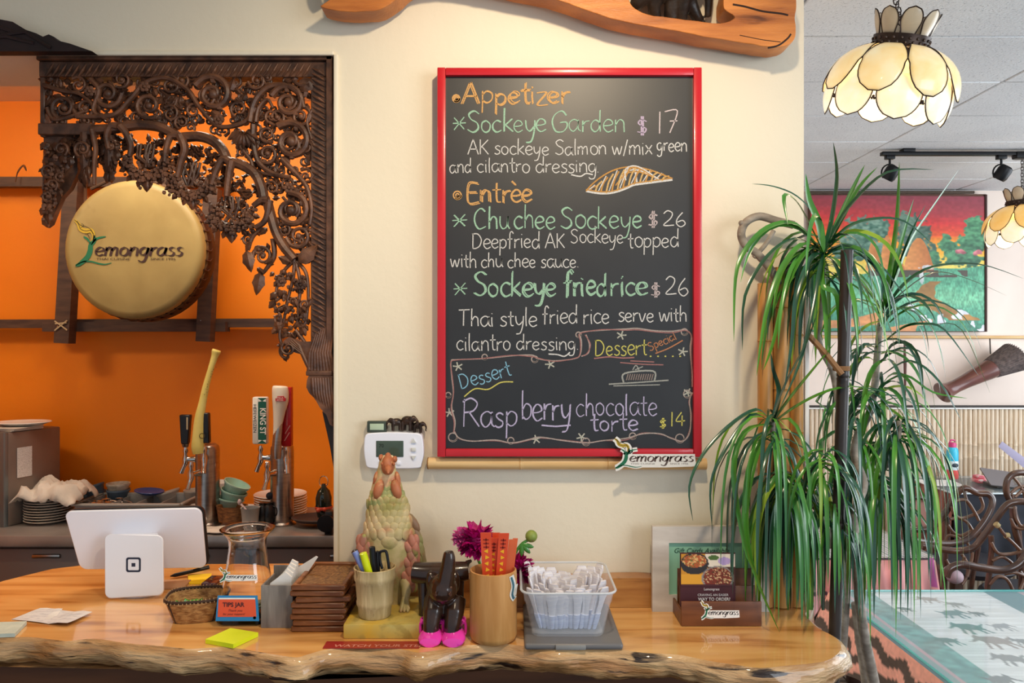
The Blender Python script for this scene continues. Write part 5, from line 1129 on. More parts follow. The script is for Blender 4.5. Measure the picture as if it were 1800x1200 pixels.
# red floor-safety strip
q = MB(); x0, x1 = (570-900)/K*1.405, (738-900)/K*1.405; d1_, d2_ = DZ(1140), DZ(1128)
q.box(((x0+x1)/2, (d1_+d2_)/2, ZC+.0009), (x1-x0, d2_-d1_, .0012)); sg = thing('warning_strip', 'dark red strip reading WATCH YOUR STEP on the counter edge', 'sign', ((x0+x1)/2, 1.40, ZC)); q.build('strip', ink('9c2a24', .3), sg, False)
q = MB(); text_mb(q, 'WATCH YOUR STEP', .0155, T((x0+.018, d1_+.005, ZC+.0017)), bold=.0003, sx=1.16, shear=.1); q.build('strip_lettering', ink('c9806c'), sg, False)

# dark wooden elephant figure with raised trunk
M_eb = mat('dark_polished_wood', '3a2418', '22140e', 14, rough=.25, coat=.4)
ED = 1.455; eS = ED/K
def ep(px, py, dy=0): return P(px, py, ED+dy)
el = thing('wooden_elephant', 'seated dark wooden elephant figure with raised trunk and pink shoes', 'figurine', (ep(778, 0).x, ED, ZC))
q = MB(); q.ball(ep(773, 1045), (24*eS, .026, 32*eS), 16); q.ball(ep(779, 1034, -.024), (25*eS, .032, 27*eS), 16)
tr = spl([(781, 1036, 16), (785, 1012, 14.5), (788, 992, 12.5), (789, 978, 11), (788, 968, 8)], 4); q.tube([ep(x, y, -.036) for x, y, w_ in tr], [w_*eS for x, y, w_ in tr], 12)
for s, X in ((-1, 757), (1, 800)): q.ball(ep(X, 1022, -.004), (9*eS, .012, 20*eS), 12)
for X, Y in ((757, 1119), (794, 1116)): q.tube([ep(X+7, 1052, -.002), ep(X+4, 1076, -.020), ep(X+1, 1098, -.028), ep(X, Y, -.030)], [.0205, .019, .0155, .0135], 12)
q.ball(ep(775, 1075, .006), (24*eS, .024, 22*eS), 12); q.build('body', M_eb, el, bake=.0022)
q = MB(); q.tube([ep(728, 1005, .04), ep(745, 1007, .036), ep(800, 1006, .036), ep(822, 1003, .04)], [.020, .021, .021, .018], 16); q.tube([ep(815, 1000, .04), ep(822, 988, .05), ep(828, 985, .055)], [.008, .005, .003], 8)
q.tube([ep(745, 1010, .036), ep(746, 1060, .036), V((ep(746, 0, .036).x, ED+.036, ZC+.003))], [.013, .011, .012], 10); q.tube([ep(805, 1010, .036), ep(805, 1060, .036), V((ep(805, 0, .036).x, ED+.036, ZC+.003))], [.013, .011, .012], 10); q.build('log_seat', M_eb, el)
q = MB()
for s in (-1, 1): q.ball(ep(779+s*13, 1032, -.046), .0028, 8); q.tube([ep(779+s*9, 1040, -.044), ep(779+s*13, 1046, -.054), ep(779+s*13, 1040, -.062)], [.003, .002, .0008], 6)
q.build('tusks_and_eyes', ink('6b4a38'), el)
M_pk = mat('hot_pink_plastic', 'ee3fb0', rough=.12, coat=.6)
for px, lb_ in ((755, 'left'), (796, 'right')):
    sh = base(px, 1137); sh.y += .026
    t = thing('pink_shoe', 'tiny glossy pink toy shoe under the '+lb_+' leg of the wooden elephant', 'shoe', sh)
    q = MB(); vs = []; n = 18; sec = [(-.028, .012, .010), (-.026, .0185, .016), (-.016, .0225, .021), (-.006, .0220, .024), (.002, .0205, .025), (.014, .019, .024), (.026, .017, .034), (.031, .012, .038)]
    for (y, hw, hh2) in sec:
        for k in range(n):
            a = 2*PI*k/n; vs.append((sh.x+hw*math.cos(a), sh.y+y, sh.z+max(0, hh2*.5+hh2*.5*math.sin(a)*(1 if math.sin(a) > 0 else 1))))
    fs = [(j*n+k, j*n+(k+1) % n, (j+1)*n+(k+1) % n, (j+1)*n+k) for j in range(len(sec)-1) for k in range(n)]+[tuple(range(n)), tuple((len(sec)-1)*n+k for k in range(n))]
    q.add(vs, fs); q.build('shoe_body', M_pk, t)
    q = MB(); q.ball(sh+V((0, .004, .0240)), (.0145, .011, .004), 12); q.build('shoe_opening', M_black, t)
    q = MB(); q.tube([sh+V(p) for p in spl([(-.021, .012, .012), (-.019, .010, .034), (0, .004, .040), (.019, .010, .034), (.021, .012, .012)], 4)], .0026, 8)
    q.tube([sh+V(p) for p in spl([(-.017, .006, .032), (-.019, .02, .036), (0, .033, .037), (.019, .02, .036), (.017, .006, .032)], 4)], .0026, 8); q.ball(sh+V((.02, .006, .012)), .003, 8); q.build('shoe_strap', M_pk, t)

# bamboo cup with chopsticks
cc = V(((867-900)/K*1.44, 1.44, ZC)); cp = thing('bamboo_cup', 'tall pale bamboo section cup holding paper-wrapped chopsticks', 'cup', cc)
q = MB(); q.lathe([(.001, 0), (.036, 0), (.042, .004), (.0445, .012), (.0440, .06), (.0445, .12), (.0435, .130), (.041, .131), (.039, .126), (.038, .012), (.001, .010)], cc, 40); q.build('bamboo_wall', mat('honey_bamboo', 'd09a5c', 'bd8548', 8, st=(9, 9, 1), rough=.35), cp)
def cyl(px, py, h=0):
    x = (px-900)/K*1.40; dx = x-cc.x; r_ = .0447+h; dy = math.sqrt(max(1e-5, r_*r_-min(dx*dx, r_*r_*.98))); return V((x, cc.y-dy, EYE-(py-600)/K*1.41))
q = MB(); ribbon(q, spl([(899, 1012), (903, 1030), (900, 1045), (905, 1056)], 4), 8, lambda x, y, h: cyl(x, y, .0006)); ribbon(q, [(903, 1040), (909, 1041)], 18, lambda x, y, h: cyl(x, y, .0006)); q.build('logo_sticker', ink('e8e4da'), cp, False)
q = MB(); ribbon(q, spl([(899, 1014), (903, 1030), (901, 1045), (904, 1054)], 4), 3, lambda x, y, h: cyl(x, y, .0012)); q.build('sticker_print', ink('3a6a7a'), cp, False)
M_ora = mat('orange_wrapper', 'e0502c', 'd2451f', 12, rough=.4); M_oral = mat('orange_red_paper', 'd8683c', rough=.5)
ci = 0
for (x0, y0, x1, y1, w_, dd) in ((854, 936, 857, 1010, 19, -.014), (869, 945, 866, 1010, 15, .0), (886, 937, 880, 1010, 18, -.010), (872, 936, 874, 1010, 14, .018), (900, 948, 893, 1010, 11, .006), (906, 946, 898, 1010, 9, .016)):
    a_ = P(x0, y0, 1.44+dd); b_ = P(x1, y1, 1.44+dd*.8); b_ = b_+(b_-a_)*.95; b_.z = max(b_.z, ZC+.014); ax = (b_-a_).normalized(); sd = V((1, 0, 0)); hw = w_/K*1.44/2
    q = MB(); n_ = V((0, .0022, 0)); q.add([a_-sd*hw-n_, a_+sd*hw-n_, b_+sd*hw*.85-n_, b_-sd*hw*.85-n_, a_-sd*hw+n_, a_+sd*hw+n_, b_+sd*hw*.85+n_, b_-sd*hw*.85+n_], [(0, 1, 2, 3), (7, 6, 5, 4), (0, 4, 5, 1), (1, 5, 6, 2), (2, 6, 7, 3), (3, 7, 4, 0)])
    t = thing('chopstick_packet', ['leftmost wide orange chopstick sleeve in the bamboo cup', 'narrow orange-red chopstick sleeve second from the left in the cup', 'wide orange chopstick sleeve right of centre in the bamboo cup', 'orange chopstick sleeve at the back of the bamboo cup', 'thin reddish chopstick sleeve leaning right in the cup', 'rightmost thin chopstick sleeve leaning against the cup rim'][ci], 'chopsticks', b_, 'chopsticks in the bamboo cup'); ci += 1
    q.build('paper_sleeve', M_ora if w_ > 12 else M_oral, t, False)
    if w_ > 14:
        q = MB()
        for k in range(7):
            c_ = a_.lerp(b_, .22+k*.075)-n_*1.2; s_ = hw*.5
            q.add([c_+V((s_*math.cos(t_*PI/3+k), 0, s_*math.sin(t_*PI/3+k)*.9))*(1 if t_ % 2 else .55) for t_ in range(6)], [(0, 1, 2, 3, 4, 5)])
        q.build('yellow_print', ink('f0b020'), t, False)
        q = MB()
        for k in range(3): c_ = a_.lerp(b_, .08+k*.045)-n_*1.2; q.box(c_, (hw*1.0, .0004, .0022)); q.box(c_, (.0016, .0004, .006))
        q.build('dark_print', ink('8c2418'), t, False)

# flowers in a clear vase behind the cup
vx = P(868, 0, 1.56).x; vb = V((vx, 1.555, ZC)); q = MB(); q.lathe([(.001, 0), (.022, 0), (.025, .006), (.022, .05), (.020, .075), (.026, .095), (.0245, .095), (.0185, .075), (.0205, .05), (.022, .008), (.001, .006)], vb, 24); one('flower_vase', q, M_thin, 'clear vase behind the bamboo cup', 'vase')
def peony(c_, r, mt, label, seed, spiky=0):
    rg = random.Random(seed); t = thing('magenta_flower', label, 'flower', V((c_.x, c_.y, ZC+.09)), 'flowers in the vase')
    q = MB()
    for k in range(95):
        u = rg.random(); th = math.acos(1-1.75*u); ph = k*2.4; d_ = V((math.sin(th)*math.cos(ph), math.sin(th)*math.sin(ph), math.cos(th))); L_ = r*rg.uniform(.85, 1.12)
        up = V((0, 0, 1)) if abs(d_.z) < .9 else V((1, 0, 0)); sd = d_.cross(up).normalized(); w_ = r*rg.uniform(.2, .32); nn_ = sd.cross(d_)
        p = [c_+d_*L_*.3, c_+d_*L_*.75+sd*w_+nn_*r*.08, c_+d_*L_+sd*w_*.5, c_+d_*L_*.93+nn_*r*.05, c_+d_*L_*1.04-sd*w_*.4, c_+d_*L_*.75-sd*w_+nn_*r*.08]
        m_ = c_+d_*L_*.7-nn_*r*.06; q.add(p+[m_], [(i, (i+1) % 6, 6) for i in range(6)])
    q.build('petals', mt, t, False); q = MB(); q.ball(c_, r*.45, 10); q.build('flower_heart', mt, t)
    q = MB(); q.tube(spl([c_-V((0, 0, r*.3)), c_.lerp(vb+V((0, 0, .08)), .5)+V((0, .004, -.004)), vb+V((0, 0, .02))], 5), .0028, 7); q.build('stem', M_leaf, t); return t
M_mag = mat('magenta_petal', 'c40878', 'a00460', 30, rough=.5); M_mag2 = mat('pink_petal', 'd83c9c', 'f090c8', 60, rough=.5)
peony(P(838, 951, 1.55), .040, M_mag, 'large magenta flower left of the chopsticks', 1); peony(P(812, 945, 1.555), .022, M_mag2, 'small pale pink flower left of the large magenta one', 2)
peony(P(908, 1000, 1.555), .036, M_mag, 'magenta flower partly hidden behind the right side of the bamboo cup', 4)
t = thing('peony_bud', 'closed green flower bud tinged with magenta, right of the chopsticks', 'flower bud', P(933, 948, 1.55)); q = MB(); q.ball(P(934, 942, 1.55), (.0125, .0125, .0125), 12); q.build('bud', mat('bud_green', '8fa04a', '7c8c3c', 60, rough=.5, c3='8a3a4a', sc3=60, lo3=.6, hi3=.68), t)
q = MB(); q.tube(spl([P(930, 948, 1.55), P(915, 958, 1.55), P(900, 985, 1.552), vb+V((.004, 0, .02))], 5), .003, 7)
for a in (.3, 1.2, 2.4): leaf_c = P(918, 957, 1.548); q.ball((0, 0, 0), (.014, .002, .005), 8, M=T(leaf_c) @ Ry(a*40) @ T(.01, 0, 0))
q.build('stem', M_leaf, t)

# bin of wrapped cutlery on a grey lid
x0, x1 = (922-900)/K*1.385, (1096-900)/K*1.385; ly0, ly1 = 1.385, 1.60; lc = V(((x0+x1)/2, (ly0+ly1)/2, ZC))
ld = thing('grey_base_tray', 'grey plastic storage lid lying under the cutlery bin', 'lid', lc)
q = MB(); q.rbox(lc+V((0, 0, .006)), (x1-x0, ly1-ly0, .012), .005, 3); q.build('lid_plate', mat('dark_grey_lid', '6e6c6c', rough=.35), ld)
q = MB(); q.rbox(lc+V((-.006, -(ly1-ly0)/2-.001, .006)), (.055, .005, .009), .002); q.build('latch', M_grey, ld)
bz = ZC+.0125; bn = thing('cutlery_bin', 'clear plastic bin filled with napkin-wrapped utensils', 'bin', (lc.x-.008, 1.48, bz))
def binpt(u, v, t):   # u,v -1..1; t 0 bottom..1 top
    w_ = .066+.018*t; d_ = .072+.024*t; return V((lc.x-.008+u*w_, 1.49+v*d_, bz+.088*t))
def binring(t, r_=.25, n=6, off=0):
    out_ = []
    for (cu, cv, a0) in ((1-r_, 1-r_, 0), (-1+r_, 1-r_, PI/2), (-1+r_, -1+r_, PI), (1-r_, -1+r_, 1.5*PI)):
        for k in range(n): a = a0+PI/2*k/(n-1); p = binpt(cu+r_*math.cos(a), cv+r_*math.sin(a), t); c_ = binpt(0, 0, t); e = (p-c_).normalized(); out_.append(p+e*off)
    return out_
q = MB(); rn = [binring(0), binring(.02, off=.001), binring(.72), binring(.74, off=.002), binring(.97, off=.001), binring(.97, off=.006), binring(1.0, off=.006), binring(1.0, off=0), binring(.05, off=-.002)]
nn = len(rn[0]); vs = [p for r_ in rn for p in r_]; fs = [(j*nn+k, j*nn+(k+1) % nn, (j+1)*nn+(k+1) % nn, (j+1)*nn+k) for j in range(len(rn)-1) for k in range(nn)]+[tuple(range(nn)), tuple((len(rn)-1)*nn+k for k in range(nn))]
q.add(vs, fs); q.build('bin_shell', M_thin, bn)
q = MB(); rr_ = binring(1.0, off=.004); q.tube(rr_+[rr_[0]], .0022, 6); q.build('bin_rim', mat('frosted_rim', 'e8ecf0', rough=.2, alpha=.6), bn)
M_wrap = mat('napkin_wrap', 'f0ecec', 'd8d6e2', 30, rough=.7); M_wrap2 = mat('bluish_wrap', 'd0d8ee', 'b0bce0', 30, rough=.6)
rw = random.Random(8); um = {}
cols_, rows_ = 15, 5
for j in range(rows_):
    for i in range(cols_):
        u = -.86+1.72*i/(cols_-1)+rw.uniform(-.04, .04); v = -.80+1.6*j/(rows_-1)+rw.uniform(-.05, .05)
        a_ = binpt(u*.86, v*.8, 0)+V((0, 0, .006)); hgt = .80+.22*abs(u)+rw.uniform(-.05, .12)*(1+.5*abs(u)); b_ = binpt(u*.92+rw.uniform(-.08, .08), v*.9, hgt)
        key = 0
        if key not in um:
            qq = MB(); qq.tube([(0, 0, 0), (0, 0, .2), (0, 0, .45), (0, 0, .7), (0, 0, .9), (0, 0, 1)], [.003, .0058, .0062, .0080, .0125, .0085], 7, flat=.28); me0 = one('wrapped_utensil', qq, M_wrap, 'x', 'utensil', 'wrapped utensils in the clear bin', loc=(0, 0, 0)); um[key] = me0; o = me0
            qq = MB(); qq.tube([(0, 0, -.001), (0, 0, .2), (0, 0, .38)], [.0042, .0066, .0066], 7, flat=.6); foot0 = qq.build('bluish_lower_end', M_wrap2, o)  # lower part of each utensil is tinted bluish
        else:
            o = um[key].copy(); COL.objects.link(o); f_ = foot0.copy(); COL.objects.link(f_); f_.parent = o
        L_ = (b_-a_).length; o.location = a_; o.rotation_euler = (b_-a_).to_track_quat('Z', 'Y').to_euler(); o.rotation_euler.z += rw.uniform(-.5, .5); o.scale = (1, 1, L_)
        o['label'] = 'napkin-wrapped plastic utensil standing in the clear bin'

# picture frame
fb = base(1250, 1075); ft = thing('picture_frame', 'whitewashed wooden picture frame with a mint gift card notice, leaning at the wall', 'picture frame', (P(1250, 0, 1.583).x, 1.583, ZC))
def fpp(px, py, h=0): t = (1076-py)/152; return P(px, py, 1.583+.018*t)+V((0, -h, 0))
M_ww = mat('whitewashed_wood', 'd8d0c6', 'c4bab0', 10, st=(1, 1, 4), rough=.6)
X0, X1, Y0, Y1, WF = 1147, 1352, 925, 1075, 29
for pts in ([(X0, Y0), (X1, Y0), (X1-WF, Y0+WF), (X0+WF, Y0+WF)], [(X0, Y1), (X1, Y1), (X1-WF, Y1-WF), (X0+WF, Y1-WF)], [(X0, Y0), (X0+WF, Y0+WF), (X0+WF, Y1-WF), (X0, Y1)], [(X1, Y0), (X1-WF, Y0+WF), (X1-WF, Y1-WF), (X1, Y1)]):
    q = MB(); a4 = [fpp(x, y, .0) for x, y in pts]; q.add(a4+[p+V((0, .014, 0)) for p in a4], [(0, 1, 2, 3), (7, 6, 5, 4), (0, 4, 5, 1), (1, 5, 6, 2), (2, 6, 7, 3), (3, 7, 4, 0)]); q.build('frame_side', M_ww, ft, False)
q = MB(); flat(q, [(X0+WF, Y0+WF), (X1-WF, Y0+WF), (X1-WF, Y1-WF), (X0+WF, Y1-WF)], fpp, -.007); q.build('mint_card', ink('8fc4a8'), ft, False)
q = MB()
text_mb(q, 'Gift Cards Available', .0145, T(fpp(1185, 973, -.0065)) @ FACE, shear=.35, sx=.98); q.build('card_lettering', ink('1f4a3a'), ft, False)

# wooden card holder
hb = base(1265, 1101); HD = DZ(1101); tH = thing('card_holder', 'stepped dark wooden card holder with the plant logo sticker on its front', 'card holder', (P(1265, 0, HD).x, HD+.05, ZC))
M_wal = mat('walnut', '7c4a2c', '5c341e', 8, st=(1, 5, 5), rough=.4)
def slatp(px0, px1, pyt, pyb, d, nm='panel', th_=.004):
    a_ = P(px0, pyt, d); b_ = P(px1, pyb, d); q = MB(); zb = ZC+.001; q.rbox(((a_.x+b_.x)/2, d+th_/2, (a_.z+zb)/2), (b_.x-a_.x, th_, a_.z-zb), .0008); return q.build(nm, M_wal, tH)
slatp(1198, 1339, 1057, 0, HD); slatp(1195, 1331, 1029, 0, HD+.035); slatp(1191, 1324, 999, 0, HD+.075)
for px in (1199.5, 1337): q = MB(); x = P(px, 0, HD).x; q.prism([(0, 0)]*0 or [(x-.002, ZC+.001), (x+.002, ZC+.001), (x+.002, ZC+.03), (x-.002, ZC+.03)], HD+.004, HD+.079); q.build('side', M_wal, tH, False)
logo(tH, lambda x, y, h: P(1232+(x-235)*.0605, 1056+(y-90)*.066, HD)+V((0, -.0006-h*.4, 0)), 0, '3a3438', backing=ink('f0eee8'), small=False)
cd = thing('menu_card', 'maroon takeaway card with food photos standing in the wooden holder', 'card', P(1243, 1060, HD+.03))
CDp = HD+.028
def cpt(px, py, h=0): return P(px, py, CDp)+V((0, -h, 0))
q = MB(); a_, b_ = cpt(1196, 972), cpt(1293, 1068); q.rbox(((a_.x+b_.x)/2, CDp+.003, (a_.z+b_.z)/2), (b_.x-a_.x, .005, a_.z-b_.z), .0004); q.build('card_stock', ink('4a2026'), cd, False)
def food(u, v):
    c_ = np.ones(u.shape+(3,))*hx('4a2a20'); n1 = vnoise(u, v, 30, 1); n2 = vnoise(u, v, 60, 2)
    def put(m, col): c_[m] = col
    put(u < .5, hx('c88a2a')); put((v > .62) & (u < .45), hx('e0a030')); put((u > .45) & (v < .4), hx('e8dcc8'))
    put(((u-.25)/.26)**2+((v-.3)/.34)**2 < 1, hx('2c2a2c'));
    m = ((u-.25)/.22)**2+((v-.22)/.2)**2 < 1; put(m, hx('b0562c')); put(m & (n1 > .6), hx('e0b070')); put(m & (n2 > .72), hx('3c6a2c'))
    m = ((u-.68)/.30)**2+((v-.75)/.38)**2 < 1; put(m, hx('8c8480')); m = ((u-.68)/.27)**2+((v-.75)/.34)**2 < 1; put(m, hx('7c3020'))
    s_ = np.abs(np.sin((u*14+v*9+n1*5))) < .35; put(m & s_, hx('e0b888')); put(m & (n2 > .75), hx('2c3a20'))
    m = ((u-.8)/.12)**2+((v-.22)/.12)**2 < 1; put(m, hx('b8a0d0')); m = ((u-.6)/.10)**2+((v-.12)/.08)**2 < 1; put(m, hx('4c6a30')); put((v > .94), hx('4a2026')); return c_
picture('food_photo', [cpt(1197, 973, .0006), cpt(1292, 973, .0006), cpt(1292, 1030, .0006), cpt(1197, 1030, .0006)], 60, 40, food, M_att, cd)
q = MB(); text_mb(q, 'Lemongrass', .0072, T(cpt(1237, 1037, .0008)) @ FACE, sx=.9); text_mb(q, 'CRAVING AN EASIER', .0066, T(cpt(1226, 1047, .0008)) @ FACE, sx=1.0); text_mb(q, 'WAY TO ORDER?', .0086, T(cpt(1227, 1055, .0008)) @ FACE, bold=.0002, sx=.94); q.build('card_lettering', ink('e6dcd8'), cd, False)

# ------------------------------------------------ tall dracaena and bamboo poles at the end of the wall
bpz = thing('bamboo_post', 'bundle of three honey bamboo poles standing against the end of the cream wall', 'bamboo', (.56, 1.62, 0))
def vbam(px, pyt, pyb, d, r, m_, nodes, par, px2=None, nm='bamboo_pole', zb=None):
    a_ = P(px, pyt, d); b_ = P(px2 or px, pyb, d)
    if zb is not None: b_.z = zb
    pts = []; rr_ = []
    ts = sorted([i/30 for i in range(31)]+[k+e for k in nodes for e in (-.004, -.0015, 0, .0015, .004) if 0 < k+e < 1])
    for t in ts:
        pts.append(a_.lerp(b_, t)); near = min([abs(t-k) for k in nodes] or [1]); rr_.append(r*(1.07 if abs(near-.0015) < .0004 else .95 if near < .0005 else 1))
    q = MB(); q.tube(pts, rr_, 14); return q.build(nm, m_, par)
vbam(1345, 498, 0, 1.615, .0155, M_bambv, (.18, .42, .7), bpz, zb=ZC+.002); vbam(1373, 470, 0, 1.613, .0165, M_bambv, (.12, .36, .6, .85), bpz, zb=ZC+.002); vbam(1400, 455, 0, 1.616, .0140, M_bambv, (.22, .5, .78), bpz, zb=ZC+.002)
vn = MB(); vn.tube([P(x, y, 1.60) for x, y in spl([(1395, 395), (1365, 388), (1335, 380), (1312, 390), (1303, 410), (1310, 430), (1330, 445), (1352, 470), (1370, 500)], 5)], .0085, 9)
vn.tube([P(x, y, 1.602) for x, y in spl([(1325, 452), (1345, 430), (1360, 405)], 4)], .005, 7)
for (x, y) in ((1303, 392), (1301, 413)): vn.ball(P(x, y, 1.598), .006, 8)
one('gnarled_branch', vn, M_trunk, 'gnarled grey looping branch fixed on the wall at the upper left of the plant', 'branch')
bx_ = P(1465, 0, 1.78)
q = thing('dark_bamboo_pole', 'single dark bamboo stake, leaning slightly, that supports the dracaena', 'pole', (P(1440, 0, 1.51).x, 1.51, 0))
vbam(1489, 440, 1900, 1.51, .0118, M_dkbam, (.14, .30, .5, .72), q, 1438, nm='stake', zb=.0)
mb = MB()
for k in range(4): mb.tube([P(1479, 650, 1.51)+V((.015*math.cos(a), .016*math.sin(a)-.0, .002*k)) for a in [j*PI/5 for j in range(11)]], .0018, 5)
mb.tube([P(1420, 588, 1.52), P(1450, 620, 1.505), P(1480, 658, 1.49)], .006, 7)
mb.build('twine_and_cross_stick', ink('8a6440'), q)

PD = 1.68
px_ = P(1545, 0, 1.72).x
dr_ = thing('dracaena', 'tall dragon tree with drooping narrow green leaves beside the counter end', 'plant', (px_, 1.78, 0))
q = MB(); q.lathe([(.001, 0), (.13, 0), (.16, .28), (.17, .30), (.165, .31), (.15, .30), (.148, .27), (.001, .265)], (px_, 1.78, 0), 28); q.build('pot', ink('6a3a28'), dr_)
def trunk(pts, nm='trunk'):
    q = MB(); p = spl(pts, 6); q.tube([P(a[0], a[1], a[2]) for a in p], [a[3] for a in p], 9); return q.build(nm, M_trunk, dr_)
b0_ = (1560, 600+1.32*K/1.78, 1.78, .016)
trunk([b0_, (1552, 1400, 1.72, .014), (1540, 1230, 1.66, .0125), (1520, 1120, 1.60, .0105), (1510, 1050, 1.57, .0095), (1508, 1010, 1.56, .009), (1500, 940, 1.55, .009), (1506, 890, 1.55, .0085), (1518, 850, 1.56, .0085), (1502, 800, 1.59, .0085), (1510, 760, 1.64, .009)])
trunk([b0_, (1540, 1350, 1.74, .013), (1524, 1200, 1.70, .012), (1512, 1120, 1.685, .011), (1505, 1060, 1.68, .011)])
trunk([(1510, 760, 1.68, .009), (1530, 720, 1.68, .008), (1538, 670, 1.69, .0075), (1542, 620, 1.69, .007), (1548, 560, 1.69, .006)])
trunk([(1500, 800, 1.68, .008), (1480, 760, 1.66, .0075), (1472, 700, 1.65, .007), (1462, 650, 1.64, .0065), (1440, 600, 1.62, .006), (1445, 520, 1.61, .006), (1445, 440, 1.60, .006)])
trunk([(1462, 960, 1.66, .008), (1440, 900, 1.62, .007), (1400, 860, 1.58, .0065), (1365, 800, 1.56, .006), (1357, 740, 1.55, .0055)]); trunk([(1508, 1000, 1.68, .009), (1470, 960, 1.66, .008), (1462, 960, 1.66, .008)])
trunk([(1505, 890, 1.67, .008), (1540, 840, 1.66, .007), (1575, 790, 1.64, .006), (1580, 740, 1.63, .0055)])
trunk([(1482, 1140, 1.70, .008), (1490, 1000, 1.69, .008), (1486, 860, 1.68, .0075), (1490, 780, 1.67, .007)])
rl = random.Random(21)
leafcount = [0]; extra = {0: MB(), 1: MB(), 2: MB()}
LM = [M_leaf, M_leaf2, M_leaf3]
def mkleaf(pts, w_, mi, force=False):
    """narrow V-shaped strap leaf along 3D points"""
    n = len(pts); vs = []; fs = []
    pts2 = []
    for p in pts:
        p = V(p)
        if p.x < XR+.02 and p.y > 1.585 and p.x > -1: p.y = 1.585-.003*rl.random()
        if p.x < .66 and 1.38 < p.y < 1.65 and p.z < ZC+.004: p.z = ZC+.004
        pts2.append(p)
    pts = pts2; sd0 = None
    for i, p in enumerate(pts):
        t = (pts[min(i+1, n-1)]-pts[max(i-1, 0)]).normalized(); 
        if sd0 is None: sd = t.cross(V((rl.uniform(-.4, .4), -.5, 1))); sd = sd.normalized() if sd.length > .05 else V((1, 0, 0))
        else: sd = (sd0-t*sd0.dot(t)); sd = sd.normalized() if sd.length > .01 else V((1, 0, 0))
        sd0 = sd; nn_ = sd.cross(t); u = i/(n-1); ww = w_*min(1, .45+u*3)*(1-u**3.2)*.5+.0002
        vs += [p+sd*ww+nn_*ww*.35, p, p-sd*ww+nn_*ww*.35]
    for i in range(n-1): a = i*3; fs += [(a, a+1, a+4, a+3), (a+1, a+2, a+5, a+4)]
    if leafcount[0] < 296 or force:
        q = MB(); q.add(vs, fs); leafcount[0] += 1; q.build('leaf', LM[mi], dr_)
    else: extra[mi].add(vs, fs)
def pxleaf(pts, w_=.011, mi=0):
    p = spl(pts, 4); mkleaf([P(*a) for a in p], w_, mi, True)
# the leaves that stand out, one by one (pixel path, distance)
A_ = (1447, 445, 1.58)
for pts, w_, mi in (([A_, (1462, 390, 1.57), (1472, 310, 1.56), (1465, 250, 1.55)], .011, 1), ([A_, (1470, 395, 1.57), (1500, 330, 1.56), (1520, 290, 1.55)], .010, 0), ([A_, (1480, 385, 1.56), (1510, 330, 1.55), (1542, 294, 1.55)], .012, 0), ([A_, (1470, 400, 1.56), (1500, 355, 1.53), (1560, 303, 1.5), (1642, 298, 1.48)], .010, 1),
    ([A_, (1440, 395, 1.57), (1422, 350, 1.56), (1416, 305, 1.55)], .014, 0), ([A_, (1425, 400, 1.56), (1400, 355, 1.54), (1378, 345, 1.52), (1385, 395, 1.5)], .013, 0), ([A_, (1430, 380, 1.57), (1400, 345, 1.55), (1360, 328, 1.54), (1322, 323, 1.53)], .006, 1), ([A_, (1490, 400, 1.56), (1540, 385, 1.54), (1590, 390, 1.52), (1640, 430, 1.5)], .011, 1),
    ([A_, (1490, 430, 1.56), (1540, 460, 1.53), (1575, 500, 1.5), (1620, 560, 1.5)], .008, 1), ([A_, (1495, 410, 1.55), (1540, 435, 1.52), (1560, 520, 1.5)], .010, 0),
    ([A_, (1400, 395, 1.56), (1350, 400, 1.54), (1310, 440, 1.52), (1293, 490, 1.51), (1290, 600, 1.5)], .012, 0), ([A_, (1400, 420, 1.55), (1350, 450, 1.52), (1310, 520, 1.5), (1305, 615, 1.5)], .010, 1), ([A_, (1410, 430, 1.54), (1370, 480, 1.5), (1345, 560, 1.48), (1330, 660, 1.48)], .012, 0), ([A_, (1420, 440, 1.54), (1385, 500, 1.5), (1360, 600, 1.49), (1342, 650, 1.49)], .011, 0),
    ([A_, (1425, 455, 1.53), (1400, 520, 1.5), (1392, 600, 1.5), (1378, 690, 1.5)], .010, 1), ([A_, (1445, 500, 1.53), (1470, 520, 1.52), (1475, 600, 1.52), (1470, 660, 1.52)], .011, 0), ([A_, (1440, 480, 1.53), (1425, 560, 1.5), (1405, 640, 1.49), (1370, 720, 1.48)], .008, 1)): pxleaf(pts, w_, mi)
B_ = (1552, 550, 1.65)
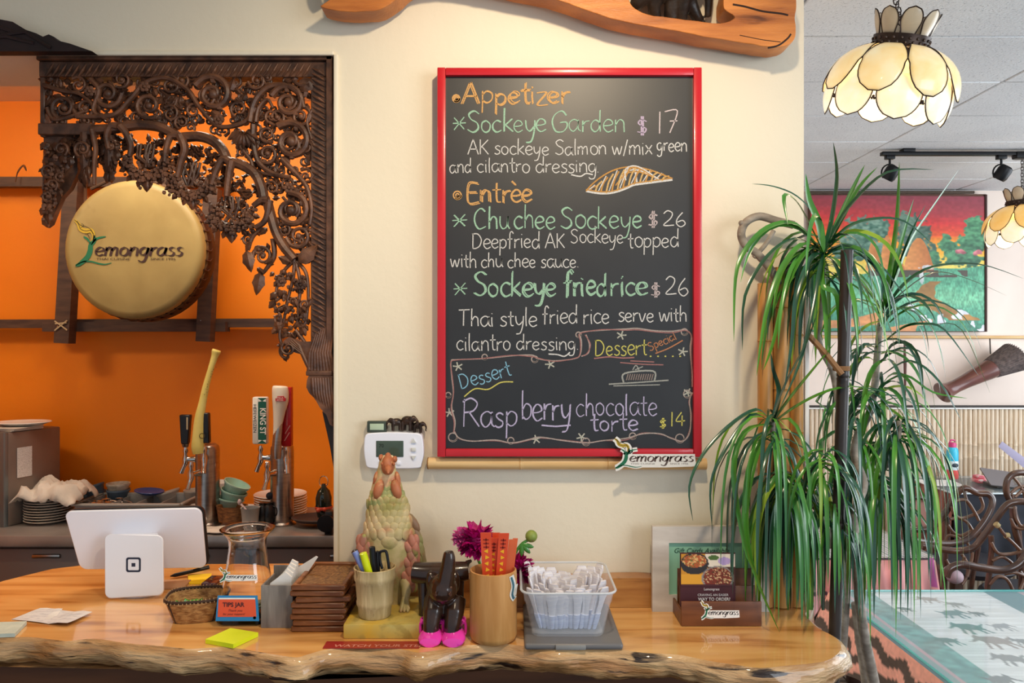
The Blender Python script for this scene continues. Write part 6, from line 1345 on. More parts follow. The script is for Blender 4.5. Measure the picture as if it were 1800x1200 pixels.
for pts, w_, mi in (([B_, (1565, 480, 1.63), (1578, 380, 1.62), (1581, 285, 1.61)], .013, 0), ([B_, (1572, 490, 1.63), (1600, 420, 1.62), (1640, 360, 1.61), (1686, 297, 1.6)], .016, 0), ([B_, (1565, 500, 1.64), (1585, 420, 1.62), (1606, 350, 1.61)], .010, 0), ([B_, (1575, 480, 1.63), (1600, 410, 1.62), (1627, 360, 1.61)], .007, 1), ([B_, (1540, 490, 1.63), (1515, 450, 1.6), (1495, 455, 1.58), (1480, 500, 1.57)], .010, 0),
    ([B_, (1590, 500, 1.62), (1640, 470, 1.6), (1720, 465, 1.58), (1800, 490, 1.57)], .012, 1), ([B_, (1580, 520, 1.62), (1640, 480, 1.59), (1700, 490, 1.57), (1770, 520, 1.56)], .009, 1), ([B_, (1530, 520, 1.62), (1500, 480, 1.6), (1495, 430, 1.59)], .012, 0), ([(1555, 600, 1.66), (1590, 575, 1.63), (1620, 570, 1.6), (1660, 580, 1.58), (1720, 660, 1.56)], .009, 1),
    ([(1555, 600, 1.66), (1600, 570, 1.62), (1640, 570, 1.6), (1690, 580, 1.59), (1740, 690, 1.58)], .008, 0), ([(1550, 660, 1.66), (1600, 635, 1.62), (1650, 670, 1.58), (1690, 740, 1.56), (1665, 700, 1.55)][:4], .008, 1), ([(1545, 680, 1.66), (1590, 660, 1.62), (1640, 690, 1.6), (1700, 700, 1.58)], .009, 0), ([(1550, 560, 1.66), (1600, 540, 1.62), (1640, 580, 1.6), (1660, 650, 1.59)], .010, 0)): pxleaf(pts, w_, mi)
C_ = (1357, 745, 1.55)
for pts, w_, mi in (([C_, (1330, 720, 1.53), (1280, 750, 1.5), (1235, 800, 1.48), (1212, 855, 1.47), (1218, 915, 1.47)], .008, 1), ([C_, (1320, 730, 1.52), (1275, 790, 1.49), (1250, 850, 1.48), (1252, 930, 1.48)], .008, 1), ([C_, (1370, 690, 1.54), (1360, 650, 1.53), (1355, 620, 1.53)], .010, 1), ([C_, (1390, 700, 1.52), (1430, 650, 1.5), (1470, 600, 1.5)], .014, 0), ([C_, (1380, 680, 1.51), (1420, 600, 1.49), (1440, 540, 1.49)], .014, 1), ([C_, (1400, 715, 1.52), (1450, 690, 1.5), (1500, 680, 1.5), (1560, 690, 1.5)], .012, 0),
    ([C_, (1310, 760, 1.5), (1290, 830, 1.47), (1310, 960, 1.46), (1330, 1010, 1.46)], .012, 0), ([C_, (1330, 800, 1.5), (1312, 900, 1.47), (1325, 1000, 1.46), (1370, 1110, 1.45)], .012, 0)): pxleaf(pts, w_, mi)
def crown(cx, cy, d, n, L0, L1, el0, el1, g=1.0, w_=(.008, .013), azr=(0, 2*PI), mix=(.45, .45, .1)):
    c_ = P(cx, cy, d)
    for _ in range(n):
        az = rl.uniform(*azr); el_ = math.radians(rl.uniform(el0, el1)); L_ = rl.uniform(L0, L1); gg = g*rl.uniform(.7, 1.4)
        dv = V((math.cos(az)*math.cos(el_), -abs(math.sin(az))*.55*math.cos(el_) if rl.random() < .7 else math.sin(az)*.5*math.cos(el_), math.sin(el_))).normalized()
        p = c_+V((rl.uniform(-.012, .012), rl.uniform(-.012, .012), rl.uniform(-.035, .02))); pts = [p.copy()]; n_ = 11
        for i in range(n_): dv = (dv+V((0, 0, -1))*gg*.17*(1+i*.10)).normalized(); p = p+dv*L_/n_; pts.append(p.copy())
        u = rl.random(); mi = 0 if u < mix[0] else 1 if u < mix[0]+mix[1] else 2
        mkleaf(pts, rl.uniform(*w_)*.85, mi)
crown(1447, 440, 1.60, 40, .16, .30, -10, 60, 1.6); crown(1440, 470, 1.60, 12, .18, .32, -50, 20, 1.5)
crown(1552, 555, 1.67, 14, .14, .28, 5, 80, 1.3); crown(1548, 620, 1.68, 14, .14, .26, 0, 60, 1.7)
crown(1545, 690, 1.68, 22, .14, .26, -20, 50, 1.6); crown(1500, 760, 1.66, 20, .20, .36, -40, 40, 2.0, (.007, .011)); crown(1580, 745, 1.64, 40, .24, .40, -30, 35, 2.6)
crown(1357, 750, 1.545, 26, .22, .40, -25, 50, 2.6, (.007, .011)); crown(1375, 840, 1.54, 70, .20, .30, -45, 25, 2.6, azr=(PI*.0, PI*1.2))
crown(1452, 800, 1.50, 24, .16, .28, -40, 30, 2.4, (.007, .010)); crown(1470, 900, 1.50, 16, .12, .2, -60, 0, 2.4, (.007, .010)); crown(1450, 860, 1.61, 30, .22, .34, -50, 20, 2.6); crown(1545, 840, 1.65, 46, .22, .32, -45, 20, 2.6); crown(1490, 680, 1.66, 16, .12, .22, -20, 50, 1.6, (.005, .009))
for mi in extra:
    if extra[mi].v: extra[mi].build('leaf_mass', LM[mi], dr_)['kind'] = 'stuff'
# ------------------------------------------------ dining room beyond the wall
# bamboo wainscot on the back wall
ws = thing('bamboo_wainscot', 'wainscot of pale upright bamboo poles along the back wall of the dining room', 'wainscot', (2.7, 4.92, 0))
ztop = P(0, 716, 4.93).z; bmesh0 = None; x = 1.16
rwn = random.Random(4); i = 0
while x < 3.75:
    r_ = rwn.choice((.0128, .014, .0152))
    key = r_
    if bmesh0 is None: bmesh0 = {}
    if key not in bmesh0:
        q = MB(); h_ = ztop; pts = []; rr_ = []
        for t in sorted([k/12 for k in range(13)]+[k+e for k in (.13+r_*9, .38-r_*6, .63+r_*7, .87-r_*5) for e in (-.004, 0, .004)]): pts.append((0, 0, t*h_)); rr_.append(r_)
        for k in (.13+r_*9, .38-r_*6, .63+r_*7, .87-r_*5):
            for j_, p in enumerate(pts):
                if abs(p[2]-k*h_) < .001: rr_[j_] = r_*1.13
        q.tube(pts, rr_, 8); o = q.build('bamboo_pole', M_bampale, None); o.parent = ws; bmesh0[key] = o
    else: o = bmesh0[key].copy(); COL.objects.link(o)
    o.location = V((x+r_-2.7, 4.933-4.92, 0)); o.rotation_euler.z = rwn.uniform(0, 6); x += 2*r_+.0022; i += 1
q = MB(); q.box((2.47, 4.948, ztop/2), (2.62, .002, ztop)); q.build('added_gap_backing', ink('4a3a28'), ws, False)  # dark sheet added to deepen the gaps between the poles
q = MB(); q.rbox((2.47, 4.925, ztop+.008), (2.64, .028, .012), .003); q.build('top_strip', ink('3a3430'), ws)
q = MB(); q.rbox((2.47, 4.922, ztop-.004), (2.64, .034, .010), .003); q.build('pale_strip', ink('e0dcd6'), ws)
rlb = thing('bamboo_rail', 'thin horizontal bamboo rail across the back wall under the painting', 'rail', (2.7, 4.92, P(0, 592, 4.93).z))
q = MB(); bambooh(q, (1.15, 4.935, P(0, 591, 4.93).z), (3.8, 4.935, P(0, 593, 4.93).z), .010, (.1, .22, .36, .5, .63, .77, .9)); q.build('bamboo_bar', M_bamboo, rlb)

# painting
def paint(u, v):
    n1 = vnoise(u, v, 9, 3); n2 = vnoise(u, v, 28, 4); n3 = vnoise(u*.4, v*3, 22, 5); n4 = vnoise(u, v, 55, 11); n5 = vnoise(u, v*1.3, 66, 12); c_ = np.zeros(u.shape+(3,))
    def grad(stops, t):
        o_ = np.zeros(u.shape+(3,)); 
        for (t0, c0), (t1, c1) in zip(stops[:-1], stops[1:]):
            k = np.clip((t-t0)/(t1-t0), 0, 1)[..., None]; m = (t >= t0)[..., None]; o_ = np.where(m, hx(c0)*(1-k)+hx(c1)*k, o_)
        return o_
    t = v+.03*(n3-.5)+.10*(u-.4)*(v < .3)*-.6
    c_ = grad([(-.2, '7a3440'), (.0, '8e3c48'), (.10, 'a83a42'), (.18, 'd23434'), (.26, 'e2542a'), (.33, 'f08a26'), (.42, 'f2b030'), (.52, 'e8d060')], t)
    def blob(cx, cy, rx, ry, c1, c2, amp=.5):
        nonlocal c_
        q_ = ((u-cx)/rx)**2+((v-cy)/ry)**2; al = np.clip((1.05+.9*(n2-.5)+.7*(n4-.5)+.5*(n5-.5)-q_)/.22, 0, 1)[..., None]
        k = np.clip((v-cy)/ry*.45+(u-cx)/rx*.15+.5+.9*(n4-.5)+.6*(n5-.5), 0, 1)[..., None]; c_ = c_*(1-al)+(hx(c1)*(1-k)+hx(c2)*k)*al
    gl = .60+.02*np.sin(u*9)-.10*u
    m = v > gl; c_ = np.where(m[..., None], grad([(0, '5a9c78'), (.6, '4c9474'), (.75, '74b890'), (.9, '4a9478'), (1, '3a7c64')], v+.10*(n1-.5)+.06*(n2-.5)+.05*(vnoise(u, v*4, 40, 8)-.5))*(.82+.36*vnoise(u*3, v, 60, 6)[..., None]), c_)
    for a_ in ((.28, .30, .10, .14), (.22, .40, .09, .12), (.38, .26, .07, .10), (.40, .42, .10, .10)): blob(*a_, '7fa08c', '2f5c4c')
    for a_ in ((.56, .22, .07, .10), (.60, .32, .10, .13), (.64, .42, .08, .12)): blob(*a_, '6c8c78', '2a4238')
    for a_ in ((.95, .24, .07, .09), (.92, .34, .10, .10), (.82, .42, .07, .07), (.78, .36, .05, .07), (.70, .46, .06, .05), (.88, .46, .12, .06)): blob(*a_, '5ca070', '2c5a40')
    for a_ in ((.86, .41, .03, .02), (.96, .42, .03, .02)): blob(*a_, 'd88088', '9a5058')
    for (cx, cy, w2, h2) in ((.36, .46, .05, .13), (.44, .44, .05, .15), (.62, .46, .10, .15), (.50, .52, .05, .08)):
        m = (np.abs(u-cx) < w2*np.sqrt(np.clip((v-cy+h2)/(2*h2), 0, 1))) & (v > cy-h2) & (v < cy+h2*.7)
        k = np.clip((u-cx)/w2*.5+.5, 0, 1)[..., None]; c_ = np.where(m[..., None], hx('e09a58')*(1-k)+hx('b86a34')*k, c_)
    m = (v > .55) & (v < .60) & (u > .33) & (u < .9) & (n2 > .35); c_ = np.where(m[..., None], hx('4a4034'), c_)
    blob(.66, .53, .05, .02, 'd8d8d8', 'b0b0b0'); blob(.64, .60, .015, .05, 'dcdcdc', 'b0b8b8')
    yc = .62+(u-.55)*.0; sx_ = .62+.18*np.sin((v-.55)*5.0)+.5*np.clip(v-.78, 0, 1); wd_ = .03+.20*np.clip(v-.6, 0, 1)
    m = (v > .63) & (np.abs(u-(.66+.9*np.clip(v-.66, 0, .2)*1.1+.10*np.sin(v*14))) < wd_+.02*(n2-.5)) & (v < .92); c_ = np.where(m[..., None], hx('9a7038')*(.75+.5*n1[..., None]), c_)
    m = (v > .84+.08*np.sin(u*5+1)) & (u < .42) & (v < .99-.1*u); c_ = np.where(m[..., None], hx('d0905c')*(.85+.3*n2[..., None]), c_)
    m = (v > .90) & (v > .96-.25*(u-.5)) & (u > .35) & (u < .7); c_ = np.where((m & (n1 > .45))[..., None], hx('c88a58'), c_)
    m = (np.abs(v-(.80+.28*(u-.45)+.04*np.sin(u*20))) < .035) & (n2 > .62) & (u > .4); c_ = np.where(m[..., None], hx('d8d8e0'), c_)
    return c_*(.93+.14*vnoise(u, v, 60, 9)[..., None])
pt = thing('landscape_painting', 'unframed village landscape painting with a red and orange sunset sky', 'painting', P(1579, 585, 4.92))
q = MB(); a_, b_ = P(1423, 341, 4.90), P(1734, 583, 4.90); q.rbox(((a_.x+b_.x)/2, 4.915, (a_.z+b_.z)/2), (b_.x-a_.x, .03, a_.z-b_.z), .002, 1); q.build('stretched_canvas', ink('5a3a2c'), pt)
picture('painted_picture', [P(1425, 343, 4.897), P(1731, 345, 4.897), P(1731, 582, 4.897), P(1425, 582, 4.897)], 300, 230, paint, M_att, pt)
q = MB(); bambooh(q, P(1420, 338, 4.895), P(1712, 338, 4.895), .009, (.25, .6, .85)); q.build('bamboo_edge', ink('4a3c30'), pt)
q = MB(); bambooh(q, P(1733, 342, 4.895), P(1733, 583, 4.895), .008, (.3, .6)); q.build('bamboo_edge', ink('4a3430'), pt)

# oversized brush on the wall
A0, A1 = P(1657, 690, 4.80), P(1782, 628, 4.80); ax = (A1-A0); Lb = ax.length; Mq = T(A0) @ ax.to_track_quat('Z', 'Y').to_matrix().to_4x4(); s_ = 4.8/K
br = thing('giant_brush', 'oversized brown wooden brush ornament with grey bristles, hung on the far wall', 'ornament', P(1720, 700, 4.85))
q = MB(); q.lathe([(.001, -.01), (22*s_, -.008), (24*s_, 0), (21*s_, .012), (16*s_, .04), (14*s_, .09), (15*s_, .16), (18*s_, .25), (21*s_, .32), (21*s_, .345), (.001, .35)], n=24, M=Mq, sy=.8); q.build('handle', mat('brush_brown', '6e4038', '54302a', 8, rough=.3, coat=.3), br)
q = MB(); q.lathe([(20*s_, .335), (23*s_, .36), (28*s_, .44), (32*s_, .50), (28*s_, .51), (.001, .515)], n=24, M=Mq, sy=.8)
for k in range(40): a = k*2*PI/40; q.tube([Mq @ V((21*s_*math.cos(a), 17*s_*math.sin(a), .34)), Mq @ V((33*s_*math.cos(a), 26*s_*math.sin(a), .505))], .003, 4)
q.build('bristles', mat('grey_bristles', '6e605c', '4c4240', 60, rough=.8), br)['kind'] = 'stuff'
q = MB(); q.tube([P(1740, 595, 4.88), P(1741, 622, 4.85)], .004, 6); q.build('hook', M_black, br)
q = MB(); q.tube([P(1590, 605, 4.93), P(1591, 640, 4.92), P(1591, 695, 4.93)], [.006, .010, .005], 8); one('slim_ornament', q, ink('5a3a34'), 'slim dark wooden stick hanging on the back wall left of the giant brush', 'ornament')

# track lighting
tk = thing('track_light', 'black ceiling track carrying spotlights in the dining room', 'track light', (2.2, 3.886, CEIL-.03))
zt = 2.549; q = MB(); q.rbox(((P(1549, 0, 3.886).x+3.4)/2, 3.886, zt), (3.4-P(1549, 0, 3.886).x, .034, .018), .002); q.build('track', M_blackm, tk)
q = MB(); q.rbox((P(1790, 0, 3.886).x+.06, 3.886, zt-.008), (.16, .045, .034), .004); q.build('feed_box', M_blackm, tk)
q = MB(); q.rbox((2.0, 3.886, CEIL-.006), (.06, .05, .02), .002); q.rbox((2.9, 3.886, CEIL-.006), (.06, .05, .02), .002); q.build('ceiling_mount', M_blackm, tk)
for (px, ln) in ((1564, 'left'), (1760, 'right')):
    x = P(px, 0, 3.886).x; h_ = thing('spotlight', ln+' black spotlight with a round yoke hanging from the ceiling track', 'spotlight', (x, 3.886, zt-.012), 'spotlights on the track')
    q = MB(); q.rbox((x, 3.886, zt-.018), (.045, .03, .02), .003); q.tube([(x, 3.886, zt-.02), (x, 3.886, zt-.055)], .006, 8); q.build('stem', M_blackm, h_)
    q = MB(); c_ = V((x, 3.886, zt-.095)); q.tube([c_+V((.042*math.cos(a), 0, .042*math.sin(a))) for a in [PI*k/10-.25 for k in range(14)]], .004, 6); q.build('yoke', M_blackm, h_)
    q = MB(); q.lathe([(.001, -.035), (.028, -.034), (.034, -.02), (.034, .02), (.03, .034), (.02, .04), (.001, .042)], n=20, M=T(c_+V((0, -.01, -.006))) @ Ry(25) @ Rx(25)); q.build('lamp_can', M_blackm, h_)

# glass petal lamps
def lampmat(nm, c1, c2, e):
    m = mat(nm, c1, c2, 16, rough=.25, lo=.3, hi=.75, coat=.3)
    nt = m.node_tree; b_ = nt.nodes['Principled BSDF']; src = b_.inputs['Base Color'].links[0].from_socket
    nt.links.new(src, b_.inputs['Emission Color']); b_.inputs['Emission Strength'].default_value = e; return m
M_pet = lampmat('lit_cream_glass', 'ffd68a', 'ffecc0', .34); M_pet2 = lampmat('lit_white_glass', 'ffe8b8', 'fff6dc', .46); M_petd = mat('unlit_cream_glass', 'c9b496', 'b8a48a', 16, rough=.25)
M_pet3 = lampmat('lit_amber_glass', 'f2b85c', 'f8cc80', .42)
M_came = mat('dark_came', '33241c', rough=.4, metal=.6)
def petalsurf(prof, az, daz, n=10, m_=12, shape=None):
    """petal on a surface of revolution: prof(t) -> (r, z); outline an ellipse-like lobe"""
    vs = []; rim = []
    for j in range(m_+1):
        t = j/m_; wdt = shape(t)
        for i in range(n+1):
            s = i/n*2-1; r_, z = prof(t); a = az+s*daz*wdt; bul = .10*(1-s*s)*math.sin(PI*t)
            vs.append(((r_*(1+bul*.5))*math.cos(a), (r_*(1+bul*.5))*math.sin(a), z))
    fs = [(j*(n+1)+i, j*(n+1)+i+1, (j+1)*(n+1)+i+1, (j+1)*(n+1)+i) for j in range(m_) for i in range(n)]
    rim = [vs[j*(n+1)] for j in range(m_+1)]+[vs[m_*(n+1)+i] for i in range(1, n)]+[vs[j*(n+1)+n] for j in range(m_, -1, -1)]
    return vs, fs, rim
def lamp(cx, cz, d, s, label, rot=0, tilt=(0, 0), mats=None, power=6):
    t = thing('petal_lamp', label, 'lamp', V((cx, d, cz)), 'petal glass hanging lamps'); M0 = T(cx, d, cz) @ Rx(tilt[0]) @ Ry(tilt[1]) @ Rz(rot) @ Matrix.Scale(s, 4)
    mu, ml, mc = mats
    lobe = lambda t_: math.sin(PI*(.10+.90*t_)**.85)**.62 if t_ < 1 else .0
    N8 = 8
    for k in range(N8):
        az = k*2*PI/N8
        vs, fs, rim = petalsurf(lambda t_: (.075+.105*math.sin(t_*PI*.5)**.9+.012*t_, .105-.145*t_**1.55), az, PI/N8*1.0, shape=lambda t_: max(.0, (1-(2*t_-1.02)**2 if t_ > .5 else 1))**.5*(.80+.2*t_) if t_ > .5 else .62+.38*math.sin(t_*PI))
        q = MB(); q.add(vs, fs, M0); p_ = q.build('upper_petal', mu, t); p_.modifiers.new('s', 'SOLIDIFY').thickness = .003*s
        q = MB(); q.tube([M0 @ V(p) for p in rim], .0016*s*1.2, 5); q.build('lead_edge', M_came, p_)
    for k in range(N8):
        az = (k+.5)*2*PI/N8
        vs, fs, rim = petalsurf(lambda t_: (.166+.016*math.sin(t_*PI*.7)-.012*t_, .015-.125*t_), az, PI/N8*.92, shape=lambda t_: math.sqrt(max(0, 1-((t_-.42)/.58)**2)) if t_ > .42 else .86+.14*t_/.42)
        q = MB(); q.add(vs, fs, M0); p_ = q.build('lower_petal', ml, t); p_.modifiers.new('s', 'SOLIDIFY').thickness = .003*s
        q = MB(); q.tube([M0 @ V(p) for p in rim], .0016*s*1.2, 5); q.build('lead_edge', M_came, p_)
        q = MB()      # filigree filler between the lower petals
        a = k*2*PI/N8
        for (da, z, r_) in ((-.05, .012, .012), (.05, .012, .012), (0, .004, .014), (0, -.055, .006), (.02, -.06, .005), (-.02, -.06, .005)): q.ball(M0 @ V((.172*math.cos(a+da), .172*math.sin(a+da), z)), r_*s*.8, 6)
        q.build('filigree', M_came, t)
    for k in range(N8):
        az = (k+.5)*2*PI/N8
        vs, fs, rim = petalsurf(lambda t_: (.070+.022*t_, .128+.075*t_), az, PI/N8*.92, shape=lambda t_: math.sqrt(max(0, 1-((t_-.45)/.55)**2)) if t_ > .45 else .72+.28*t_/.45)
        q = MB(); q.add(vs, fs, M0); p_ = q.build('crown_petal', mc, t); p_.modifiers.new('s', 'SOLIDIFY').thickness = .003*s
        q = MB(); q.tube([M0 @ V(p) for p in rim], .0016*s*1.2, 5); q.build('lead_edge', M_came, p_)
    q = MB(); q.lathe([(.068, .095), (.080, .097), (.077, .112), (.080, .132), (.070, .134), (.066, .115)], n=40, M=M0, closed=True); bd_ = q.build('bronze_band', M_came, t)
    q = MB()
    for k in range(44): a = k*2*PI/44; q.ball(M0 @ V((.079*math.cos(a), .079*math.sin(a), .108+.012*(k % 2))), .0045*s, 6)
    q.build('band_beading', M_brz, bd_)
    q = MB(); q.lathe([(.001, .135), (.030, .137), (.068, .128), (.001, .125)], n=24, M=M0); q.build('cap', M_came, t)
    q = MB(); z = .14; top_ = (CEIL-cz)/s; k = 0
    Mv = T(cx, d, cz) @ Matrix.Scale(s, 4)
    while z < top_-.01:
        off = M0 @ V((0, 0, .14)); qx = off.x-cx, off.y-d; f_ = (1-(z-.14)/max(.01, top_-.14))
        q.tube([V((cx+qx[0]*f_, d+qx[1]*f_, cz+z*s))+(Rz(90*(k % 2)) @ V((.007*math.cos(a)*s*1.2, 0, .011*math.sin(a)*s*1.2))) for a in [j*PI/4 for j in range(9)]], .0018*s, 5); z += .017; k += 1
    q.build('chain', M_came, t)
    q = MB(); q.lathe([(.001, 0), (.045, .002), (.05, .02), (.001, .021)], (cx, d, CEIL-.02), 20); q.build('ceiling_canopy', M_came, t)
    q = MB(); q.ball(M0 @ V((0, 0, .02)), .028*s, 12); q.build('bulb', mat('warm_bulb', 'ffe2b0', emit=3), t)
    l = bpy.data.lights.new('lamp_glow', 'POINT'); l.energy = power; l.color = (1, .82, .58); l.shadow_soft_size = .03; lo = bpy.data.objects.new('lamp_glow', l); COL.objects.link(lo); lo.location = M0 @ V((0, 0, -.02))
lamp(P(1566, 0, 2.05).x, P(0, 146, 2.05).z, 2.05, .88, 'large hanging lamp of cream glass petals with dark edges, near the camera', 8, (16, 7), (M_pet, M_pet2, M_petd), 1.6)
lamp(P(1797, 0, 4.0).x, P(0, 396, 4.0).z, 4.0, .95, 'smaller amber glass petal lamp hanging at the far right edge', 20, (0, 0), (M_pet3, M_pet2, M_petd), 3)

# ------------------------------------------------ tables
def cpic(name, c4, nx, ny, fn, par, warp=None):
    o = picture(name, c4, nx, ny, fn, M_fab, par, warp); o.data.polygons.foreach_set('use_smooth', [True]*len(o.data.polygons)); return o
M_fab = attmat('printed_cotton', .85)
M_pane = mat('table_glass', 'dfeeee', rough=.03, alpha=.16, spec=1.0, coat=.6); M_teal = mat('glass_edge', '4fb8b4', rough=.1, coat=.5)
ELP = [(0, .35), (.06, .18), (.16, .10), (.22, .22), (.40, .20), (.62, .22), (.80, .35), (.98, .22), (1.0, .28), (.84, .45), (.86, .60), (.98, .80), (.92, .84), (.78, .62), (.70, .60), (.78, .85), (.70, .88), (.60, .62), (.42, .62), (.36, .90), (.27, .90), (.30, .60), (.22, .58), (.12, .88), (.04, .86), (.16, .50), (.10, .42), (-.1, .52), (-.28, .50), (-.1, .44)]
def tcloth(u, v):
    X = 1.095+u*1.3; Y = 2.62-v*1.6; c_ = np.ones(u.shape+(3,))*hx('dfe4e6')*(.93+.14*vnoise(u*.3, v*4, 50, 2)[..., None])
    c_ = np.where(((X > 1.15) & (X < 1.235))[..., None], hx('6fa0a0')*(.85+.3*vnoise(u*2, v*3, 30, 7)[..., None]), c_); c_ = np.where((X < 1.15)[..., None], hx('8aa4a8'), c_)
    c_ = np.where(((X > 1.136) & (X < 1.150))[..., None], hx('c8a2ac'), c_)
    c_ = np.where(((X > 1.62) & (X < 1.74))[..., None], hx('5c8a94'), c_); c_ = np.where((np.abs(X-1.745) < .012)[..., None], hx('c8a8b4'), c_); c_ = np.where((X > 1.757)[..., None], hx('9ab0b0'), c_)
    for (px, py, w_, col, f_) in ((1600, 1069, .05, '4c6f70', 1), (1642, 1052, .07, '98908a', 1), (1690, 1061, .06, '7e8886', 1), (1682, 1077, .085, '4f8488', -1), (1728, 1077, .05, '4c6a70', 1), (1716, 1102, .10, '457c7a', 1), (1768, 1100, .07, '86929a', -1), (1678, 1125, .07, '4c8080', 1), (1762, 1126, .11, '8e8886', 1), (1808, 1126, .06, '748084', 1), (1790, 1157, .09, '7c8488', 1), (1770, 1195, .08, '6c787e', -1), (1835, 1075, .07, '6c787e', 1), (1850, 1160, .09, '6c787e', -1)):
        d_ = .85*K/(py-600); x0_ = (px-900)/K*d_; eu = (X-x0_)/w_*f_+.5; ev = (d_-Y)/(w_*1.25)+.5; c_ = np.where(inpoly(eu, ev, ELP)[..., None], hx(col), c_)
    return c_
def legs4(par, x0, x1, y0, y1, z):
    for (x, y) in ((x0, y0), (x1, y0), (x0, y1), (x1, y1)): q = MB(); q.rbox((x, y, z/2), (.05, .05, z), .004); q.build('leg', M_tbl, par)
M_tbl = mat('table_wood', '4a3024', rough=.4)
t1 = thing('elephant_cloth_table', 'nearest dining table with an elephant-pattern cloth under a glass top', 'table', (1.75, 1.9, 0))
q = MB(); q.rbox((1.75, 1.83, .725), (1.30, 1.57, .03), .004); q.build('table_board', M_tbl, t1); legs4(t1, 1.2, 2.3, 1.15, 2.5, .71)
tc1 = thing('elephant_tablecloth', 'pale cloth with teal bands, dark elephants and an orange and black zigzag border', 'tablecloth', (1.75, 1.83, .742))
cpic('cloth_top', [(1.085, 2.63, .7435), (2.395, 2.63, .7435), (2.395, 1.03, .7435), (1.085, 1.03, .7435)], 320, 320, tcloth, tc1)
def zig(u, v):
    k = v*5.2+.36*np.sin(u*62); m = (np.floor(k) % 2 == 1) & (v > .12)
    c_ = np.where(m[..., None], hx('5a4c42'), hx('f6b09a')); return c_*(.93+.12*vnoise(u*3, v, 60, 5)[..., None])
cpic('edge_drop', [(1.085, 2.63, .7435), (1.085, 1.03, .7435), (1.02, 1.03, .60), (1.02, 2.63, .60)], 260, 24, zig, tc1, lambda u, v: np.stack([-(.015*np.sin(u*38)+.008*np.sin(u*71+1))*v, 0*u, -.006*np.cos(u*38)*v], -1))
cpic('edge_drop', [(1.085, 2.63, .7435), (2.395, 2.63, .7435), (2.40, 2.66, .60), (1.02, 2.66, .60)], 120, 16, zig, tc1, lambda u, v: np.stack([0*u, .012*np.sin(u*40)*v, 0*u], -1))
q = MB(); q.rbox((1.745, 1.83, .7495), (1.30, 1.58, .007), .003); gl_ = q.build('glass_sheet', M_pane, t1, False)
q = MB(); q.tube([(1.094, 1.04, .7495), (1.094, 2.621, .7495), (2.395, 2.621, .7495)], .0040, 6); q.build('glass_edge', M_teal, t1)

def pinkc(u, v):
    X = u*.53; n1 = vnoise(u, v*.2, 30, 3)[..., None]; s_ = (.5+.5*np.sin(X*52+.6*np.sin(X*17)))[..., None]
    c_ = hx('dd8f86')*(1-s_*.5)+hx('f0c4cc')*s_*.5; c_ = np.where((((X*4.1+.35) % 1) < .045)[..., None], hx('54404c'), c_); c_ = np.where(((np.abs(v-.42) < .022) & ((X*60 % 1) < .6))[..., None], hx('4a3440'), c_)
    c_ = np.where((v < .03)[..., None], hx('40343c'), c_); m = (np.abs(u-.965) < .02) & (v < .35); c_ = np.where(m[..., None], hx('b05a98'), c_); return c_*(.9+.2*n1)
def wainscot_refl(u, v): return np.where((((u*30) % 1) < .35)[..., None], hx('6e6c6c'), hx('c8b4ac'))  # wainscot mirrored in the glass, painted into the top as grey stripes
t2 = thing('pink_cloth_table', 'dining table with a salmon pink checked cloth behind the dracaena leaves', 'table', (1.25, 3.3, 0))
q = MB(); q.rbox((1.42, 3.35, .725), (.48, .60, .03), .004); q.build('table_board', M_tbl, t2); legs4(t2, 1.22, 1.6, 3.1, 3.6, .71)
tc2 = thing('pink_tablecloth', 'salmon pink tablecloth with thin dark lines and the wainscot reflection painted as grey stripes on top', 'tablecloth', (1.25, 3.3, .742))
cpic('cloth_top', [(1.17, 3.66, .7435), (1.66, 3.66, .7435), (1.675, 3.04, .7435), (1.17, 3.04, .7435)], 100, 20, wainscot_refl, tc2)
cpic('edge_drop', [(1.17, 3.04, .7435), (1.675, 3.04, .7435), (1.70, 3.015, .42), (1.17, 3.015, .42)], 180, 60, pinkc, tc2, lambda u, v: np.stack([0*u, -.022*np.sin(u*46)*v, 0*u], -1))
cpic('edge_drop', [(1.675, 3.04, .7435), (1.66, 3.66, .7435), (1.72, 3.66, .42), (1.76, 3.015, .42)], 80, 40, pinkc, tc2, lambda u, v: np.stack([.016*np.sin(u*30)*v, 0*u, 0*u], -1))
q = MB(); q.rbox((1.425, 3.35, .7485), (.50, .61, .006), .002); q.build('glass_sheet', M_pane, t2, False)

t3 = thing('window_table', 'dark glass-topped table against the bamboo wainscot with a reddish brown cloth', 'table', (3.0, 4.55, 0))
q = MB(); q.rbox((3.05, 4.57, .725), (1.14, .50, .03), .004); q.build('table_board', M_tbl, t3); legs4(t3, 2.53, 3.55, 4.37, 4.76, .71)
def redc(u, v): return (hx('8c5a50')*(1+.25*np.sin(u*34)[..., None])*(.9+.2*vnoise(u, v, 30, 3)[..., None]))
def darkt(u, v): return np.ones(u.shape+(3,))*hx('59656c')*(.9+.2*vnoise(u, v, 12, 3)[..., None])
tc3 = thing('brown_tablecloth', 'reddish brown cloth hanging from the glass-topped table at the back wall', 'tablecloth', (3.0, 4.55, .742))
cpic('cloth_top', [(2.47, 4.83, .7435), (3.65, 4.83, .7435), (3.65, 4.30, .7435), (2.47, 4.30, .7435)], 60, 30, darkt, tc3)
cpic('edge_drop', [(2.47, 4.83, .7435), (2.47, 4.30, .7435), (2.44, 4.28, .34), (2.42, 4.83, .34)], 80, 40, redc, tc3, lambda u, v: np.stack([-.012*np.sin(u*34)*v, 0*u, 0*u], -1))
def under_shade(u, v): return np.ones(u.shape+(3,))*hx('23252d')*(.8+.4*vnoise(u, v, 12, 3)[..., None])
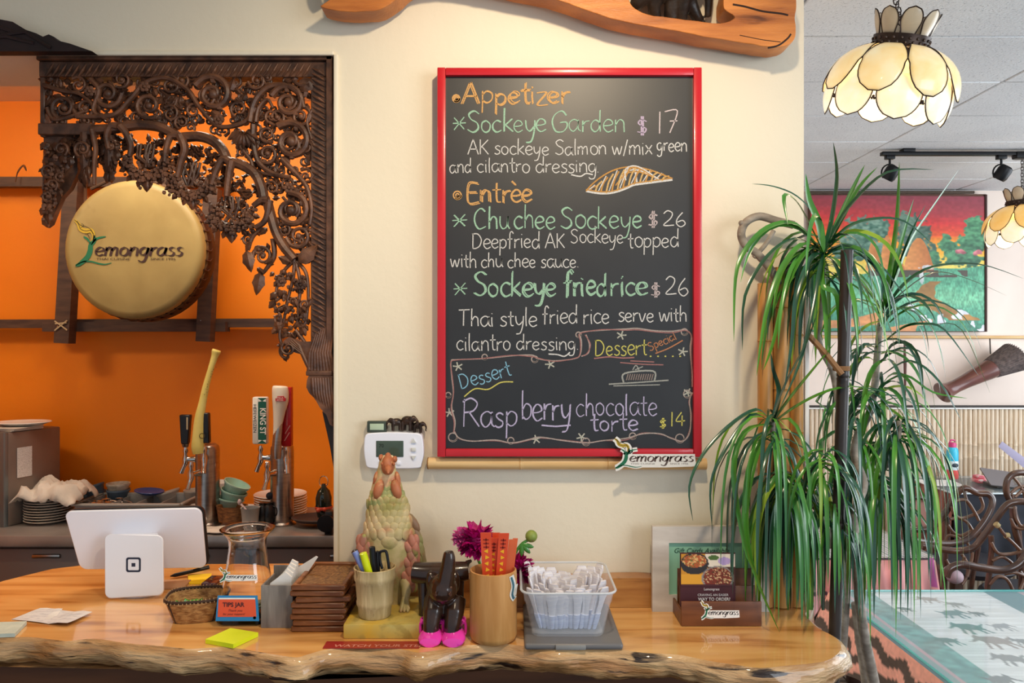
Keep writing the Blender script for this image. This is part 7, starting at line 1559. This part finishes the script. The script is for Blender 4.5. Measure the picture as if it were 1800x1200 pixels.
cpic('edge_drop', [(2.47, 4.30, .7435), (3.65, 4.30, .7435), (3.65, 4.28, .30), (2.47, 4.28, .30)], 100, 30, under_shade, tc3, lambda u, v: np.stack([0*u, -.012*np.sin(u*50)*v, 0*u], -1))  # front: dark sheet added to stand in for the shade under the table
q = MB(); q.rbox((3.06, 4.565, .7505), (1.20, .55, .008), .003); q.build('glass_sheet', mat('smoked_glass', 'c2d0d4', rough=.05, alpha=.3, spec=1, coat=.8), t3, False)
q = MB(); q.tube([(2.462, 4.83, .7505), (2.462, 4.292, .7505), (3.66, 4.292, .7505)], .005, 6); q.build('glass_edge', ink('c8d4d8', .2), t3)

ZT = .7555
bo = thing('water_bottle', 'aqua to coral gradient bottle with a pink cap on the window table', 'bottle', (P(1674, 0, 4.74).x, 4.74, ZT))
c_ = V((P(1674, 0, 4.74).x, 4.74, ZT)); q = MB(); q.lathe([(.001, 0), (.032, 0), (.034, .005), (.034, .055)], c_, 24); q.build('coral_base', ink('e0605a', .25), bo)
q = MB(); q.lathe([(.034, .055), (.034, .105), (.033, .11)], c_, 24); q.build('pale_middle', ink('cfe0e2', .25), bo)
q = MB(); q.lathe([(.0335, .11), (.034, .165), (.030, .185), (.020, .195), (.001, .196)], c_, 24); q.build('aqua_top', ink('38b8d8', .25), bo)
q = MB(); q.lathe([(.001, .19), (.022, .19), (.022, .215), (.018, .222), (.001, .223)], c_, 20); q.tube([c_+V(p) for p in spl([(-.018, 0, .22), (-.008, 0, .236), (.006, 0, .236), (.018, 0, .232)], 4)], .005, 8); q.build('pink_cap', ink('c83c78', .3), bo)
q = MB(); q.ball(c_+V((0, -.031, .085)), (.020, .006, .014), 12); q.build('dark_label', ink('2c3c48'), bo)
q = MB(); z = ZT+.0005; q.prism([(0, 0)]*0 or [(0, 0), (1, 0), (1, .002), (0, .002)], 0, 1, M=T(P(1655, 0, 4.5).x-.09, 4.50, z) @ Rz(-8) @ Matrix.Diagonal((.22, .20, 1, 1))); one('paper_sheet', q, M_paper, 'white sheet of paper on the window table in front of the bottle', 'paper', smooth=False)
lp = thing('laptop', 'open grey laptop seen from behind on the window table', 'laptop', (P(1752, 0, 4.5).x, 4.5, ZT))
q = MB(); q.quad([P(1722, 821, 4.45), P(1775, 829, 4.50), P(1785, 856, 4.42), P(1742, 852, 4.36)], .006, .008, 4); q.build('screen_lid', mat('taupe_metal', '6f6664', rough=.4, metal=.4), lp)
q = MB(); q.rbox((P(1768, 0, 4.5).x, 4.50, ZT+.009), (.20, .16, .016), .004); q.build('keyboard_base', mat('taupe_base', '55504e', rough=.4), lp)
q = MB(); c_ = V((P(1727, 0, 4.60).x, 4.60, ZT)); q.rbox(c_+V((0, 0, .012)), (.10, .09, .022), .008); q.rbox(c_+V((-.01, .02, .032)), (.05, .06, .020), .008, M=None); o = one('folded_pouch', q, mat('pink_white_cloth', 'd8707c', 'e8d4d0', 26, rough=.8, lo=.45, hi=.55), 'rumpled pink and white pouch beside the laptop', 'pouch')
q = MB(); q.quad([P(1757, 779, 4.6), P(1803, 816, 4.6), P(1830, 838, 4.6), P(1806, 836, 4.62)], .004, .003, 3) if 0 else q.tube([P(1758, 780, 4.62), P(1830, 836, 4.62)], [.020, .030], 4, flat=.15); one('tilted_folder', q, ink('9c94aa'), 'thin lavender-grey folder edge tilted up at the far right of the window table', 'folder')

# chairs
M_rat2 = mat('glossy_rattan', '5c3e2e', '3c2820', 10, rough=.22, coat=.5); M_ratl = mat('worn_rattan', '7c5a44', '5a3e30', 14, rough=.25, coat=.5)
def z6(X, Y): return 1560+X/4.2875, 780+Y/4.2875
def wav(pts, d0, d1, rp_, par, nm='bent_cane', m_=None, k=6):
    p = spl(pts, k); n = len(p); q = MB(); q.tube([P(*z6(*a), d0+(d1-d0)*i/(n-1)) for i, a in enumerate(p)], [rp_/K*d0]*n, 9); return q.build(nm, m_ or M_rat2, par)
c1_ = thing('rattan_chair', 'glossy brown bent-rattan chair with a pear-shaped looped back, left of two near the window table', 'chair', (2.2, 3.75, 0), 'bent rattan chairs')
wav([(110, 640), (300, 640), (400, 565), (470, 460), (520, 375), (590, 332), (680, 372), (762, 380), (792, 440), (745, 560), (650, 680), (560, 735), (440, 752), (300, 742), (190, 724)], 3.75, 3.60, 5.5, c1_, 'back_loop')
for pts in ([(580, 360), (600, 430), (660, 520), (690, 580)], [(700, 400), (720, 470), (680, 520), (560, 560), (500, 520), (485, 475)], [(470, 565), (540, 560), (600, 590), (640, 650)], [(455, 610), (500, 670), (560, 690), (640, 650)], [(480, 440), (560, 420), (610, 440), (670, 540)], [(440, 740), (460, 690), (520, 700), (560, 730)]): wav(pts, 3.72, 3.70, 2.8, c1_, 'lattice_cane', M_ratl)
wav([(440, 545), (455, 640), (440, 800), (430, 1000), (428, 1300), (426, 1900)], 3.74, 3.74, 4.5, c1_, 'leg'); wav([(690, 640), (680, 800), (640, 1000), (610, 1300), (600, 1900)], 3.70, 3.74, 4.5, c1_, 'leg')
wav([(260, 765), (400, 792), (520, 805), (640, 785), (720, 700), (800, 590), (880, 480), (950, 440), (1060, 448), (1180, 560)], 3.50, 3.45, 6, c1_, 'arm_cane')
for pts in ([(560, 830), (600, 900), (600, 990), (560, 1060)], [(440, 870), (480, 920), (560, 900), (580, 850)], [(600, 740), (640, 830), (620, 920), (600, 1000)]): wav(pts, 3.72, 3.70, 2.8, c1_, 'lattice_cane', M_ratl)
q = MB(); q.lathe([(.001, -.03), (.20, -.03), (.23, 0), (.21, .02), (.001, .025)], (P(1672, 0, 4.12).x, 3.98, .45), 24); q.build('seat', mat('dark_seat', '22222a', rough=.6), c1_)
c2_ = thing('rattan_chair', 'bent-rattan chair with long curling arms, nearest to the glass elephant table', 'chair', (2.5, 3.3, 0), 'bent rattan chairs')
wav([(440, 1000), (470, 940), (560, 910), (700, 932), (860, 952), (960, 925), (1029, 860), (1100, 700), (1150, 560), (1260, 480)], 3.25, 3.25, 7, c2_, 'arm_cane')
for pts in ([(820, 600), (880, 680), (940, 740), (1000, 800)], [(780, 740), (830, 820), (920, 830), (1010, 810)], [(790, 880), (860, 850), (930, 890), (960, 940)], [(930, 560), (960, 620), (1010, 640), (1080, 620)], [(770, 1060), (830, 1000), (900, 1020), (945, 1100)], [(960, 470), (970, 560), (1010, 620), (1060, 600)], [(1000, 960), (1030, 1020), (1000, 1100)], [(880, 980), (960, 970), (1040, 1000)]): wav(pts, 3.33, 3.31, 3.0, c2_, 'lattice_cane', M_ratl)
wav([(780, 690), (785, 800), (770, 950), (750, 1150), (745, 1700)], 3.34, 3.34, 5, c2_, 'leg'); wav([(940, 480), (960, 640), (1000, 800), (1010, 1000), (1010, 1700)], 3.34, 3.34, 5.5, c2_, 'leg')
for pts in ([(815, 600), (835, 620)], [(885, 690), (915, 690)]): wav(pts, 3.325, 3.325, 5, c2_, 'binding', ink('b09a6c'))
q = MB(); q.lathe([(.001, -.03), (.20, -.03), (.23, 0), (.21, .02), (.001, .025)], (2.42, 3.55, .42), 24); q.build('seat', mat('black_seat', '1c1d26', rough=.6), c2_)
c3_ = thing('rattan_chair', 'bent-rattan chair with a round spoked back in front of the laptop', 'chair', (3.1, 4.0, 0), 'bent rattan chairs')
wav([(925, 430), (895, 360), (905, 270), (960, 222), (1060, 222), (1140, 270), (1160, 360), (1120, 440)], 4.0, 4.0, 5.5, c3_, 'back_loop')
wav([(930, 370), (990, 325), (1080, 320), (1150, 350)], 4.0, 4.0, 2.6, c3_, 'lattice_cane', M_ratl); wav([(945, 245), (990, 300), (1030, 380), (1040, 430)], 4.0, 4.0, 2.6, c3_, 'lattice_cane', M_ratl); wav([(1080, 235), (1040, 320), (960, 400)], 4.0, 4.0, 2.6, c3_, 'lattice_cane', M_ratl)
wav([(930, 380), (950, 500), (990, 700), (1000, 1400)], 4.0, 4.0, 5, c3_, 'leg')
c4_ = thing('wooden_chair', 'dark wooden chair with a salmon padded back beside the brown tablecloth', 'chair', (P(1620, 0, 4.12).x, 3.95, 0))
q = MB(); a_, b_ = P(1592, 880, 4.12), P(1640, 925, 4.12); q.rbox(((a_.x+b_.x)/2, 4.13, (a_.z+b_.z)/2), (b_.x-a_.x, .03, a_.z-b_.z), .01); q.build('padded_back', ink('a8786a'), c4_)
q = MB(); q.tube([P(x, y, 4.11) for x, y in spl([(1640, 1400), (1641, 960), (1640, 900), (1632, 880), (1612, 874), (1590, 878)], 5)], .012, 8); q.build('back_frame', M_tbl, c4_)
q = MB(); q.tube([P(1590, 878, 4.11), P(1588, 1400, 4.11)], .012, 8); q.build('leg', M_tbl, c4_); q = MB(); q.rbox((P(1615, 0, 4.12).x, 3.97, .45), (.16, .28, .04), .01); q.build('seat', M_tbl, c4_)
q = MB(); q.ball(P(1678, 1013, 3.72), (.040, .04, .034), 16); q.tube([P(1668, 1004, 3.71), P(1662, 998, 3.71)], [.02, .012], 8); one('pale_cushion', q, ink('b8a0a8'), 'small pale pink knotted bundle on the seat of the left rattan chair', 'cushion')
